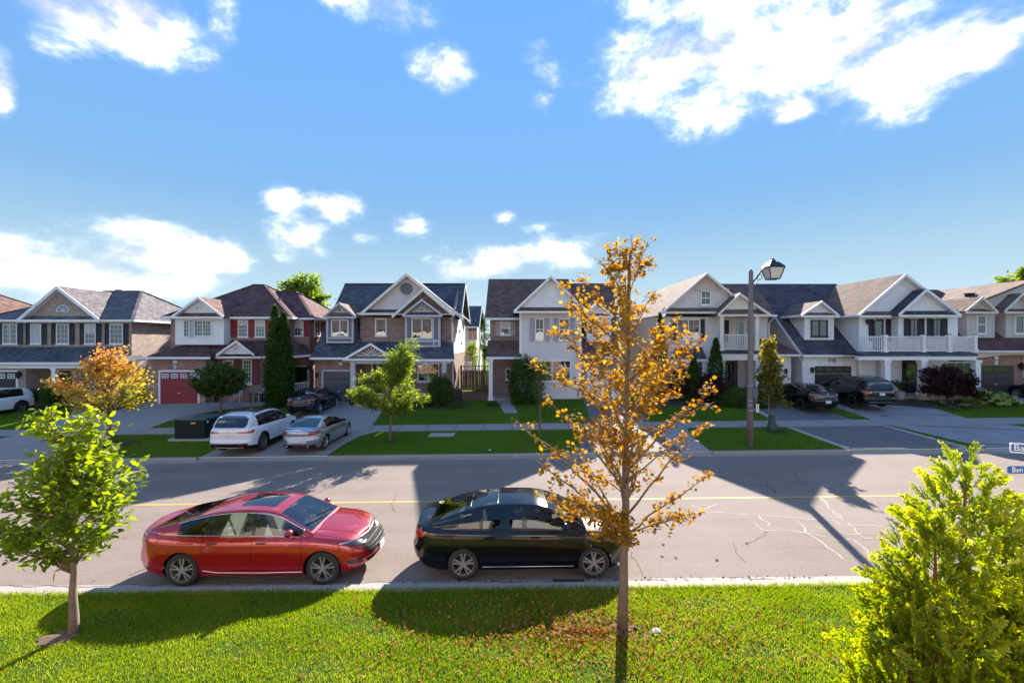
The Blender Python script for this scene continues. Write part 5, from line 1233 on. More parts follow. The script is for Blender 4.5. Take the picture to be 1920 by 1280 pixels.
class Car:
    def __init__(s, sp):
        s.__dict__.update(sp); s.sp = sp
        s.xf = s.wb/2+s.fo; s.xr = -s.wb/2-s.ro
        s.f_zs = pchip(s.zs); s.f_zc = pchip(s.zc); s.f_zt = pchip(s.zt); s.f_w = pchip(s.plan)
        s.f_os = pchip(sp.get('off_side', [(0,.075),(.1,.025),(.3,.004),(.55,.0),(.74,.012),(.86,.03),(1,.085)]))
        s.f_of = pchip(sp.get('off_front', [(0,.16),(.15,.05),(.4,.0),(.65,.03),(.85,.12),(1,.26)]))
        s.f_or = pchip(sp.get('off_rear', [(0,.20),(.2,.03),(.42,.0),(.6,.04),(.8,.05),(1,.11)]))
        s.build_half()
    def zbot(s, x):
        k = 0
        if x > s.wb/2+.35: k = (x-s.wb/2-.35)/(s.fo-.35)*.06
        if x < -s.wb/2-.35: k = (-s.wb/2-.35-x)/(s.ro-.35)*.10
        return s.clear+k
    def build_half(s):
        st = s.step; a, b = s.front_a, s.rear_a; nf, nr = s.front_n, s.rear_n
        pts = []
        NF = max(10, int(1.5/st*.5))
        for i in range(NF):
            ph = math.pi/2*(1-(i/NF)); ph = ph
            dx = a*max(0, math.sin(ph))**(2/nf); y = max(0, math.cos(ph))**(2/nf)
            x = s.xf-a+dx; pts.append((x, s.f_w(x)*y))
        mids = set(); x0, x1 = s.xf-a, s.xr+b; n = int((x0-x1)/st)
        for i in range(n+1): mids.add(round(x0+(x1-x0)*i/n, 4))
        for d in s.doors:
            for e in d: mids = {m for m in mids if abs(m-e) > st*.45}|{round(e,4)}
        for x in sorted(mids, reverse=True): pts.append((x, s.f_w(x)))
        for i in range(1, NF+1):
            ph = math.pi/2*(i/NF); dx = b*math.sin(ph)**(2/nr); y = max(0, math.cos(ph))**(2/nr)
            x = s.xr+b-dx; pts.append((x, s.f_w(x)*y))
        pts[0] = (s.xf, 0); pts[-1] = (s.xr, 0)
        s.plan_pts = pts; m = len(pts); nv = s.levels
        vs = [0, .04]+[.1+.9*i/(nv-3) for i in range(nv-2)]
        s.vs = vs; s.ring = []
        for i, (x, y) in enumerate(pts):
            p, q = pts[max(i-1,0)], pts[min(i+1,m-1)]
            t = Vector((q[0]-p[0], q[1]-p[1])); nrm = Vector((-t.y, t.x)).normalized() if t.length > 1e-9 else Vector((0,1))
            if nrm.y < 0 or (abs(nrm.y) < 1e-6 and ((x > 0) != (nrm.x > 0))): nrm = -nrm
            if i == 0: nrm = Vector((1,0))
            if i == m-1: nrm = Vector((-1,0))
            row = []
            zb, zt = s.zbot(x), s.f_zs(x)
            for v in vs:
                oe = s.f_of(v) if nrm.x > 0 else s.f_or(v)
                fl = 0
                if s.flare:
                    for xw in (s.wb/2, -s.wb/2): fl += s.flare*math.exp(-((x-xw)/.36)**4)*max(0, math.sin(math.pi*min(1,max(0,(v-.1)/.95))))
                o = nrm.x**2*oe+nrm.y**2*(s.f_os(v)-fl)
                row.append(Vector((x-nrm.x*o, max(0, y-nrm.y*o) if 0 < i < m-1 else 0, zb+(zt-zb)*v)))
            s.ring.append((row, nrm))
        # greenhouse
        bx = [s.xA, s.xD]+list(s.gx)
        xs = set(); n = int((s.xA-s.xD)/st)
        for i in range(n+1): xs.add(round(s.xA+(s.xD-s.xA)*i/n, 4))
        for e in bx: xs = {q for q in xs if abs(q-e) > st*.45}|{round(e,4)}
        s.g_xs = sorted(xs, reverse=True)
        ringtop = sorted([(r[0][-1].x, r[0][-1].y) for r in s.ring]); fx = [p[0] for p in ringtop]; fy = [p[1] for p in ringtop]
        s.ytop = lambda x: float(np.interp(x, fx, fy))
        s.ts = [0, .06]+[.06+.84*i/7 for i in range(1, 8)]+[.95, 1.0]
        s.us = [0, .05, .10]+[.1+.9*i/11 for i in range(1, 12)]
        s.gh = []; Hm = max(p[1] for p in s.zt)
        for x in s.g_xs:
            yb = s.ytop(x)-s.inset; zb = s.f_zs(x)-.012; zt = max(s.f_zt(x), zb+.001)
            k = min(1, max(0, (zt-zb)/(Hm-zb))); yr = yb+(s.y_roof-yb)*k**.85; zr = zb+(zt-zb)*s.rho
            row = []
            for t in s.ts: row.append(Vector((x, yb+(yr-yb)*t+.028*math.sin(math.pi*t)*k, zb+(zr-zb)*t)))
            for u in s.us[1:]: row.append(Vector((x, yr*(1-u), zr+(zt-zr)*(1-(1-u)**2.4))))
            s.gh.append(row)
        s.nt = len(s.ts)
    def in_arch(s, p, extra=0):
        for xw in (s.wb/2, -s.wb/2):
            if (p.x-xw)**2+(p.z-s.r)**2 < (s.ra+extra)**2: return True
        return False
    def make(s, T, lod=False):
        parts = {}
        def put(key, mats=None): 
            if key not in parts: parts[key] = MB()
            return parts[key]
        def quad(key, a, b, c, d, mirror, mi=0):
            mb = put(key); i = len(mb.v)
            ps = [a, b, c, d]
            if mirror: ps = [Vector((p.x, -p.y, p.z)) for p in ps][::-1]
            idx = []
            for p in ps:
                k = (round(p.x,4), round(p.y,4), round(p.z,4)); dd = mb.__dict__.setdefault('ix', {})
                if k not in dd: dd[k] = len(mb.v); mb.v.append((p.x, p.y, p.z))
                idx.append(dd[k])
            u = []
            for q in idx:
                if q not in u: u.append(q)
            if len(u) >= 3: mb.f.append(tuple(u)); mb.m.append(mi)
        # snap ring vertices to the wheel arch circle
        for row, nrm in s.ring:
            if abs(nrm.y) < .6: continue
            for p in row:
                for xw in (s.wb/2, -s.wb/2):
                    d = math.hypot(p.x-xw, p.z-s.r)
                    if abs(d-s.ra) < s.step*.78 and d > 1e-6:
                        k = s.ra/d; p.x = xw+(p.x-xw)*k; p.z = s.r+(p.z-s.r)*k
        nv = len(s.vs)
        for mir in (0, 1):
            for i in range(len(s.ring)-1):
                A, nA = s.ring[i]; B, nB = s.ring[i+1]
                for j in range(nv-1):
                    c = (A[j]+A[j+1]+B[j]+B[j+1])/4; v = (s.vs[j]+s.vs[j+1])/2
                    side = abs((nA.y+nB.y)/2) > .6
                    if side and s.in_arch(c): continue
                    key = 'body'
                    if side and .1 < v:
                        for k, d in enumerate(s.doors):
                            if d[1] < c.x < d[0] and not s.in_arch(c, .055): key = ('door', k, mir)
                    mi = 0
                    if s.clad and side and (v < s.clad or s.in_arch(c, .07)): mi = 1
                    if s.clad and not side and v < s.clad*.9: mi = 1
                    quad(key, A[j], B[j], B[j+1], A[j+1], mir, mi)
                # deck
                pa, pb = A[-1], B[-1]; K = 8
                if s.hollow and s.xD+.25 < pb.x and pa.x < s.xA-.22: continue
                def dk(p, t):
                    zc = s.f_zc(p.x) if (p.x > s.xA-.25 or p.x < s.xD+.25) else p.z-.01
                    return Vector((p.x, p.y*(1-t), p.z+(zc-p.z)*(1-(1-t)**2.3)))
                for k in range(K):
                    t0, t1 = (k/K)**1.5, ((k+1)/K)**1.5
                    quad('body', dk(pa,t0), dk(pb,t0), dk(pb,t1), dk(pa,t1), mir)
            for i in range(len(s.gh)-1):
                A, B = s.gh[i], s.gh[i+1]; xm = (s.g_xs[i]+s.g_xs[i+1])/2
                for j in range(len(A)-1):
                    key, mi = 'body', 0
                    if j < s.nt-1:
                        t = (s.ts[j]+s.ts[j+1])/2
                        if .06 < t < .9:
                            for k, (xa, xb) in enumerate(s.sidewin):
                                if xb < xm < xa: key = ('side_window', k, mir)
                            if key == 'body' and s.sidewin[-1][1] < xm < s.sidewin[0][0]: mi = 2
                    else:
                        u = (s.us[j-s.nt+1]+s.us[j-s.nt+2])/2
                        if s.ws[1] < xm < s.ws[0] and u > .05: key = ('windscreen',)
                        elif s.rw[1] < xm < s.rw[0] and u > .05: key = ('rear_window',)
                        elif s.sunroof and s.sunroof[1] < xm < s.sunroof[0] and u > s.sunroof[2]: key = ('sunroof',)
                        elif s.blackroof and u > .05: mi = 2
                    quad(key, A[j], B[j], B[j+1], A[j+1], mir, mi)
        full = MB()
        for mb in parts.values():
            b0 = len(full.v); full.v += mb.v; full.f += [tuple(b0+q for q in f) for f in mb.f]
        s.bvh = BVHTree.FromPolygons([Vector(v) for v in full.v], full.f)
        s.parts = parts
        mats = [s.paint, PLASTIC, TRIM_BLK]
        s.body = parts['body'].build('body', mats, T, True, True)
        names = {'door': s.paint}
        s.door_obj = {}
        for key, mb in parts.items():
            if key == 'body': continue
            if key[0] == 'door': o = mb.build('door', mats, T, True, True); s.door_obj[key[1:]] = o
            else:
                g = s.glass if key[0] != 'windscreen' else (s.ws_glass)
                if key[0] == 'sunroof': g = GLASS_DARK
                mb.build(key[0], g, T, True, True)
        return T
    def hit(s, o, d):
        loc, n, i, dist = s.bvh.ray_cast(Vector(o), Vector(d).normalized(), 20)
        return (loc, n) if loc is not None else (None, None)
    def patch(s, T, name, mat, view, top, bot, off=.006, nu=14, nv=5, mirror=True, thick=0):
        """view: 'side' (a=x), 'front' (a=y), 'rear' (a=y), 'top' (a=x,b=y), or an angle (deg from +x towards +y) looking inwards; top/bot polylines (a,b)"""
        def ev(pl, t):
            d = [0]
            for p, q in zip(pl, pl[1:]): d.append(d[-1]+math.hypot(q[0]-p[0], q[1]-p[1]))
            L_ = d[-1]*t; 
            for k in range(len(pl)-1):
                if L_ <= d[k+1]+1e-9:
                    f = (L_-d[k])/max(1e-9, d[k+1]-d[k]); return (lerp(pl[k][0],pl[k+1][0],f), lerp(pl[k][1],pl[k+1][1],f))
            return pl[-1]
        if view == 'side': d, e = Vector((0,-1,0)), Vector((1,0,0))
        elif view == 'front': d, e = Vector((-1,0,0)), Vector((0,1,0))
        elif view == 'rear': d, e = Vector((1,0,0)), Vector((0,1,0))
        elif view == 'top': d, e = Vector((0,0,-1)), Vector((1,0,0))
        else:
            d, e, bs, sg_ = s.corner(view)
            top = [(bs+a*sg_, b) for a, b in top]; bot = [(bs+a*sg_, b) for a, b in bot]
        P = []
        for j in range(nv+1):
            row = []
            for i in range(nu+1):
                A, B = ev(top, i/nu), ev(bot, i/nu); a, b = lerp(A[0],B[0],j/nv), lerp(A[1],B[1],j/nv)
                o = e*a-d*6 + (Vector((0,b,0)) if view == 'top' else Vector((0,0,b)))
                p, n = s.hit(o, d)
                if p is None: row.append(None); continue
                if n.dot(d) > 0: n = -n
                row.append(p+n*off)
            P.append(row)
        out = []
        for sg in ((1, -1) if mirror else (1,)):
            m = MB()
            for j in range(nv):
                for i in range(nu):
                    q = [P[j][i], P[j+1][i], P[j+1][i+1], P[j][i+1]]
                    if any(v is None for v in q): continue
                    c = (q[1]-q[0]).cross(q[3]-q[0])
                    if c.dot(d) > 0: q = q[::-1]
                    if sg < 0: q = [Vector((v.x,-v.y,v.z)) for v in q][::-1]
                    m.add(q, [(0,1,2,3)])
            if m.f: 
                o = m.build(name, mat, T, True, True)
                bm = bmesh.new(); bm.from_mesh(o.data); bmesh.ops.remove_doubles(bm, verts=bm.verts, dist=1e-4); bm.to_mesh(o.data); bm.free()
                out.append(o)
        return out
    def corner(s, view):
        """oblique view on a body corner: a = 0 at the corner, positive towards the flank"""
        a = R(view); d = -Vector((math.cos(a), math.sin(a), 0)); e = Vector((-math.sin(a), math.cos(a), 0))
        c = Vector((s.xf-.25, s.W/2-.12, 0)) if view < 90 else Vector((s.xr+.2, s.W/2-.14, 0))
        return d, e, c.dot(e), (1 if view < 90 else -1)
    def strip(s, T, name, mat, view, pts, rad=.006, mirror=True, n=24, off=0.0, parent=None):
        if view == 'side': d, e = Vector((0,-1,0)), Vector((1,0,0))
        elif view == 'rear': d, e = Vector((1,0,0)), Vector((0,1,0))
        elif view == 'front': d, e = Vector((-1,0,0)), Vector((0,1,0))
        elif view == 'top': d, e = Vector((0,0,-1)), Vector((1,0,0))
        else:
            d, e, bs, sg_ = s.corner(view); pts = [(bs+a*sg_, b) for a, b in pts]
        dd = [0]
        for p, q in zip(pts, pts[1:]): dd.append(dd[-1]+math.hypot(q[0]-p[0], q[1]-p[1]))
        P = []
        for i in range(n+1):
            L_ = dd[-1]*i/n; k = 0
            while k < len(pts)-2 and L_ > dd[k+1]: k += 1
            f = (L_-dd[k])/max(1e-9, dd[k+1]-dd[k]); a, b = lerp(pts[k][0],pts[k+1][0],f), lerp(pts[k][1],pts[k+1][1],f)
            o = e*a-d*6+(Vector((0,b,0)) if view == 'top' else Vector((0,0,b)))
            p, nn = s.hit(o, d)
            if p is not None: P.append(p-d*off)
        if len(P) < 2: return
        for sg in ((1,-1) if mirror else (1,)):
            MB().tube([Vector((p.x, p.y*sg, p.z)) for p in P], rad, 5).build(name, mat, T, True, True)
    def wheels(s, T, spokes=5, style='double', mat=None, back=None, rr=None, only=None):
        mat = mat or ALLOY; back = back or ALLOY_DK; r, tw = s.r, s.tw; rr = rr or r*.735
        key = (s.name, 'w')
        mt = MB().lathe([(rr*.97,-tw/2+.01),(rr*1.02,-tw/2),(r*.93,-tw/2),(r*.985,-tw/2+.025),(r,-tw/2+.06),(r,tw/2-.06),(r*.985,tw/2-.025),(r*.93,tw/2),(rr*1.02,tw/2),(rr*.97,tw/2-.01)], axis='y', n=40).mesh('tyre', RUBBER, smooth=True)
        mr = MB(); yo = -tw/2
        mr.lathe([(rr,yo+.012),(rr*.93,yo+.014),(rr*.90,yo+.045),(rr*.89,tw/2-.03)], axis='y', n=40)
        mr.lathe([(0,yo+.018),(rr*.17,yo+.018),(rr*.2,yo+.045),(rr*.2,yo+.09)], axis='y', n=20)
        for k in range(spokes):
            a = 2*math.pi*k/spokes+math.pi/2
            offs = ((-.16,-.19),(.16,.19)) if style == 'double' else ((0,0),)
            for o1, o2 in offs:
                w1, w2 = (.040, .030) if style == 'double' else (.085, .06)
                p = Vector((math.cos(a+o1*1.2)*rr*.15, yo+.022, math.sin(a+o1*1.2)*rr*.15)); q = Vector((math.cos(a+o2)*rr*.93, yo+.016, math.sin(a+o2)*rr*.93))
                d = (q-p).normalized(); nn = Vector((0,1,0)).cross(d)
                vs = []
                for c, w_ in ((p,w1*rr/.24*.8),(q,w2*rr/.24)):
                    for sx, sy in ((-1,0),(1,0),(1,.035),(-1,.035)): vs.append(c+nn*sx*w_/2+Vector((0,sy,0)))
                mr.add(vs, [(3,2,1,0),(4,5,6,7),(0,1,5,4),(1,2,6,5),(2,3,7,6),(3,0,4,7)])
        mrm = mr.mesh('rim', mat)
        mbk = MB().lathe([(0,yo+.075),(rr*.9,yo+.075)], axis='y', n=32).lathe([(0,yo+.06),(rr*.5,yo+.06),(rr*.5,yo+.08)], axis='y', n=24).mesh('brake_disc', back)
        for xw in (s.wb/2, -s.wb/2):
            for sg in (-1, 1):
                w = link('wheel', None, T, (xw, sg*(s.W/2-tw/2-.022), r)); w.empty_display_size = .1
                if sg > 0: w.rotation_euler = (0,0,math.pi)
                link('tyre', mt, w); link('rim', mrm, w); link('brake_disc', mbk, w)
        # wheel wells and floor
        m = MB()
        for xw in (s.wb/2, -s.wb/2):
            n = 20; ra = s.ra+.004
            for sg in (-1, 1):
                P = []
                for i in range(n+1):
                    a = math.pi*(-.12)+math.pi*1.24*i/n; x, z = xw+ra*math.cos(a), s.r+ra*math.sin(a)
                    P.append([(x, sg*(s.W/2-.07), z), (x, sg*.45, z)])
                m.grid(P); c = [p[1] for p in P]; b0 = len(m.v); m.v += c; m.f.append(tuple(range(b0, b0+len(c)))); m.m.append(0)
        m.box(s.xr+.62, s.xf-.62, -s.W/2+.12, s.W/2-.12, s.clear-.01, s.clear+.12)
        m.build('underbody', PLASTIC, T, False, True)
    def seams(s, T):
        for (k, mir), o in s.door_obj.items():
            xa, xb = s.doors[k]; 
            for xx in (xa, xb):
                row = min(s.ring, key=lambda r: abs(r[0][10].x-xx) if abs(r[1].y) > .6 else 9)[0]
                P = [p for p, v in zip(row, s.vs) if v > .1 and not s.in_arch(p, .05)]
                if mir: P = [Vector((p.x,-p.y,p.z)) for p in P]
                if len(P) > 1: MB().tube(P, .0045, 4).build('door_seam', TRIM_BLK, T, False, True)
    def mirror_(s, T, x, z, mat=None):
        for sg in (1,-1):
            y = s.ytop(x)-.02; m = MB(); c = Vector((x-.02, sg*(y+.12), z+.10)); n = 10
            P = []
            for i in range(9):
                t = i/8; w = math.sin(math.pi*min(.97, max(.03, t)))**.55
                P.append([c+Vector((.10*math.cos(2*math.pi*j/n)*w*(1 if math.cos(2*math.pi*j/n) > 0 else .35), sg*(t-.5)*.24, .075*math.sin(2*math.pi*j/n)*w)) for j in range(n)])
            m.grid(P, closed=True, flip=sg < 0); mo = m.build('mirror', mat or s.paint, T, True, True)
            MB().bar((x-.01, sg*(y-.04), z-.0), c-Vector((0, sg*.06, .05)), .05, .035).build('mirror_arm', TRIM_BLK, T, False, True)
    def handles(s, T, z, mat):
        for (k, mir), o in s.door_obj.items():
            xa, xb = s.doors[k]; x0 = xb+.10
            p, n = s.hit((x0+.09, 6, z), (0,-1,0))
            if p is None: continue
            y = p.y*(1 if not mir else -1); sg = 1 if not mir else -1
            MB().bar((x0, y+sg*.022, z), (x0+.19, y+sg*.024, z+.005), .022, .028).box(x0+.005,x0+.03,min(y-sg*.01,y+sg*.02),max(y-sg*.01,y+sg*.02),z-.01,z+.01).build('handle', mat, o, False, True)
    def interior(s, T, mat, rear=True):
        def seat(x, y, w=.5):
            m = MB(); zb = s.clear+.12
            m.bar((x-.1,y,zb+.18),(x+.42,y,zb+.22),w,.16); m.bar((x-.12,y,zb+.2),(x-.36,y,zb+.78),w*.96,.14,up=(1,0,0)); m.bar((x-.37,y,zb+.80),(x-.42,y,zb+.97),.26,.09,up=(1,0,0))
            m.build('seat', mat, T, False, True)
        seat(.15, .37); seat(.15, -.37)
        if rear: seat(-.75, .33, .62); seat(-.75, -.33, .62)
        m = MB(); zc = s.f_zs(s.xA)-.06; m.box(s.xA-.62, s.xA+.1, -s.ytop(s.xA)+.08, s.ytop(s.xA)-.08, zc-.22, zc-.02); m.build('dashboard', SEAT_DARK, T, False, True)
        m = MB(); n = 16; c = Vector((s.xA-.74, .37, zc+.0)); m.tube([c+Vector((.06*math.sin(2*math.pi*i/n), .18*math.cos(2*math.pi*i/n), .17*math.sin(2*math.pi*i/n))) for i in range(n+1)], .014, 6); m.build('steering_wheel', TRIM_BLK, T, False, True)
        MB().box(s.xr+.4, s.xf-.5, -s.W/2+.14, s.W/2-.14, s.clear+.10, s.clear+.13).build('cabin_floor', SEAT_DARK, T, False, True)
        MB().box(s.xD+.12, s.xD+.62, -s.ytop(s.xD+.4)+.08, s.ytop(s.xD+.4)-.08, s.f_zs(s.xD+.4)-.1, s.f_zs(s.xD+.4)-.04).build('parcel_shelf', SEAT_DARK, T, False, True)
    def edge_trim(s, T, mat, rad=.011, lower=True):
        """bright strip round the side glass"""
        xa, xb = s.sidewin[0][0], s.sidewin[-1][1]; up, lo = [], []
        ju = s.ts.index(.95) if .95 in s.ts else -3
        for x, row in zip(s.g_xs, s.gh):
            if xb-.06 <= x <= xa+.04: up.append(row[ju-1]+Vector((0,.004,.0))); lo.append(row[1]+Vector((0,.004,0)))
        for sg in (1,-1):
            f = lambda p: Vector((p.x, p.y*sg, p.z))
            MB().tube([f(p) for p in up], rad, 5).build('window_trim', mat, T, True, True)
            if lower: MB().tube([f(p) for p in lo], rad*.8, 5).build('window_trim', mat, T, True, True)
    def plate(s, T, rear=True, z=.75, w=.31, h=.155, mat=None):
        p, n = s.hit((-6 if rear else 6, 0, z), (1 if rear else -1, 0, 0))
        if p is None: return
        x = p.x+(-.012 if rear else .012); m = MB(); m.box(x-.008, x+.008, -w/2, w/2, z-h/2, z+h/2); return m.build('number_plate', mat or PLATE, T, False, True)
    def wipers(s, T):
        for y0, y1 in ((.55,-.05),(.0,-.58)):
            P = []
            for i in range(9):
                y = lerp(y0, y1, i/8); x = s.xA-.10-.10*(i/8)
                p, n = s.hit((x, y, 5), (0,0,-1))
                if p: P.append(p+Vector((0,0,.02)))
            if len(P) > 2: MB().tube(P, .009, 5).build('wiper', PLASTIC, T, True, True)

def sedan_spec(**k):
    d = dict(name='sedan', wb=2.83, fo=.94, ro=1.15, W=1.86, clear=.19, r=.335, tw=.225, ra=.375, step=.03, levels=26, front_a=.95, front_n=2.7, rear_a=.75, rear_n=2.9,
        zs=[(2.36,.70),(2.1,.79),(1.6,.89),(1.0,.945),(0,.955),(-1,.975),(-1.9,1.02),(-2.4,1.05),(-2.6,1.04)],
        zc=[(2.36,.72),(2.2,.80),(1.8,.915),(1.3,.985),(1.0,1.01),(0,1.0),(-1.9,1.09),(-2.3,1.11),(-2.6,1.07)],
        zt=[(1.18,.985),(.8,1.19),(.42,1.37),(.1,1.43),(-.3,1.45),(-.8,1.42),(-1.2,1.345),(-1.7,1.21),(-2.22,1.09)],
        plan=[(2.4,.86),(1.6,.925),(.8,.93),(-1.2,.93),(-1.9,.915),(-2.6,.86)],
        xA=1.18, xD=-2.22, inset=.035, y_roof=.575, rho=.93, flare=0.0, clad=0, hollow=False, blackroof=False, sunroof=None,
        doors=[(1.0,.0),(0.0,-1.0)], sidewin=[(.98,.02),(-.06,-.95),(-1.0,-1.55)], ws=(1.13,.44), rw=(-1.22,-2.12), glass=GLASS_DARK, ws_glass=GLASS_DARK, paint=None)
    d.update(k); d['gx'] = [e for p in d['sidewin'] for e in p]+list(d['ws'])+list(d['rw'])+(list(d['sunroof'][:2]) if d['sunroof'] else [])
    return d
def put_car(name, label, spec, x, y, rz, group=None, zoff=0):
    C_ = Car(spec); T = thing(name, label, 'car', (x, y, G(x,y)+zoff), rz, group)
    T.rotation_euler = (0, -GR if abs(math.cos(rz)) > .7 else 0, rz)
    C_.make(T); return C_, T
GRP_K, GRP_D = 'cars parked along the near kerb', 'cars parked on the driveways'

# ---- red sedan at the kerb
RED_PAINT = carpaint('red_paint', (.34,.003,.012), metal=.4, rough=.25)
c, T = put_car('sedan', 'glossy red sedan with sunroof parked along the near kerb', sedan_spec(paint=RED_PAINT, hollow=True, glass=GLASS_CLEAR, ws_glass=GLASS_WS, step=.024, levels=32, sunroof=(.22,-.52,.36)), -5.23, 10.05, 0, GRP_K, -.155)
T.location.z = GR*-5.23+.004
c.wheels(T, 5, 'double', ALLOY, ALLOY_DK); c.seams(T); c.mirror_(T, .78, .97); c.handles(T, .86, CHROME); c.interior(T, SEAT_CLOTH); c.edge_trim(T, CHROME); c.wipers(T)
c.patch(T, 'headlight', LENS_CLR, 35, [(-.52,.735),(-.30,.755),(.05,.785),(.20,.79)], [(-.48,.69),(-.3,.685),(.0,.705),(.20,.78)], .008)
c.strip(T, 'chrome_strip', CHROME, 20, [(-.78,.75),(-.3,.785),(.0,.80),(.16,.805)], .013)
c.patch(T, 'grille', PLASTIC, 'front', [(-.62,.735),(0,.75),(.62,.735)], [(-.55,.50),(0,.47),(.55,.50)], .008, mirror=False)
for zz in (.55,.61,.67): c.strip(T, 'grille_bar', ALLOY_DK, 'front', [(-.56,zz),(0,zz-.005),(.56,zz)], .005, mirror=False, off=.012)
c.patch(T, 'lower_grille', PLASTIC, 'front', [(-.6,.40),(.6,.40)], [(-.5,.28),(.5,.28)], .006, mirror=False)
c.patch(T, 'fog_light', TRIM_BLK, 40, [(-.12,.46),(.2,.46)], [(-.15,.36),(.12,.38)], .007)
c.patch(T, 'tail_light', LENS_RED, 145, [(-.38,.985),(.0,.975),(.17,.96)], [(-.34,.86),(.0,.865),(.12,.88)], .008)
c.strip(T, 'chrome_strip', CHROME, 'side', [(1.02,.285),(.2,.275),(-.7,.29),(-.98,.335)], .010, off=.004)
c.strip(T, 'chrome_strip', CHROME, 150, [(.2,.46),(0,.49),(-.5,.51)], .008, off=.004)
c.strip(T, 'bonnet_crease', RED_PAINT, 'top', [(1.15,.50),(1.7,.47),(2.1,.40)], .006); c.strip(T, 'bonnet_seam', TRIM_BLK, 'top', [(1.22,.72),(1.7,.74),(2.08,.66)], .004)
c.strip(T, 'boot_seam', TRIM_BLK, 'top', [(-2.1,.66),(-2.4,.62)], .004); c.plate(T, True, .72); c.plate(T, False, .45)
c.strip(T, 'door_crease', RED_PAINT, 'side', [(1.35,.80),(.4,.80),(-.8,.815),(-1.9,.84)], .007)

# ---- black sedan at the kerb
BLACK_PAINT = carpaint('black_paint', (.005,.005,.007), metal=.0, rough=.1, coat=.12)
c, T = put_car('sedan', 'glossy black sedan parked along the near kerb beside the golden tree', sedan_spec(paint=BLACK_PAINT, wb=2.67, fo=.88, ro=1.13, W=1.80, hollow=True, glass=GLASS_CLEAR, ws_glass=GLASS_WS, step=.024, levels=32, r=.32, ra=.36, front_a=.85, front_n=2.8, rear_a=.6, rear_n=3.0,
    zs=[(2.25,.72),(2.0,.82),(1.5,.92),(1.0,.965),(0,.975),(-1,.99),(-1.8,1.02),(-2.3,1.05),(-2.5,1.04)],
    zc=[(2.25,.75),(2.05,.85),(1.7,.945),(1.3,1.0),(1.0,1.02),(0,1.0),(-1.9,1.10),(-2.3,1.125),(-2.5,1.09)],
    zt=[(1.2,1.0),(.8,1.22),(.4,1.39),(.1,1.445),(-.3,1.46),(-.8,1.44),(-1.2,1.37),(-1.6,1.25),(-2.06,1.10)],
    plan=[(2.3,.84),(1.5,.895),(.8,.90),(-1.2,.90),(-1.8,.885),(-2.5,.84)], xA=1.2, xD=-2.06, y_roof=.56,
    doors=[(.95,-.05),(-.05,-1.0)], sidewin=[(.93,-.02),(-.12,-.93),(-1.0,-1.42)], ws=(1.14,.42), rw=(-1.22,-1.97)), .34, 10.15, 0, GRP_K)
T.location.z = GR*.34+.004
c.wheels(T, 5, 'double', simple('satin_alloy', (.55,.55,.58), .4, .85, var=0), ALLOY_DK); c.seams(T); c.mirror_(T, .76, .99); c.handles(T, .86, TRIM_BLK); c.interior(T, SEAT_DARK); c.edge_trim(T, TRIM_BLK, .009); c.wipers(T)
c.patch(T, 'headlight', LENS_CLR, 35, [(-.55,.76),(.0,.79),(.2,.80)], [(-.5,.66),(.0,.665),(.14,.72)], .008); c.patch(T, 'indicator', LENS_AMB, 58, [(-.02,.765),(.1,.775)], [(-.02,.68),(.08,.715)], .011, 5, 3)
c.patch(T, 'grille', PLASTIC, 'front', [(-.58,.765),(0,.78),(.58,.765)], [(-.52,.56),(0,.54),(.52,.56)], .008, mirror=False)
for zz in (.6,.68): c.strip(T, 'grille_bar', CHROME, 'front', [(-.54,zz),(0,zz),(.54,zz)], .007, mirror=False, off=.01)
c.patch(T, 'lower_grille', PLASTIC, 'front', [(-.6,.44),(.6,.44)], [(-.52,.28),(.52,.28)], .006, mirror=False)
c.patch(T, 'tail_light', LENS_RED, 145, [(-.30,1.0),(.0,.985),(.16,.965)], [(-.26,.855),(.0,.85),(.11,.87)], .008)
c.strip(T, 'chrome_strip', CHROME, 'side', [(.92,.275),(-.95,.275)], .007, off=.004)
c.strip(T, 'door_crease', BLACK_PAINT, 'side', [(1.5,.86),(.4,.87),(-.8,.885),(-1.9,.91)], .008)
for yy in (.22,.48): c.strip(T, 'bonnet_crease', BLACK_PAINT, 'top', [(1.25,yy+.06),(1.7,yy+.03),(2.05,yy)], .007)
for xx in (.40,-.62,-1.2): c.strip(T, 'roof_seam', CHROME if xx == .4 else TRIM_BLK, 'top', [(xx,-.5),(xx,.5)], .004, mirror=False)
MB().add([(-1.08,0,1.385),(-1.28,0,1.335),(-1.24,0,1.43),(-1.15,.02,1.37),(-1.15,-.02,1.37)], [(0,3,2),(3,1,2),(0,2,4),(4,2,1),(0,1,3),(0,4,1)]).build('antenna', BLACK_PAINT, T, False, True)
m = MB(); p, n = c.hit((-1.95, .45, 5), (0,0,-1)); 
if p is not None: m.lathe([(.05,0),(.065,0),(.065,.004),(.05,.004)], (p.x, p.y, p.z+.006), n=16); m.build('decal', WHITE_TRIM, T, False, True)
c.plate(T, True, .78); c.plate(T, False, .48)

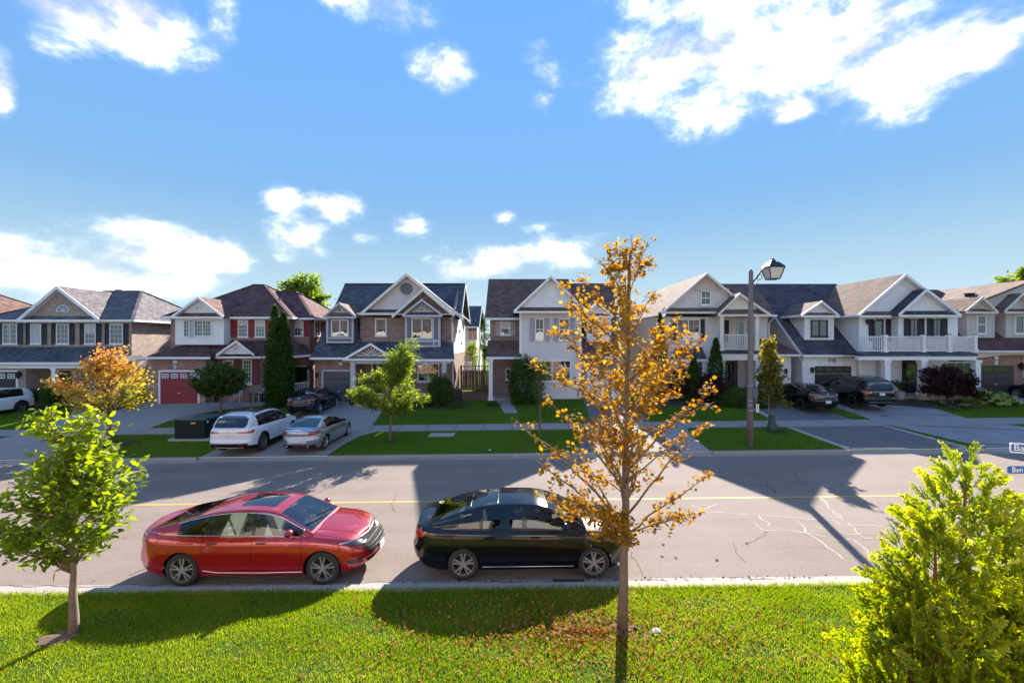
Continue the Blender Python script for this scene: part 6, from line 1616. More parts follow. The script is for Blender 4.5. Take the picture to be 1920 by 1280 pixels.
def suv_spec(**k):
    d = sedan_spec(name='suv', wb=2.765, fo=.93, ro=1.09, W=1.90, clear=.21, r=.365, tw=.235, ra=.42, step=.035, levels=26, front_a=.8, front_n=3.0, rear_a=.5, rear_n=3.6,
        zs=[(2.3,.86),(2.0,.97),(1.5,1.03),(1.0,1.06),(0,1.07),(-1,1.09),(-2.0,1.11),(-2.5,1.10)], zc=[(2.3,.88),(2.0,1.0),(1.5,1.09),(1.0,1.13),(0,1.1),(-2.0,1.12),(-2.5,1.10)],
        zt=[(1.15,1.11),(.75,1.34),(.4,1.55),(.1,1.64),(-.4,1.685),(-1.0,1.68),(-1.6,1.63),(-1.92,1.585),(-2.02,1.52),(-2.2,1.30),(-2.38,1.11)],
        plan=[(2.4,.88),(1.5,.945),(.8,.95),(-1.2,.95),(-1.9,.93),(-2.5,.88)], xA=1.15, xD=-2.38, y_roof=.64, inset=.04, rho=.945, clad=.16,
        doors=[(.95,-.02),(-.02,-.95)], sidewin=[(.93,.0),(-.06,-.9),(-.96,-1.62)], ws=(1.08,.42), rw=(-2.0,-2.34), off_rear=[(0,.16),(.2,.01),(.36,.0),(.45,.04),(.7,.035),(1,.06)])
    d.update(k); d['gx'] = [e for p in d['sidewin'] for e in p]+list(d['ws'])+list(d['rw'])+(list(d['sunroof'][:2]) if d['sunroof'] else [])
    return d
def roof_rails(c, T, x0, x1, mat):
    for sg in (1,-1):
        P = []
        for i in range(13):
            x = lerp(x0, x1, i/12); p, n = c.hit((x, sg*(c.y_roof-.03), 5), (0,0,-1)); P.append(p+Vector((0,0,.045 if 0 < i < 12 else 0)))
        MB().tube(P, .018, 6).build('roof_rail', mat, T, True, True)
def rear_detail_suv(c, T, chrome=True):
    c.patch(T, 'bumper_insert', PLASTIC, 'rear', [(-.78,.52),(.78,.52)], [(-.74,.36),(.74,.36)], .008, mirror=False)
    c.patch(T, 'skid_plate', ALLOY, 'rear', [(-.6,.37),(0,.35),(.6,.37)], [(-.52,.27),(.52,.27)], .014, mirror=False)
    c.patch(T, 'reflector', LENS_RED, 'rear', [(.45,.50),(.68,.50)], [(.45,.455),(.68,.455)], .014, 5, 2)
WHITE_PAINT = carpaint('white_paint', (.70,.70,.72), rough=.3)
c, T = put_car('suv', 'white SUV with black roof panel parked nose-in beside the green utility box', suv_spec(paint=WHITE_PAINT, sunroof=(.3,-1.25,.22)), -11.85, 21.35, R(91), GRP_D, .012)
c.wheels(T, 5, 'double', simple('two_tone_alloy', (.28,.28,.29), .3, .8, var=0), ALLOY_DK); c.seams(T); c.mirror_(T, .78, 1.08); c.handles(T, .98, WHITE_PAINT); c.edge_trim(T, TRIM_BLK, .008); roof_rails(c, T, .1, -1.75, TRIM_BLK); rear_detail_suv(c, T)
c.patch(T, 'tail_light', LENS_RED, 148, [(-.42,1.0),(.0,1.02),(.2,1.06)], [(-.42,.95),(.0,.91),(.14,.93)], .01); c.strip(T, 'light_bar', LENS_RED, 'rear', [(-.6,.975),(.6,.975)], .012, mirror=False); c.plate(T, True, .84)
c.patch(T, 'spoiler', TRIM_BLK, 'top', [(-1.9,.5),(-1.9,-.5)], [(-1.99,.52),(-1.99,-.52)], .006, mirror=False)
c.strip(T, 'badge', CHROME, 'rear', [(-.07,1.05),(.07,1.05)], .02, mirror=False)

SILVER = carpaint('silver_paint', (.45,.46,.48), metal=.75, rough=.3)
c, T = put_car('coupe', 'silver sports coupe with flared arches parked nose-in beside the white SUV', sedan_spec(name='coupe', paint=SILVER, wb=2.70, fo=.80, ro=.93, W=1.78, clear=.17, r=.325, ra=.365, flare=.055, front_a=.9, front_n=2.5, rear_a=.8, rear_n=2.6, step=.035,
    zs=[(2.2,.62),(1.9,.72),(1.4,.80),(.9,.84),(0,.86),(-1,.89),(-1.7,.93),(-2.1,.95),(-2.3,.94)], zc=[(2.2,.64),(1.9,.70),(1.4,.79),(1.0,.85),(0,.88),(-1.7,.98),(-2.1,1.0),(-2.3,.97)],
    zt=[(1.02,.87),(.6,1.08),(.22,1.24),(-.1,1.315),(-.4,1.335),(-.8,1.30),(-1.15,1.22),(-1.5,1.11),(-1.85,.985)], plan=[(2.3,.80),(1.5,.86),(.8,.86),(-.3,.85),(-1.2,.87),(-1.8,.85),(-2.3,.76)],
    xA=1.02, xD=-1.85, y_roof=.52, doors=[(.9,-.35),(-.35,-.85)], sidewin=[(.82,-.32),(-.38,-1.0)], ws=(.97,.24), rw=(-.88,-1.76), sunroof=(.05,-.45,.4),
    off_rear=[(0,.16),(.2,.02),(.45,.0),(.6,.06),(.85,.04),(1,.10)]), -9.05, 21.45, R(89), GRP_D, .012)
c.wheels(T, 5, 'double', ALLOY, ALLOY_DK); c.seams(T); c.mirror_(T, .62, .86, TRIM_BLK)
c.patch(T, 'tail_light', LENS_RED, 150, [(-.30,.90),(.0,.91),(.17,.90)], [(-.30,.76),(.0,.755),(.14,.78)], .01); c.patch(T, 'tail_lens', LENS_CLR, 138, [(.05,.885),(.15,.885)], [(.05,.79),(.13,.81)], .016, 5, 3)
c.patch(T, 'bumper_insert', PLASTIC, 'rear', [(-.72,.34),(.72,.34)], [(-.62,.22),(.62,.22)], .008, mirror=False); c.plate(T, True, .52, .34, .16)
c.patch(T, 'plate_recess', simple('pale_recess', (.62,.6,.6), .5), 'rear', [(-.42,.62),(.42,.62)], [(-.38,.43),(.38,.43)], .006, mirror=False)
for sg in (.45,-.45): MB().lathe([(.04,0),(.045,0),(.045,.12),(.038,.12),(.038,0)], (c.xr+.02, sg, .27), 'x', 14).build('exhaust', CHROME, T, True, True)

NAVY = carpaint('navy_black_paint', (.006,.009,.018), rough=.12, coat=.15)
c, T = put_car('sedan', 'dark navy sedan parked close to the grey garage door', sedan_spec(paint=NAVY, wb=2.70, fo=.9, ro=.98, W=1.80, step=.04, levels=20), -12.45, 28.75, R(91), GRP_D, .012)
def rear_sedan(c, T, z=.95, refl=True):
    c.patch(T, 'tail_light', LENS_RED, 150, [(-.34,z+.04),(.0,z+.03),(.17,z+.01)], [(-.34,z-.07),(.0,z-.08),(.12,z-.05)], .01)
    c.patch(T, 'bumper_insert', PLASTIC, 'rear', [(-.7,.42),(.7,.42)], [(-.6,.28),(.6,.28)], .008, mirror=False)
    if refl: c.patch(T, 'reflector', LENS_RED, 'rear', [(.5,.47),(.7,.47)], [(.5,.43),(.7,.43)], .012, 5, 2)
c.wheels(T, 5, 'double', ALLOY, ALLOY_DK); c.seams(T); c.mirror_(T, .78, .97); rear_sedan(c, T); c.plate(T, True, .8, .34, .17, simple('dim_plate', (.12,.12,.13), .5)); c.strip(T, 'badge', CHROME, 'rear', [(-.06,1.0),(.06,1.0)], .025, mirror=False)
c.patch(T, 'tail_lens', LENS_CLR, 150, [(-.16,.965),(-.06,.965)], [(-.16,.91),(-.06,.91)], .016, 3, 2)

# ---- right-hand driveways
c, T = put_car('sedan', 'black fastback sedan with gold badge parked behind the young maple', sedan_spec(paint=BLACK_PAINT, step=.04, levels=20, zt=[(1.18,.985),(.8,1.19),(.42,1.37),(.1,1.43),(-.3,1.45),(-.8,1.42),(-1.2,1.35),(-1.7,1.23),(-2.36,1.10)], xD=-2.36, rw=(-1.1,-2.22)), 18.0, 28.45, R(90), GRP_D, .012)
c.wheels(T, 5, 'double', ALLOY_DK, PLASTIC); c.seams(T); c.mirror_(T, .78, .97); rear_sedan(c, T, .96, False); c.plate(T, True, .55)
c.patch(T, 'boot_trim', simple('grey_badge_trim', (.16,.17,.2), .4, .5, var=0), 'rear', [(-.5,.93),(.5,.93)], [(-.46,.82),(.46,.82)], .012, mirror=False)
c.patch(T, 'lower_trim', simple('red_reflector', (.12,.01,.012), .3, var=0), 'rear', [(-.66,.38),(.66,.38)], [(-.62,.35),(.62,.35)], .016, mirror=False)
p, n = c.hit((-6,0,1.0), (1,0,0)); x = p.x-.02; MB().add([(x,-.075,.985),(x,-.03,.985),(x,-.03,.972),(x,.03,.972),(x,.03,.985),(x,.075,.985),(x,.065,1.015),(x,.03,1.015),(x,.03,1.028),(x,-.03,1.028),(x,-.03,1.015),(x,-.065,1.015)], [tuple(range(12))]).build('badge', simple('gold', (.75,.5,.1), .3, .8, var=0), T, False, True)
c.strip(T, 'spoiler', BLACK_PAINT, 'top', [(-2.3,-.6),(-2.34,0),(-2.3,.6)], .03, mirror=False)
c, T = put_car('suv', 'large black SUV with roof rails parked at the door of house 715', suv_spec(paint=BLACK_PAINT, wb=3.07, fo=.97, ro=1.13, W=2.0, r=.39, ra=.44, clad=0, step=.04, levels=22,
    zs=[(2.6,.92),(2.2,1.02),(1.6,1.08),(1.0,1.10),(0,1.11),(-1,1.12),(-2.2,1.13),(-2.8,1.12)], zc=[(2.6,.94),(2.2,1.06),(1.6,1.14),(1.1,1.17),(0,1.1),(-2.2,1.14),(-2.8,1.12)],
    zt=[(1.2,1.15),(.8,1.42),(.4,1.65),(.1,1.74),(-.5,1.785),(-1.3,1.78),(-1.9,1.74),(-2.2,1.69),(-2.32,1.60),(-2.5,1.34),(-2.62,1.13)], plan=[(2.7,.93),(1.7,.99),(.8,1.0),(-1.5,1.0),(-2.2,.98),(-2.8,.93)], xA=1.2, xD=-2.62, y_roof=.68,
    doors=[(1.0,-.05),(-.05,-1.02)], sidewin=[(.98,-.02),(-.08,-1.02),(-1.1,-1.98)], ws=(1.12,.42), rw=(-2.3,-2.58)), 21.35, 28.9, R(90.5), GRP_D, .012)
c.wheels(T, 5, 'double', ALLOY_DK, PLASTIC); c.seams(T); c.mirror_(T, .8, 1.12); c.edge_trim(T, CHROME, .012, False); roof_rails(c, T, .1, -2.0, TRIM_BLK)
c.patch(T, 'tail_light', LENS_RED, 148, [(-.35,1.02),(.0,1.06),(.2,1.10)], [(-.35,.96),(.0,.94),(.15,.97)], .01); c.strip(T, 'chrome_strip', CHROME, 'rear', [(-.5,.99),(.5,.99)], .018, mirror=False); c.plate(T, True, .88)
c.patch(T, 'plate_recess', TRIM_BLK, 'rear', [(-.35,.965),(.35,.965)], [(-.33,.76),(.33,.76)], .004, mirror=False)
c.patch(T, 'bumper_insert', PLASTIC, 'rear', [(-.8,.50),(.8,.50)], [(-.72,.33),(.72,.33)], .008, mirror=False); c.strip(T, 'chrome_strip', CHROME, 'rear', [(-.7,.40),(.7,.40)], .012, mirror=False, off=.01)
c.strip(T, 'door_crease', BLACK_PAINT, 'side', [(1.7,.86),(0,.84),(-1.6,.9)], .01)
c, T = put_car('sedan', 'black car half outside the photo in front of the brown garage', sedan_spec(paint=BLACK_PAINT, step=.045, levels=18), 34.25, 28.7, R(90), GRP_D, .012)
c.wheels(T, 5, 'double', ALLOY, ALLOY_DK); c.mirror_(T, .78, .97); c.patch(T, 'headlight', LENS_CLR, 35, [(-.6,.74),(.2,.79)], [(-.6,.66),(.14,.72)], .008); rear_sedan(c, T)
c, T = put_car('suv', 'white SUV reversed up to the garage of the black shuttered house', suv_spec(paint=WHITE_PAINT, step=.045, levels=20), -32.75, 28.15, R(-90), GRP_D, .012)
c.wheels(T, 5, 'single', ALLOY, ALLOY_DK); c.seams(T); c.mirror_(T, .78, 1.08); c.edge_trim(T, TRIM_BLK, .008); rear_detail_suv(c, T)
c.patch(T, 'tail_light', LENS_RED, 148, [(-.42,1.0),(.0,1.02),(.2,1.06)], [(-.42,.95),(.0,.91),(.14,.93)], .01); c.plate(T, True, .84)
c.patch(T, 'headlight', LENS_CLR, 35, [(-.5,.93),(.2,.96)], [(-.5,.84),(.14,.88)], .008)
# ---------------------------------------------------------------- plants
def rotmats(n, rng, tilt=None):
    """random rotation matrices; tilt (radians) limits how far the leaf normal leans from up"""
    yaw = rng.uniform(0, 2*np.pi, n)
    if tilt is None: th = np.arccos(rng.uniform(-1, 1, n))
    else: th = np.abs(rng.normal(0, tilt, n))
    ph = rng.uniform(0, 2*np.pi, n)
    cy, sy = np.cos(yaw), np.sin(yaw); Rz = np.zeros((n,3,3)); Rz[:,0,0]=cy; Rz[:,0,1]=-sy; Rz[:,1,0]=sy; Rz[:,1,1]=cy; Rz[:,2,2]=1
    ax = np.stack([np.cos(ph), np.sin(ph), np.zeros(n)], 1); K = np.zeros((n,3,3))
    K[:,0,1]=-ax[:,2]; K[:,0,2]=ax[:,1]; K[:,1,0]=ax[:,2]; K[:,1,2]=-ax[:,0]; K[:,2,0]=-ax[:,1]; K[:,2,1]=ax[:,0]
    I = np.eye(3)[None]; s = np.sin(th)[:,None,None]; c = np.cos(th)[:,None,None]
    return (I+s*K+(1-c)*(K@K))@Rz
# leaf templates lie in xy, stalk at the origin, tip along +x, unit length
OVATE = (np.array([[0,0,0],[.25,.23,.04],[.6,.26,.02],[1,0,-.10],[.6,-.26,.02],[.25,-.23,.04],[.45,0,-.03]]), [(0,1,6),(1,2,6),(2,3,6),(3,4,6),(4,5,6),(5,0,6)])
MAPLE = (np.array([[0,0,0],[.12,.42,.05],[.38,.28,0],[.55,.55,.06],[.62,.22,0],[1,0,-.1],[.62,-.22,0],[.55,-.55,.06],[.38,-.28,0],[.12,-.42,.05],[.35,0,-.03]]), [(0,1,2),(0,2,10),(2,3,4),(2,4,10),(4,5,10),(5,6,10),(6,7,8),(6,8,10),(8,9,0),(8,0,10)])
SIMPLE = (np.array([[0,0,0],[.5,.28,.03],[1,0,-.06],[.5,-.28,.03]]), [(0,1,2),(0,2,3)])
LONG = (np.array([[0,0,0],[.5,.13,.03],[1,0,-.12],[.5,-.13,.03]]), [(0,1,2),(0,2,3)])
def leaf_cloud(P, size, tpl, rng, mat, name, tilt=.9, rnd=None, sizevar=.3, mats=None):
    n = len(P); V, Fc = tpl; k = len(V)
    M_ = mats if mats is not None else rotmats(n, rng, tilt)
    S = size*rng.uniform(1-sizevar, 1+sizevar, n)
    pts = np.einsum('nij,kj->nki', M_, V)*S[:,None,None]+P[:,None,:]
    F_ = (np.array(Fc)[None]+(np.arange(n)*k)[:,None,None]).reshape(-1,3)
    rnd = rng.uniform(0,1,n) if rnd is None else rnd
    return fast_mesh(name, pts.reshape(-1,3), F_, mat, np.repeat(rnd, k))
def limb_path(a, b, rng, sag=.0, wob=.08, n=7, rise=.35):
    """curved limb from a to b, leaving upwards"""
    a, b = np.array(a), np.array(b); L_ = np.linalg.norm(b-a); c = a+(b-a)*.5+np.array([0,0,rise*L_*.3]); out = []
    for i in range(n+1):
        t = i/n; p = (1-t)**2*a+2*t*(1-t)*c+t*t*b
        if 0 < i < n: p = p+rng.normal(0, wob*L_/n, 3)
        out.append(p)
    return out
def tree(name, label, x, y, trunk_h, trunk_r, tips, rng, bark, leafm, leaf, lsize, per_tip, spread, group=None, top=None, tilt=.9, rnd_fn=None, twig=True, base_z=None,
         parts_leaves=0, twr=.006, limb_from=(.35,.95), lean=(0,0), category='tree', crown_name='crown', limb_r=.35, rise=.35, along=.35, sizevar=.3, trunk_seg=9):
    """trunk with limbs running to the given tips (absolute x, y, z), leaves clustered along the outer limbs and twigs"""
    z0 = G(x, y) if base_z is None else base_z
    T = thing(name, label, category, (x, y, z0), 0, group)
    top = top or max(t[2] for t in tips)*.93
    m = MB(); tp = []
    for i in range(10):
        t = i/9; tp.append(np.array([x+lean[0]*t+rng.normal(0,.006*(top-z0)*.3*(t>0)), y+lean[1]*t+rng.normal(0,.01), z0-.05+(top-z0)*t]))
    rr = [trunk_r*(1.25 if i == 0 else (1.08 if i == 1 else 1))*(1-.82*(i/9)**1.1) for i in range(10)]
    m.tube(tp, rr, trunk_seg); m.build('trunk', bark, T, True)
    lm = MB(); LP = []
    def trunk_at(z):
        t = min(1, max(0, (z-(z0-.05))/(top-z0))); i = min(8, int(t*9)); f = t*9-i; return tp[i]*(1-f)+tp[i+1]*f, trunk_r*(1-.82*t**1.1)
    for tip in tips:
        tip = np.array(tip, dtype=float)
        hz = math.hypot(tip[0]-x, tip[1]-y)
        zs = max(z0+trunk_h, min(tip[2]-hz*rng.uniform(.5,1.1), z0+trunk_h+(top-z0-trunk_h)*rng.uniform(*limb_from)))
        a, ra = trunk_at(zs)
        path = limb_path(a, tip, rng, rise=rise); L_ = np.linalg.norm(tip-a)
        r0 = min(ra*.75, max(twr*1.6, L_*.018*limb_r/.35)); lm.tube(path, [r0*(1-.8*i/(len(path)-1))+twr*.35 for i in range(len(path))], 5)
        k = len(path)-1
        for q in range(per_tip[0]):
            t = rng.uniform(along, 1)**.8; i = min(k-1, int(t*k)); f = t*k-i; p = path[i]*(1-f)+path[i+1]*f
            d = rng.normal(0, 1, 3); d[2] = d[2]*.7+.25; d /= np.linalg.norm(d); e = p+d*spread*rng.uniform(.4,1)
            if twig: lm.tube([p, (p+e)/2+rng.normal(0,.02,3)*spread, e], [twr, twr*.75, twr*.4], 3, cap=False)
            for w in range(per_tip[1]):
                s = rng.uniform(.25,1.08); LP.append(p*(1-s)+e*s+rng.normal(0,.16*spread,3))
    if lm.v: lm.build('branches', bark, T, True)
    P = np.array(LP); n = len(P)
    rnd = rng.uniform(0,1,n) if rnd_fn is None else rnd_fn(P, rng)
    org = np.array([x, y, z0])
    if parts_leaves:
        # the leaves that show largest are parts of their own
        d = P[:,1]+rng.normal(0,.12,n); idx = np.argsort(d)[:parts_leaves]; keep = np.ones(n, bool); keep[idx] = False
        nb = 14; qs = np.quantile(rnd, (np.arange(nb)+.5)/nb); vm = []
        for q in qs:
            V, Fc = leaf; V2 = V*1.0; V2 = V2*np.array([1, rng.uniform(.85,1.15), rng.uniform(.4,2.2)])
            vm.append(fast_mesh('leaf', V2, np.array(Fc), leafm, np.full(len(V2), q)))
        Ms = rotmats(len(idx), rng, tilt)
        for c, i in enumerate(idx):
            b = int(np.argmin(np.abs(qs-rnd[i]))); o = link('leaf', vm[b], T); s = lsize*rng.uniform(1-sizevar,1+sizevar)
            Mx = Matrix([list(r) for r in Ms[c]]).to_4x4(); o.matrix_local = Matrix.Translation(Vector(P[i]-org)) @ Mx @ Matrix.Scale(s, 4)
        P, rnd = P[keep], rnd[keep]
    me = leaf_cloud(P-org, lsize, leaf, rng, leafm, crown_name, tilt, rnd, sizevar)
    o = link(crown_name, me, T)
    if parts_leaves: o['kind'] = 'stuff'
    return T
def shell(n, rng, c, r, fill=.55, zmin=None, prof=None):
    """n points in an ellipsoid, biased outwards"""
    out = []
    while len(out) < n:
        d = rng.normal(0,1,3); d /= np.linalg.norm(d); k = rng.uniform(fill,1)**.5
        p = np.array(c)+d*np.array(r)*k
        if zmin is None or p[2] > zmin: out.append(p)
    return out
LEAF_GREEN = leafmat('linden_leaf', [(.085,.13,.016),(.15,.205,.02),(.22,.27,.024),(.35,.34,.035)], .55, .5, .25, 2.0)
LEAF_GOLD = leafmat('golden_leaf', [(.16,.065,.018),(.28,.135,.025),(.35,.195,.03),(.33,.24,.045)], .48, .75, .1, 1.6)
LEAF_ORANGE = leafmat('orange_leaf', [(.54,.21,.11),(.55,.28,.08),(.46,.34,.055),(.32,.32,.04)], .45, .7, .12, 1.6)
LEAF_LOCUST = leafmat('locust_leaf', [(.10,.15,.022),(.17,.23,.03),(.27,.30,.04)], .5, .6, .2, 1.8)
LEAF_DARK = leafmat('dark_leaf', [(.045,.085,.014),(.07,.12,.018),(.115,.165,.025)], .3, .6, .2, 1.5)
LEAF_CEDAR = leafmat('cedar_foliage', [(.028,.062,.010),(.045,.09,.014),(.07,.12,.018)], .25, .7, .2, 1.4)
LEAF_OLIVE = leafmat('olive_maple_leaf', [(.10,.115,.022),(.16,.155,.026),(.30,.24,.03)], .4, .7, .12, 1.5)
LEAF_PURPLE = leafmat('purple_leaf', [(.035,.011,.016),(.06,.018,.024),(.09,.028,.03)], .3, .6, .2, 1.4)
LEAF_PALE = leafmat('hydrangea_leaf', [(.06,.10,.025),(.10,.15,.035)], .3, .5, .35, 1.4)
BLOOM = leafmat('hydrangea_bloom', [(.42,.52,.14),(.56,.62,.26)], .25, .7, .2, 1.2)
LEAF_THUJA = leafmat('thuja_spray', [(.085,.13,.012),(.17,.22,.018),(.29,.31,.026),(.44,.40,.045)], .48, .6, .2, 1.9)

# ---- the green tree at the left, broad ovate leaves
rng = np.random.default_rng(11)
tips = shell(38, rng, (-7.25,7.45,2.2), (1.0,.95,1.05), .5, 1.05)+shell(14, rng, (-7.3,7.45,3.25), (.55,.5,.55), .4)+shell(10, rng, (-6.55,7.4,2.5), (.55,.5,.5), .4)+shell(9, rng, (-7.9,7.4,1.85), (.5,.5,.5), .4)
tips += [(-7.65,7.3,3.62),(-7.5,7.4,3.78),(-6.15,7.4,2.85)]
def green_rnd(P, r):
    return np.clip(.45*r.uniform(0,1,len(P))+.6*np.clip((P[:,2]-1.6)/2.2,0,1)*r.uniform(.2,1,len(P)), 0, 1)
tree('linden_tree', 'leafy bright green young tree on the front lawn behind the red sedan', -7.16, 7.43, .98, .066, tips, rng, BARK, LEAF_GREEN, OVATE, .122, (9,7), .32, tilt=.95, rnd_fn=green_rnd, parts_leaves=300, top=3.2, twr=.005)
# ---- the golden tree in the middle
rng = np.random.default_rng(23)
tips = []
def crown_r(z):      # half width against height (world z)
    return float(np.interp(z, [1.8,2.4,3.2,4.0,4.8,5.5,6.1,6.6], [.95,1.5,1.8,1.72,1.62,1.25,.62,.15]))
for i in range(74):
    z = 1.95+4.5*rng.uniform(0,1)**1.15; a = rng.uniform(0,2*np.pi); r = crown_r(z)*rng.uniform(.45,1.0)
    tips.append((1.75+r*math.cos(a), 7.42+r*math.sin(a)*.9, z+.12*rng.normal()))
tips += [(1.95,7.4,6.6),(1.85,7.35,6.35),(1.6,7.4,6.25),(3.25,7.3,2.75),(0.05,7.4,3.6),(.2,7.4,4.5),(3.1,7.4,4.9),(3.2,7.2,3.9)]
def gold_rnd(P, r): return np.clip(r.normal(.52,.25,len(P)), 0, 1)
tree('golden_tree', 'golden orange autumn tree with bare lower trunk on the near lawn', 1.80, 7.40, 1.5, .078, tips, rng, BARK, LEAF_GOLD, MAPLE, .066, (17,6), .21, tilt=1.1, rnd_fn=gold_rnd, parts_leaves=300, top=6.35, twr=.0045, lean=(.12,0), limb_from=(.55,1.0), limb_r=.2, rise=.2, along=.2)

# ---- big thuja in the corner: flat scaly sprays
def spray_mesh(seed):
    """flat branchlet of overlapping scale-leaved twigs, unit length along +x"""
    rg = np.random.default_rng(seed); V, Fc, A = [], [], []
    up = np.array([0,0,1.])
    def blade(p, d, w, L_, shade):
        s = np.cross(d, up); s /= np.linalg.norm(s); b = len(V)
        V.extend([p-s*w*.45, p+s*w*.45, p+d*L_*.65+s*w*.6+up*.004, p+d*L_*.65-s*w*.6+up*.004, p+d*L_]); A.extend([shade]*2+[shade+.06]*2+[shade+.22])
        Fc.extend([(b,b+1,b+2),(b,b+2,b+3),(b+3,b+2,b+4)])
    n = 7; p = np.zeros(3); d = np.array([1.,0,0])
    for i in range(n):
        d = d+np.array([0,rg.normal(0,.16),rg.normal(0,.06)]); d /= np.linalg.norm(d); L_ = 1/n
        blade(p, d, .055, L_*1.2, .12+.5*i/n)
        for sg in (1,-1):
            if rg.uniform() < .12: continue
            w = (1-.62*i/n)*rg.uniform(.6,1.1); th = rg.normal(.72,.14); e = np.array([d[0]*math.cos(th)-sg*d[1]*math.sin(th), d[1]*math.cos(th)+sg*d[0]*math.sin(th), rg.normal(.06,.16)]); e /= np.linalg.norm(e)
            q = p+d*L_*rg.uniform(0,.6); LL = .42*w; k = 3
            for j in range(k):
                e = e+d*.16; e /= np.linalg.norm(e); blade(q, e, .052, LL/k*1.25, .15+.4*i/n+.12*j)
                if w > .45:
                    t2 = .8*(1 if (j+i) % 2 else -1); g = np.array([e[0]*math.cos(t2)-e[1]*math.sin(t2), e[1]*math.cos(t2)+e[0]*math.sin(t2), e[2]+rg.normal(.05,.12)]); g /= np.linalg.norm(g); blade(q+e*LL/k*.4, g, .046, LL*.38, .25+.4*i/n+.12*j)
                q = q+e*LL/k
        p = p+d*L_
    V = np.array(V); V[:,2] += .10*np.sin(V[:,0]*2.2)-.22*V[:,1]**2; return V, np.array(Fc), np.array(A)
rng = np.random.default_rng(41)
TX, TY = 3.95, 4.0; tz0 = G(TX, TY)
T = thing('thuja_tree', 'big feathery yellow green conifer filling the near corner below the street name signs', 'tree', (TX, TY, tz0))
lead = [((3.93,3.95),3.86,.0),((3.58,3.85),3.42,.1),((4.35,3.9),3.35,.15),((4.6,4.1),2.95,.2),((3.52,4.1),2.85,.1),((4.15,3.6),3.1,.1)]
tm = MB()
for (lx, ly), lz, _ in lead: tm.tube([(TX+(lx-TX)*.15, TY+(ly-TY)*.15, tz0-.05), (TX+(lx-TX)*.6, TY+(ly-TY)*.6, tz0+.9), (lx, ly, tz0+(lz-tz0)*.75), (lx, ly, lz-.12)], [.06,.04,.018,.005], 7)
tm.build('trunk', BARK_RED, T, True)
variants = [spray_mesh(100+i) for i in range(8)]
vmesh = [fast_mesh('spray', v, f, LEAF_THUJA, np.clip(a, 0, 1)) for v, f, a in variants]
cand = []
for (lx, ly), lz, _ in lead:
    n = 800 if lz > 3.5 else 380
    for i in range(n):
        t = rng.uniform(0,1)**.75; z = lz-.04-t*(lz-1.25); R_ = .02+.98*(min(1, (lz-z)/1.9))**.80*(.86 if lz > 3.5 else .46)
        a = rng.uniform(0, 2*np.pi); k = rng.uniform(.45,1); bx_, by_ = lx+R_*k*math.cos(a)*.95, ly+R_*k*math.sin(a)*.95
        pitch = rng.normal(.80,.30); L_ = rng.uniform(.15,.27)*(0.8 if t < .12 else 1)
        cand.append((np.array([bx_, by_, z]), a+rng.normal(0,.45), pitch, L_, rng.uniform(-1.6,1.6), rng.integers(0,8)))
for (lx, ly), lz, _ in lead:        # leading shoots
    for k in range(4): cand.append((np.array([lx,ly,lz-.16-.05*k]), rng.uniform(0,6.28), 1.25-.12*k, .22, rng.uniform(-1,1), int(rng.integers(0,8))))
cand.sort(key=lambda c: c[0][1]-.25*c[0][2])
jv, jf, ja, off = [], [], [], 0
for i, (p, a, pitch, L_, roll, vi) in enumerate(cand):
    Mx = Matrix.Rotation(a, 4, 'Z') @ Matrix.Rotation(-pitch, 4, 'Y') @ Matrix.Rotation(roll, 4, 'X') @ Matrix.Scale(L_, 4)
    if i < 300:
        o = link('spray', vmesh[vi], T); o.matrix_local = Matrix.Translation(Vector(p)-Vector((TX,TY,tz0))) @ Mx
    else:
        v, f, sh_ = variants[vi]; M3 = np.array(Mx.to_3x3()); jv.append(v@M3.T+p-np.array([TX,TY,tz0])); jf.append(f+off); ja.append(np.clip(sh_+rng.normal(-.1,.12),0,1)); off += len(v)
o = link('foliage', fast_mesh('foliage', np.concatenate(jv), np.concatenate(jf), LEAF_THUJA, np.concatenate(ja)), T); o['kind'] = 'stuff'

# ---- street trees across the road
rng = np.random.default_rng(5)
X0, Y0_ = -19.4, 21.9
tips = shell(46, rng, (X0,Y0_,2.75), (2.35,2.0,1.25), .55, 1.55)+shell(14, rng, (X0-.1,Y0_,3.9), (1.1,1.0,.8), .3)
def or_rnd(P, r): return np.clip(.68-.24*(P[:,2]-2.7)+.13*(P[:,0]-X0)+r.normal(0,.22,len(P)), 0, 1)
tree('maple_tree', 'orange and yellow autumn maple on the far boulevard in front of the brick houses', X0, Y0_, 1.35, .095, tips, rng, BARK, LEAF_ORANGE, MAPLE, .12, (13,7), .54, tilt=1.0, rnd_fn=or_rnd, top=3.9, twr=.008)
rng = np.random.default_rng(6)
X0, Y0_ = -5.75, 21.5
tips = shell(30, rng, (X0-.1,Y0_,2.55), (1.75,1.5,1.0), .5, 1.55)+shell(12, rng, (X0+.5,Y0_,3.8), (.75,.7,.9), .3)+[(-4.1,21.4,2.2),(-7.6,21.4,2.5),(-4.7,21.5,4.75)]
tree('locust_tree', 'airy lime green young tree on the boulevard lawn in front of the slate roofed house', X0, Y0_, 1.2, .055, tips, rng, BARK, LEAF_LOCUST, LONG, .20, (26,10), .44, tilt=.9, top=4.2, twr=.007)
rng = np.random.default_rng(8)
X0, Y0_ = 12.75, 22.6
def cone_tips(n, rng, x, y, z0, z1, r0, pw=.8):
    o = []
    for i in range(n):
        t = rng.uniform(0,1); a = rng.uniform(0,6.283); r = r0*(1-t)**pw*rng.uniform(.6,1); o.append((x+r*math.cos(a), y+r*math.sin(a), z0+(z1-z0)*t))
    return o
def ol_rnd(P, r): return np.clip(.1+.28*(P[:,2]-1.6)+r.normal(0,.15,len(P)), 0, 1)
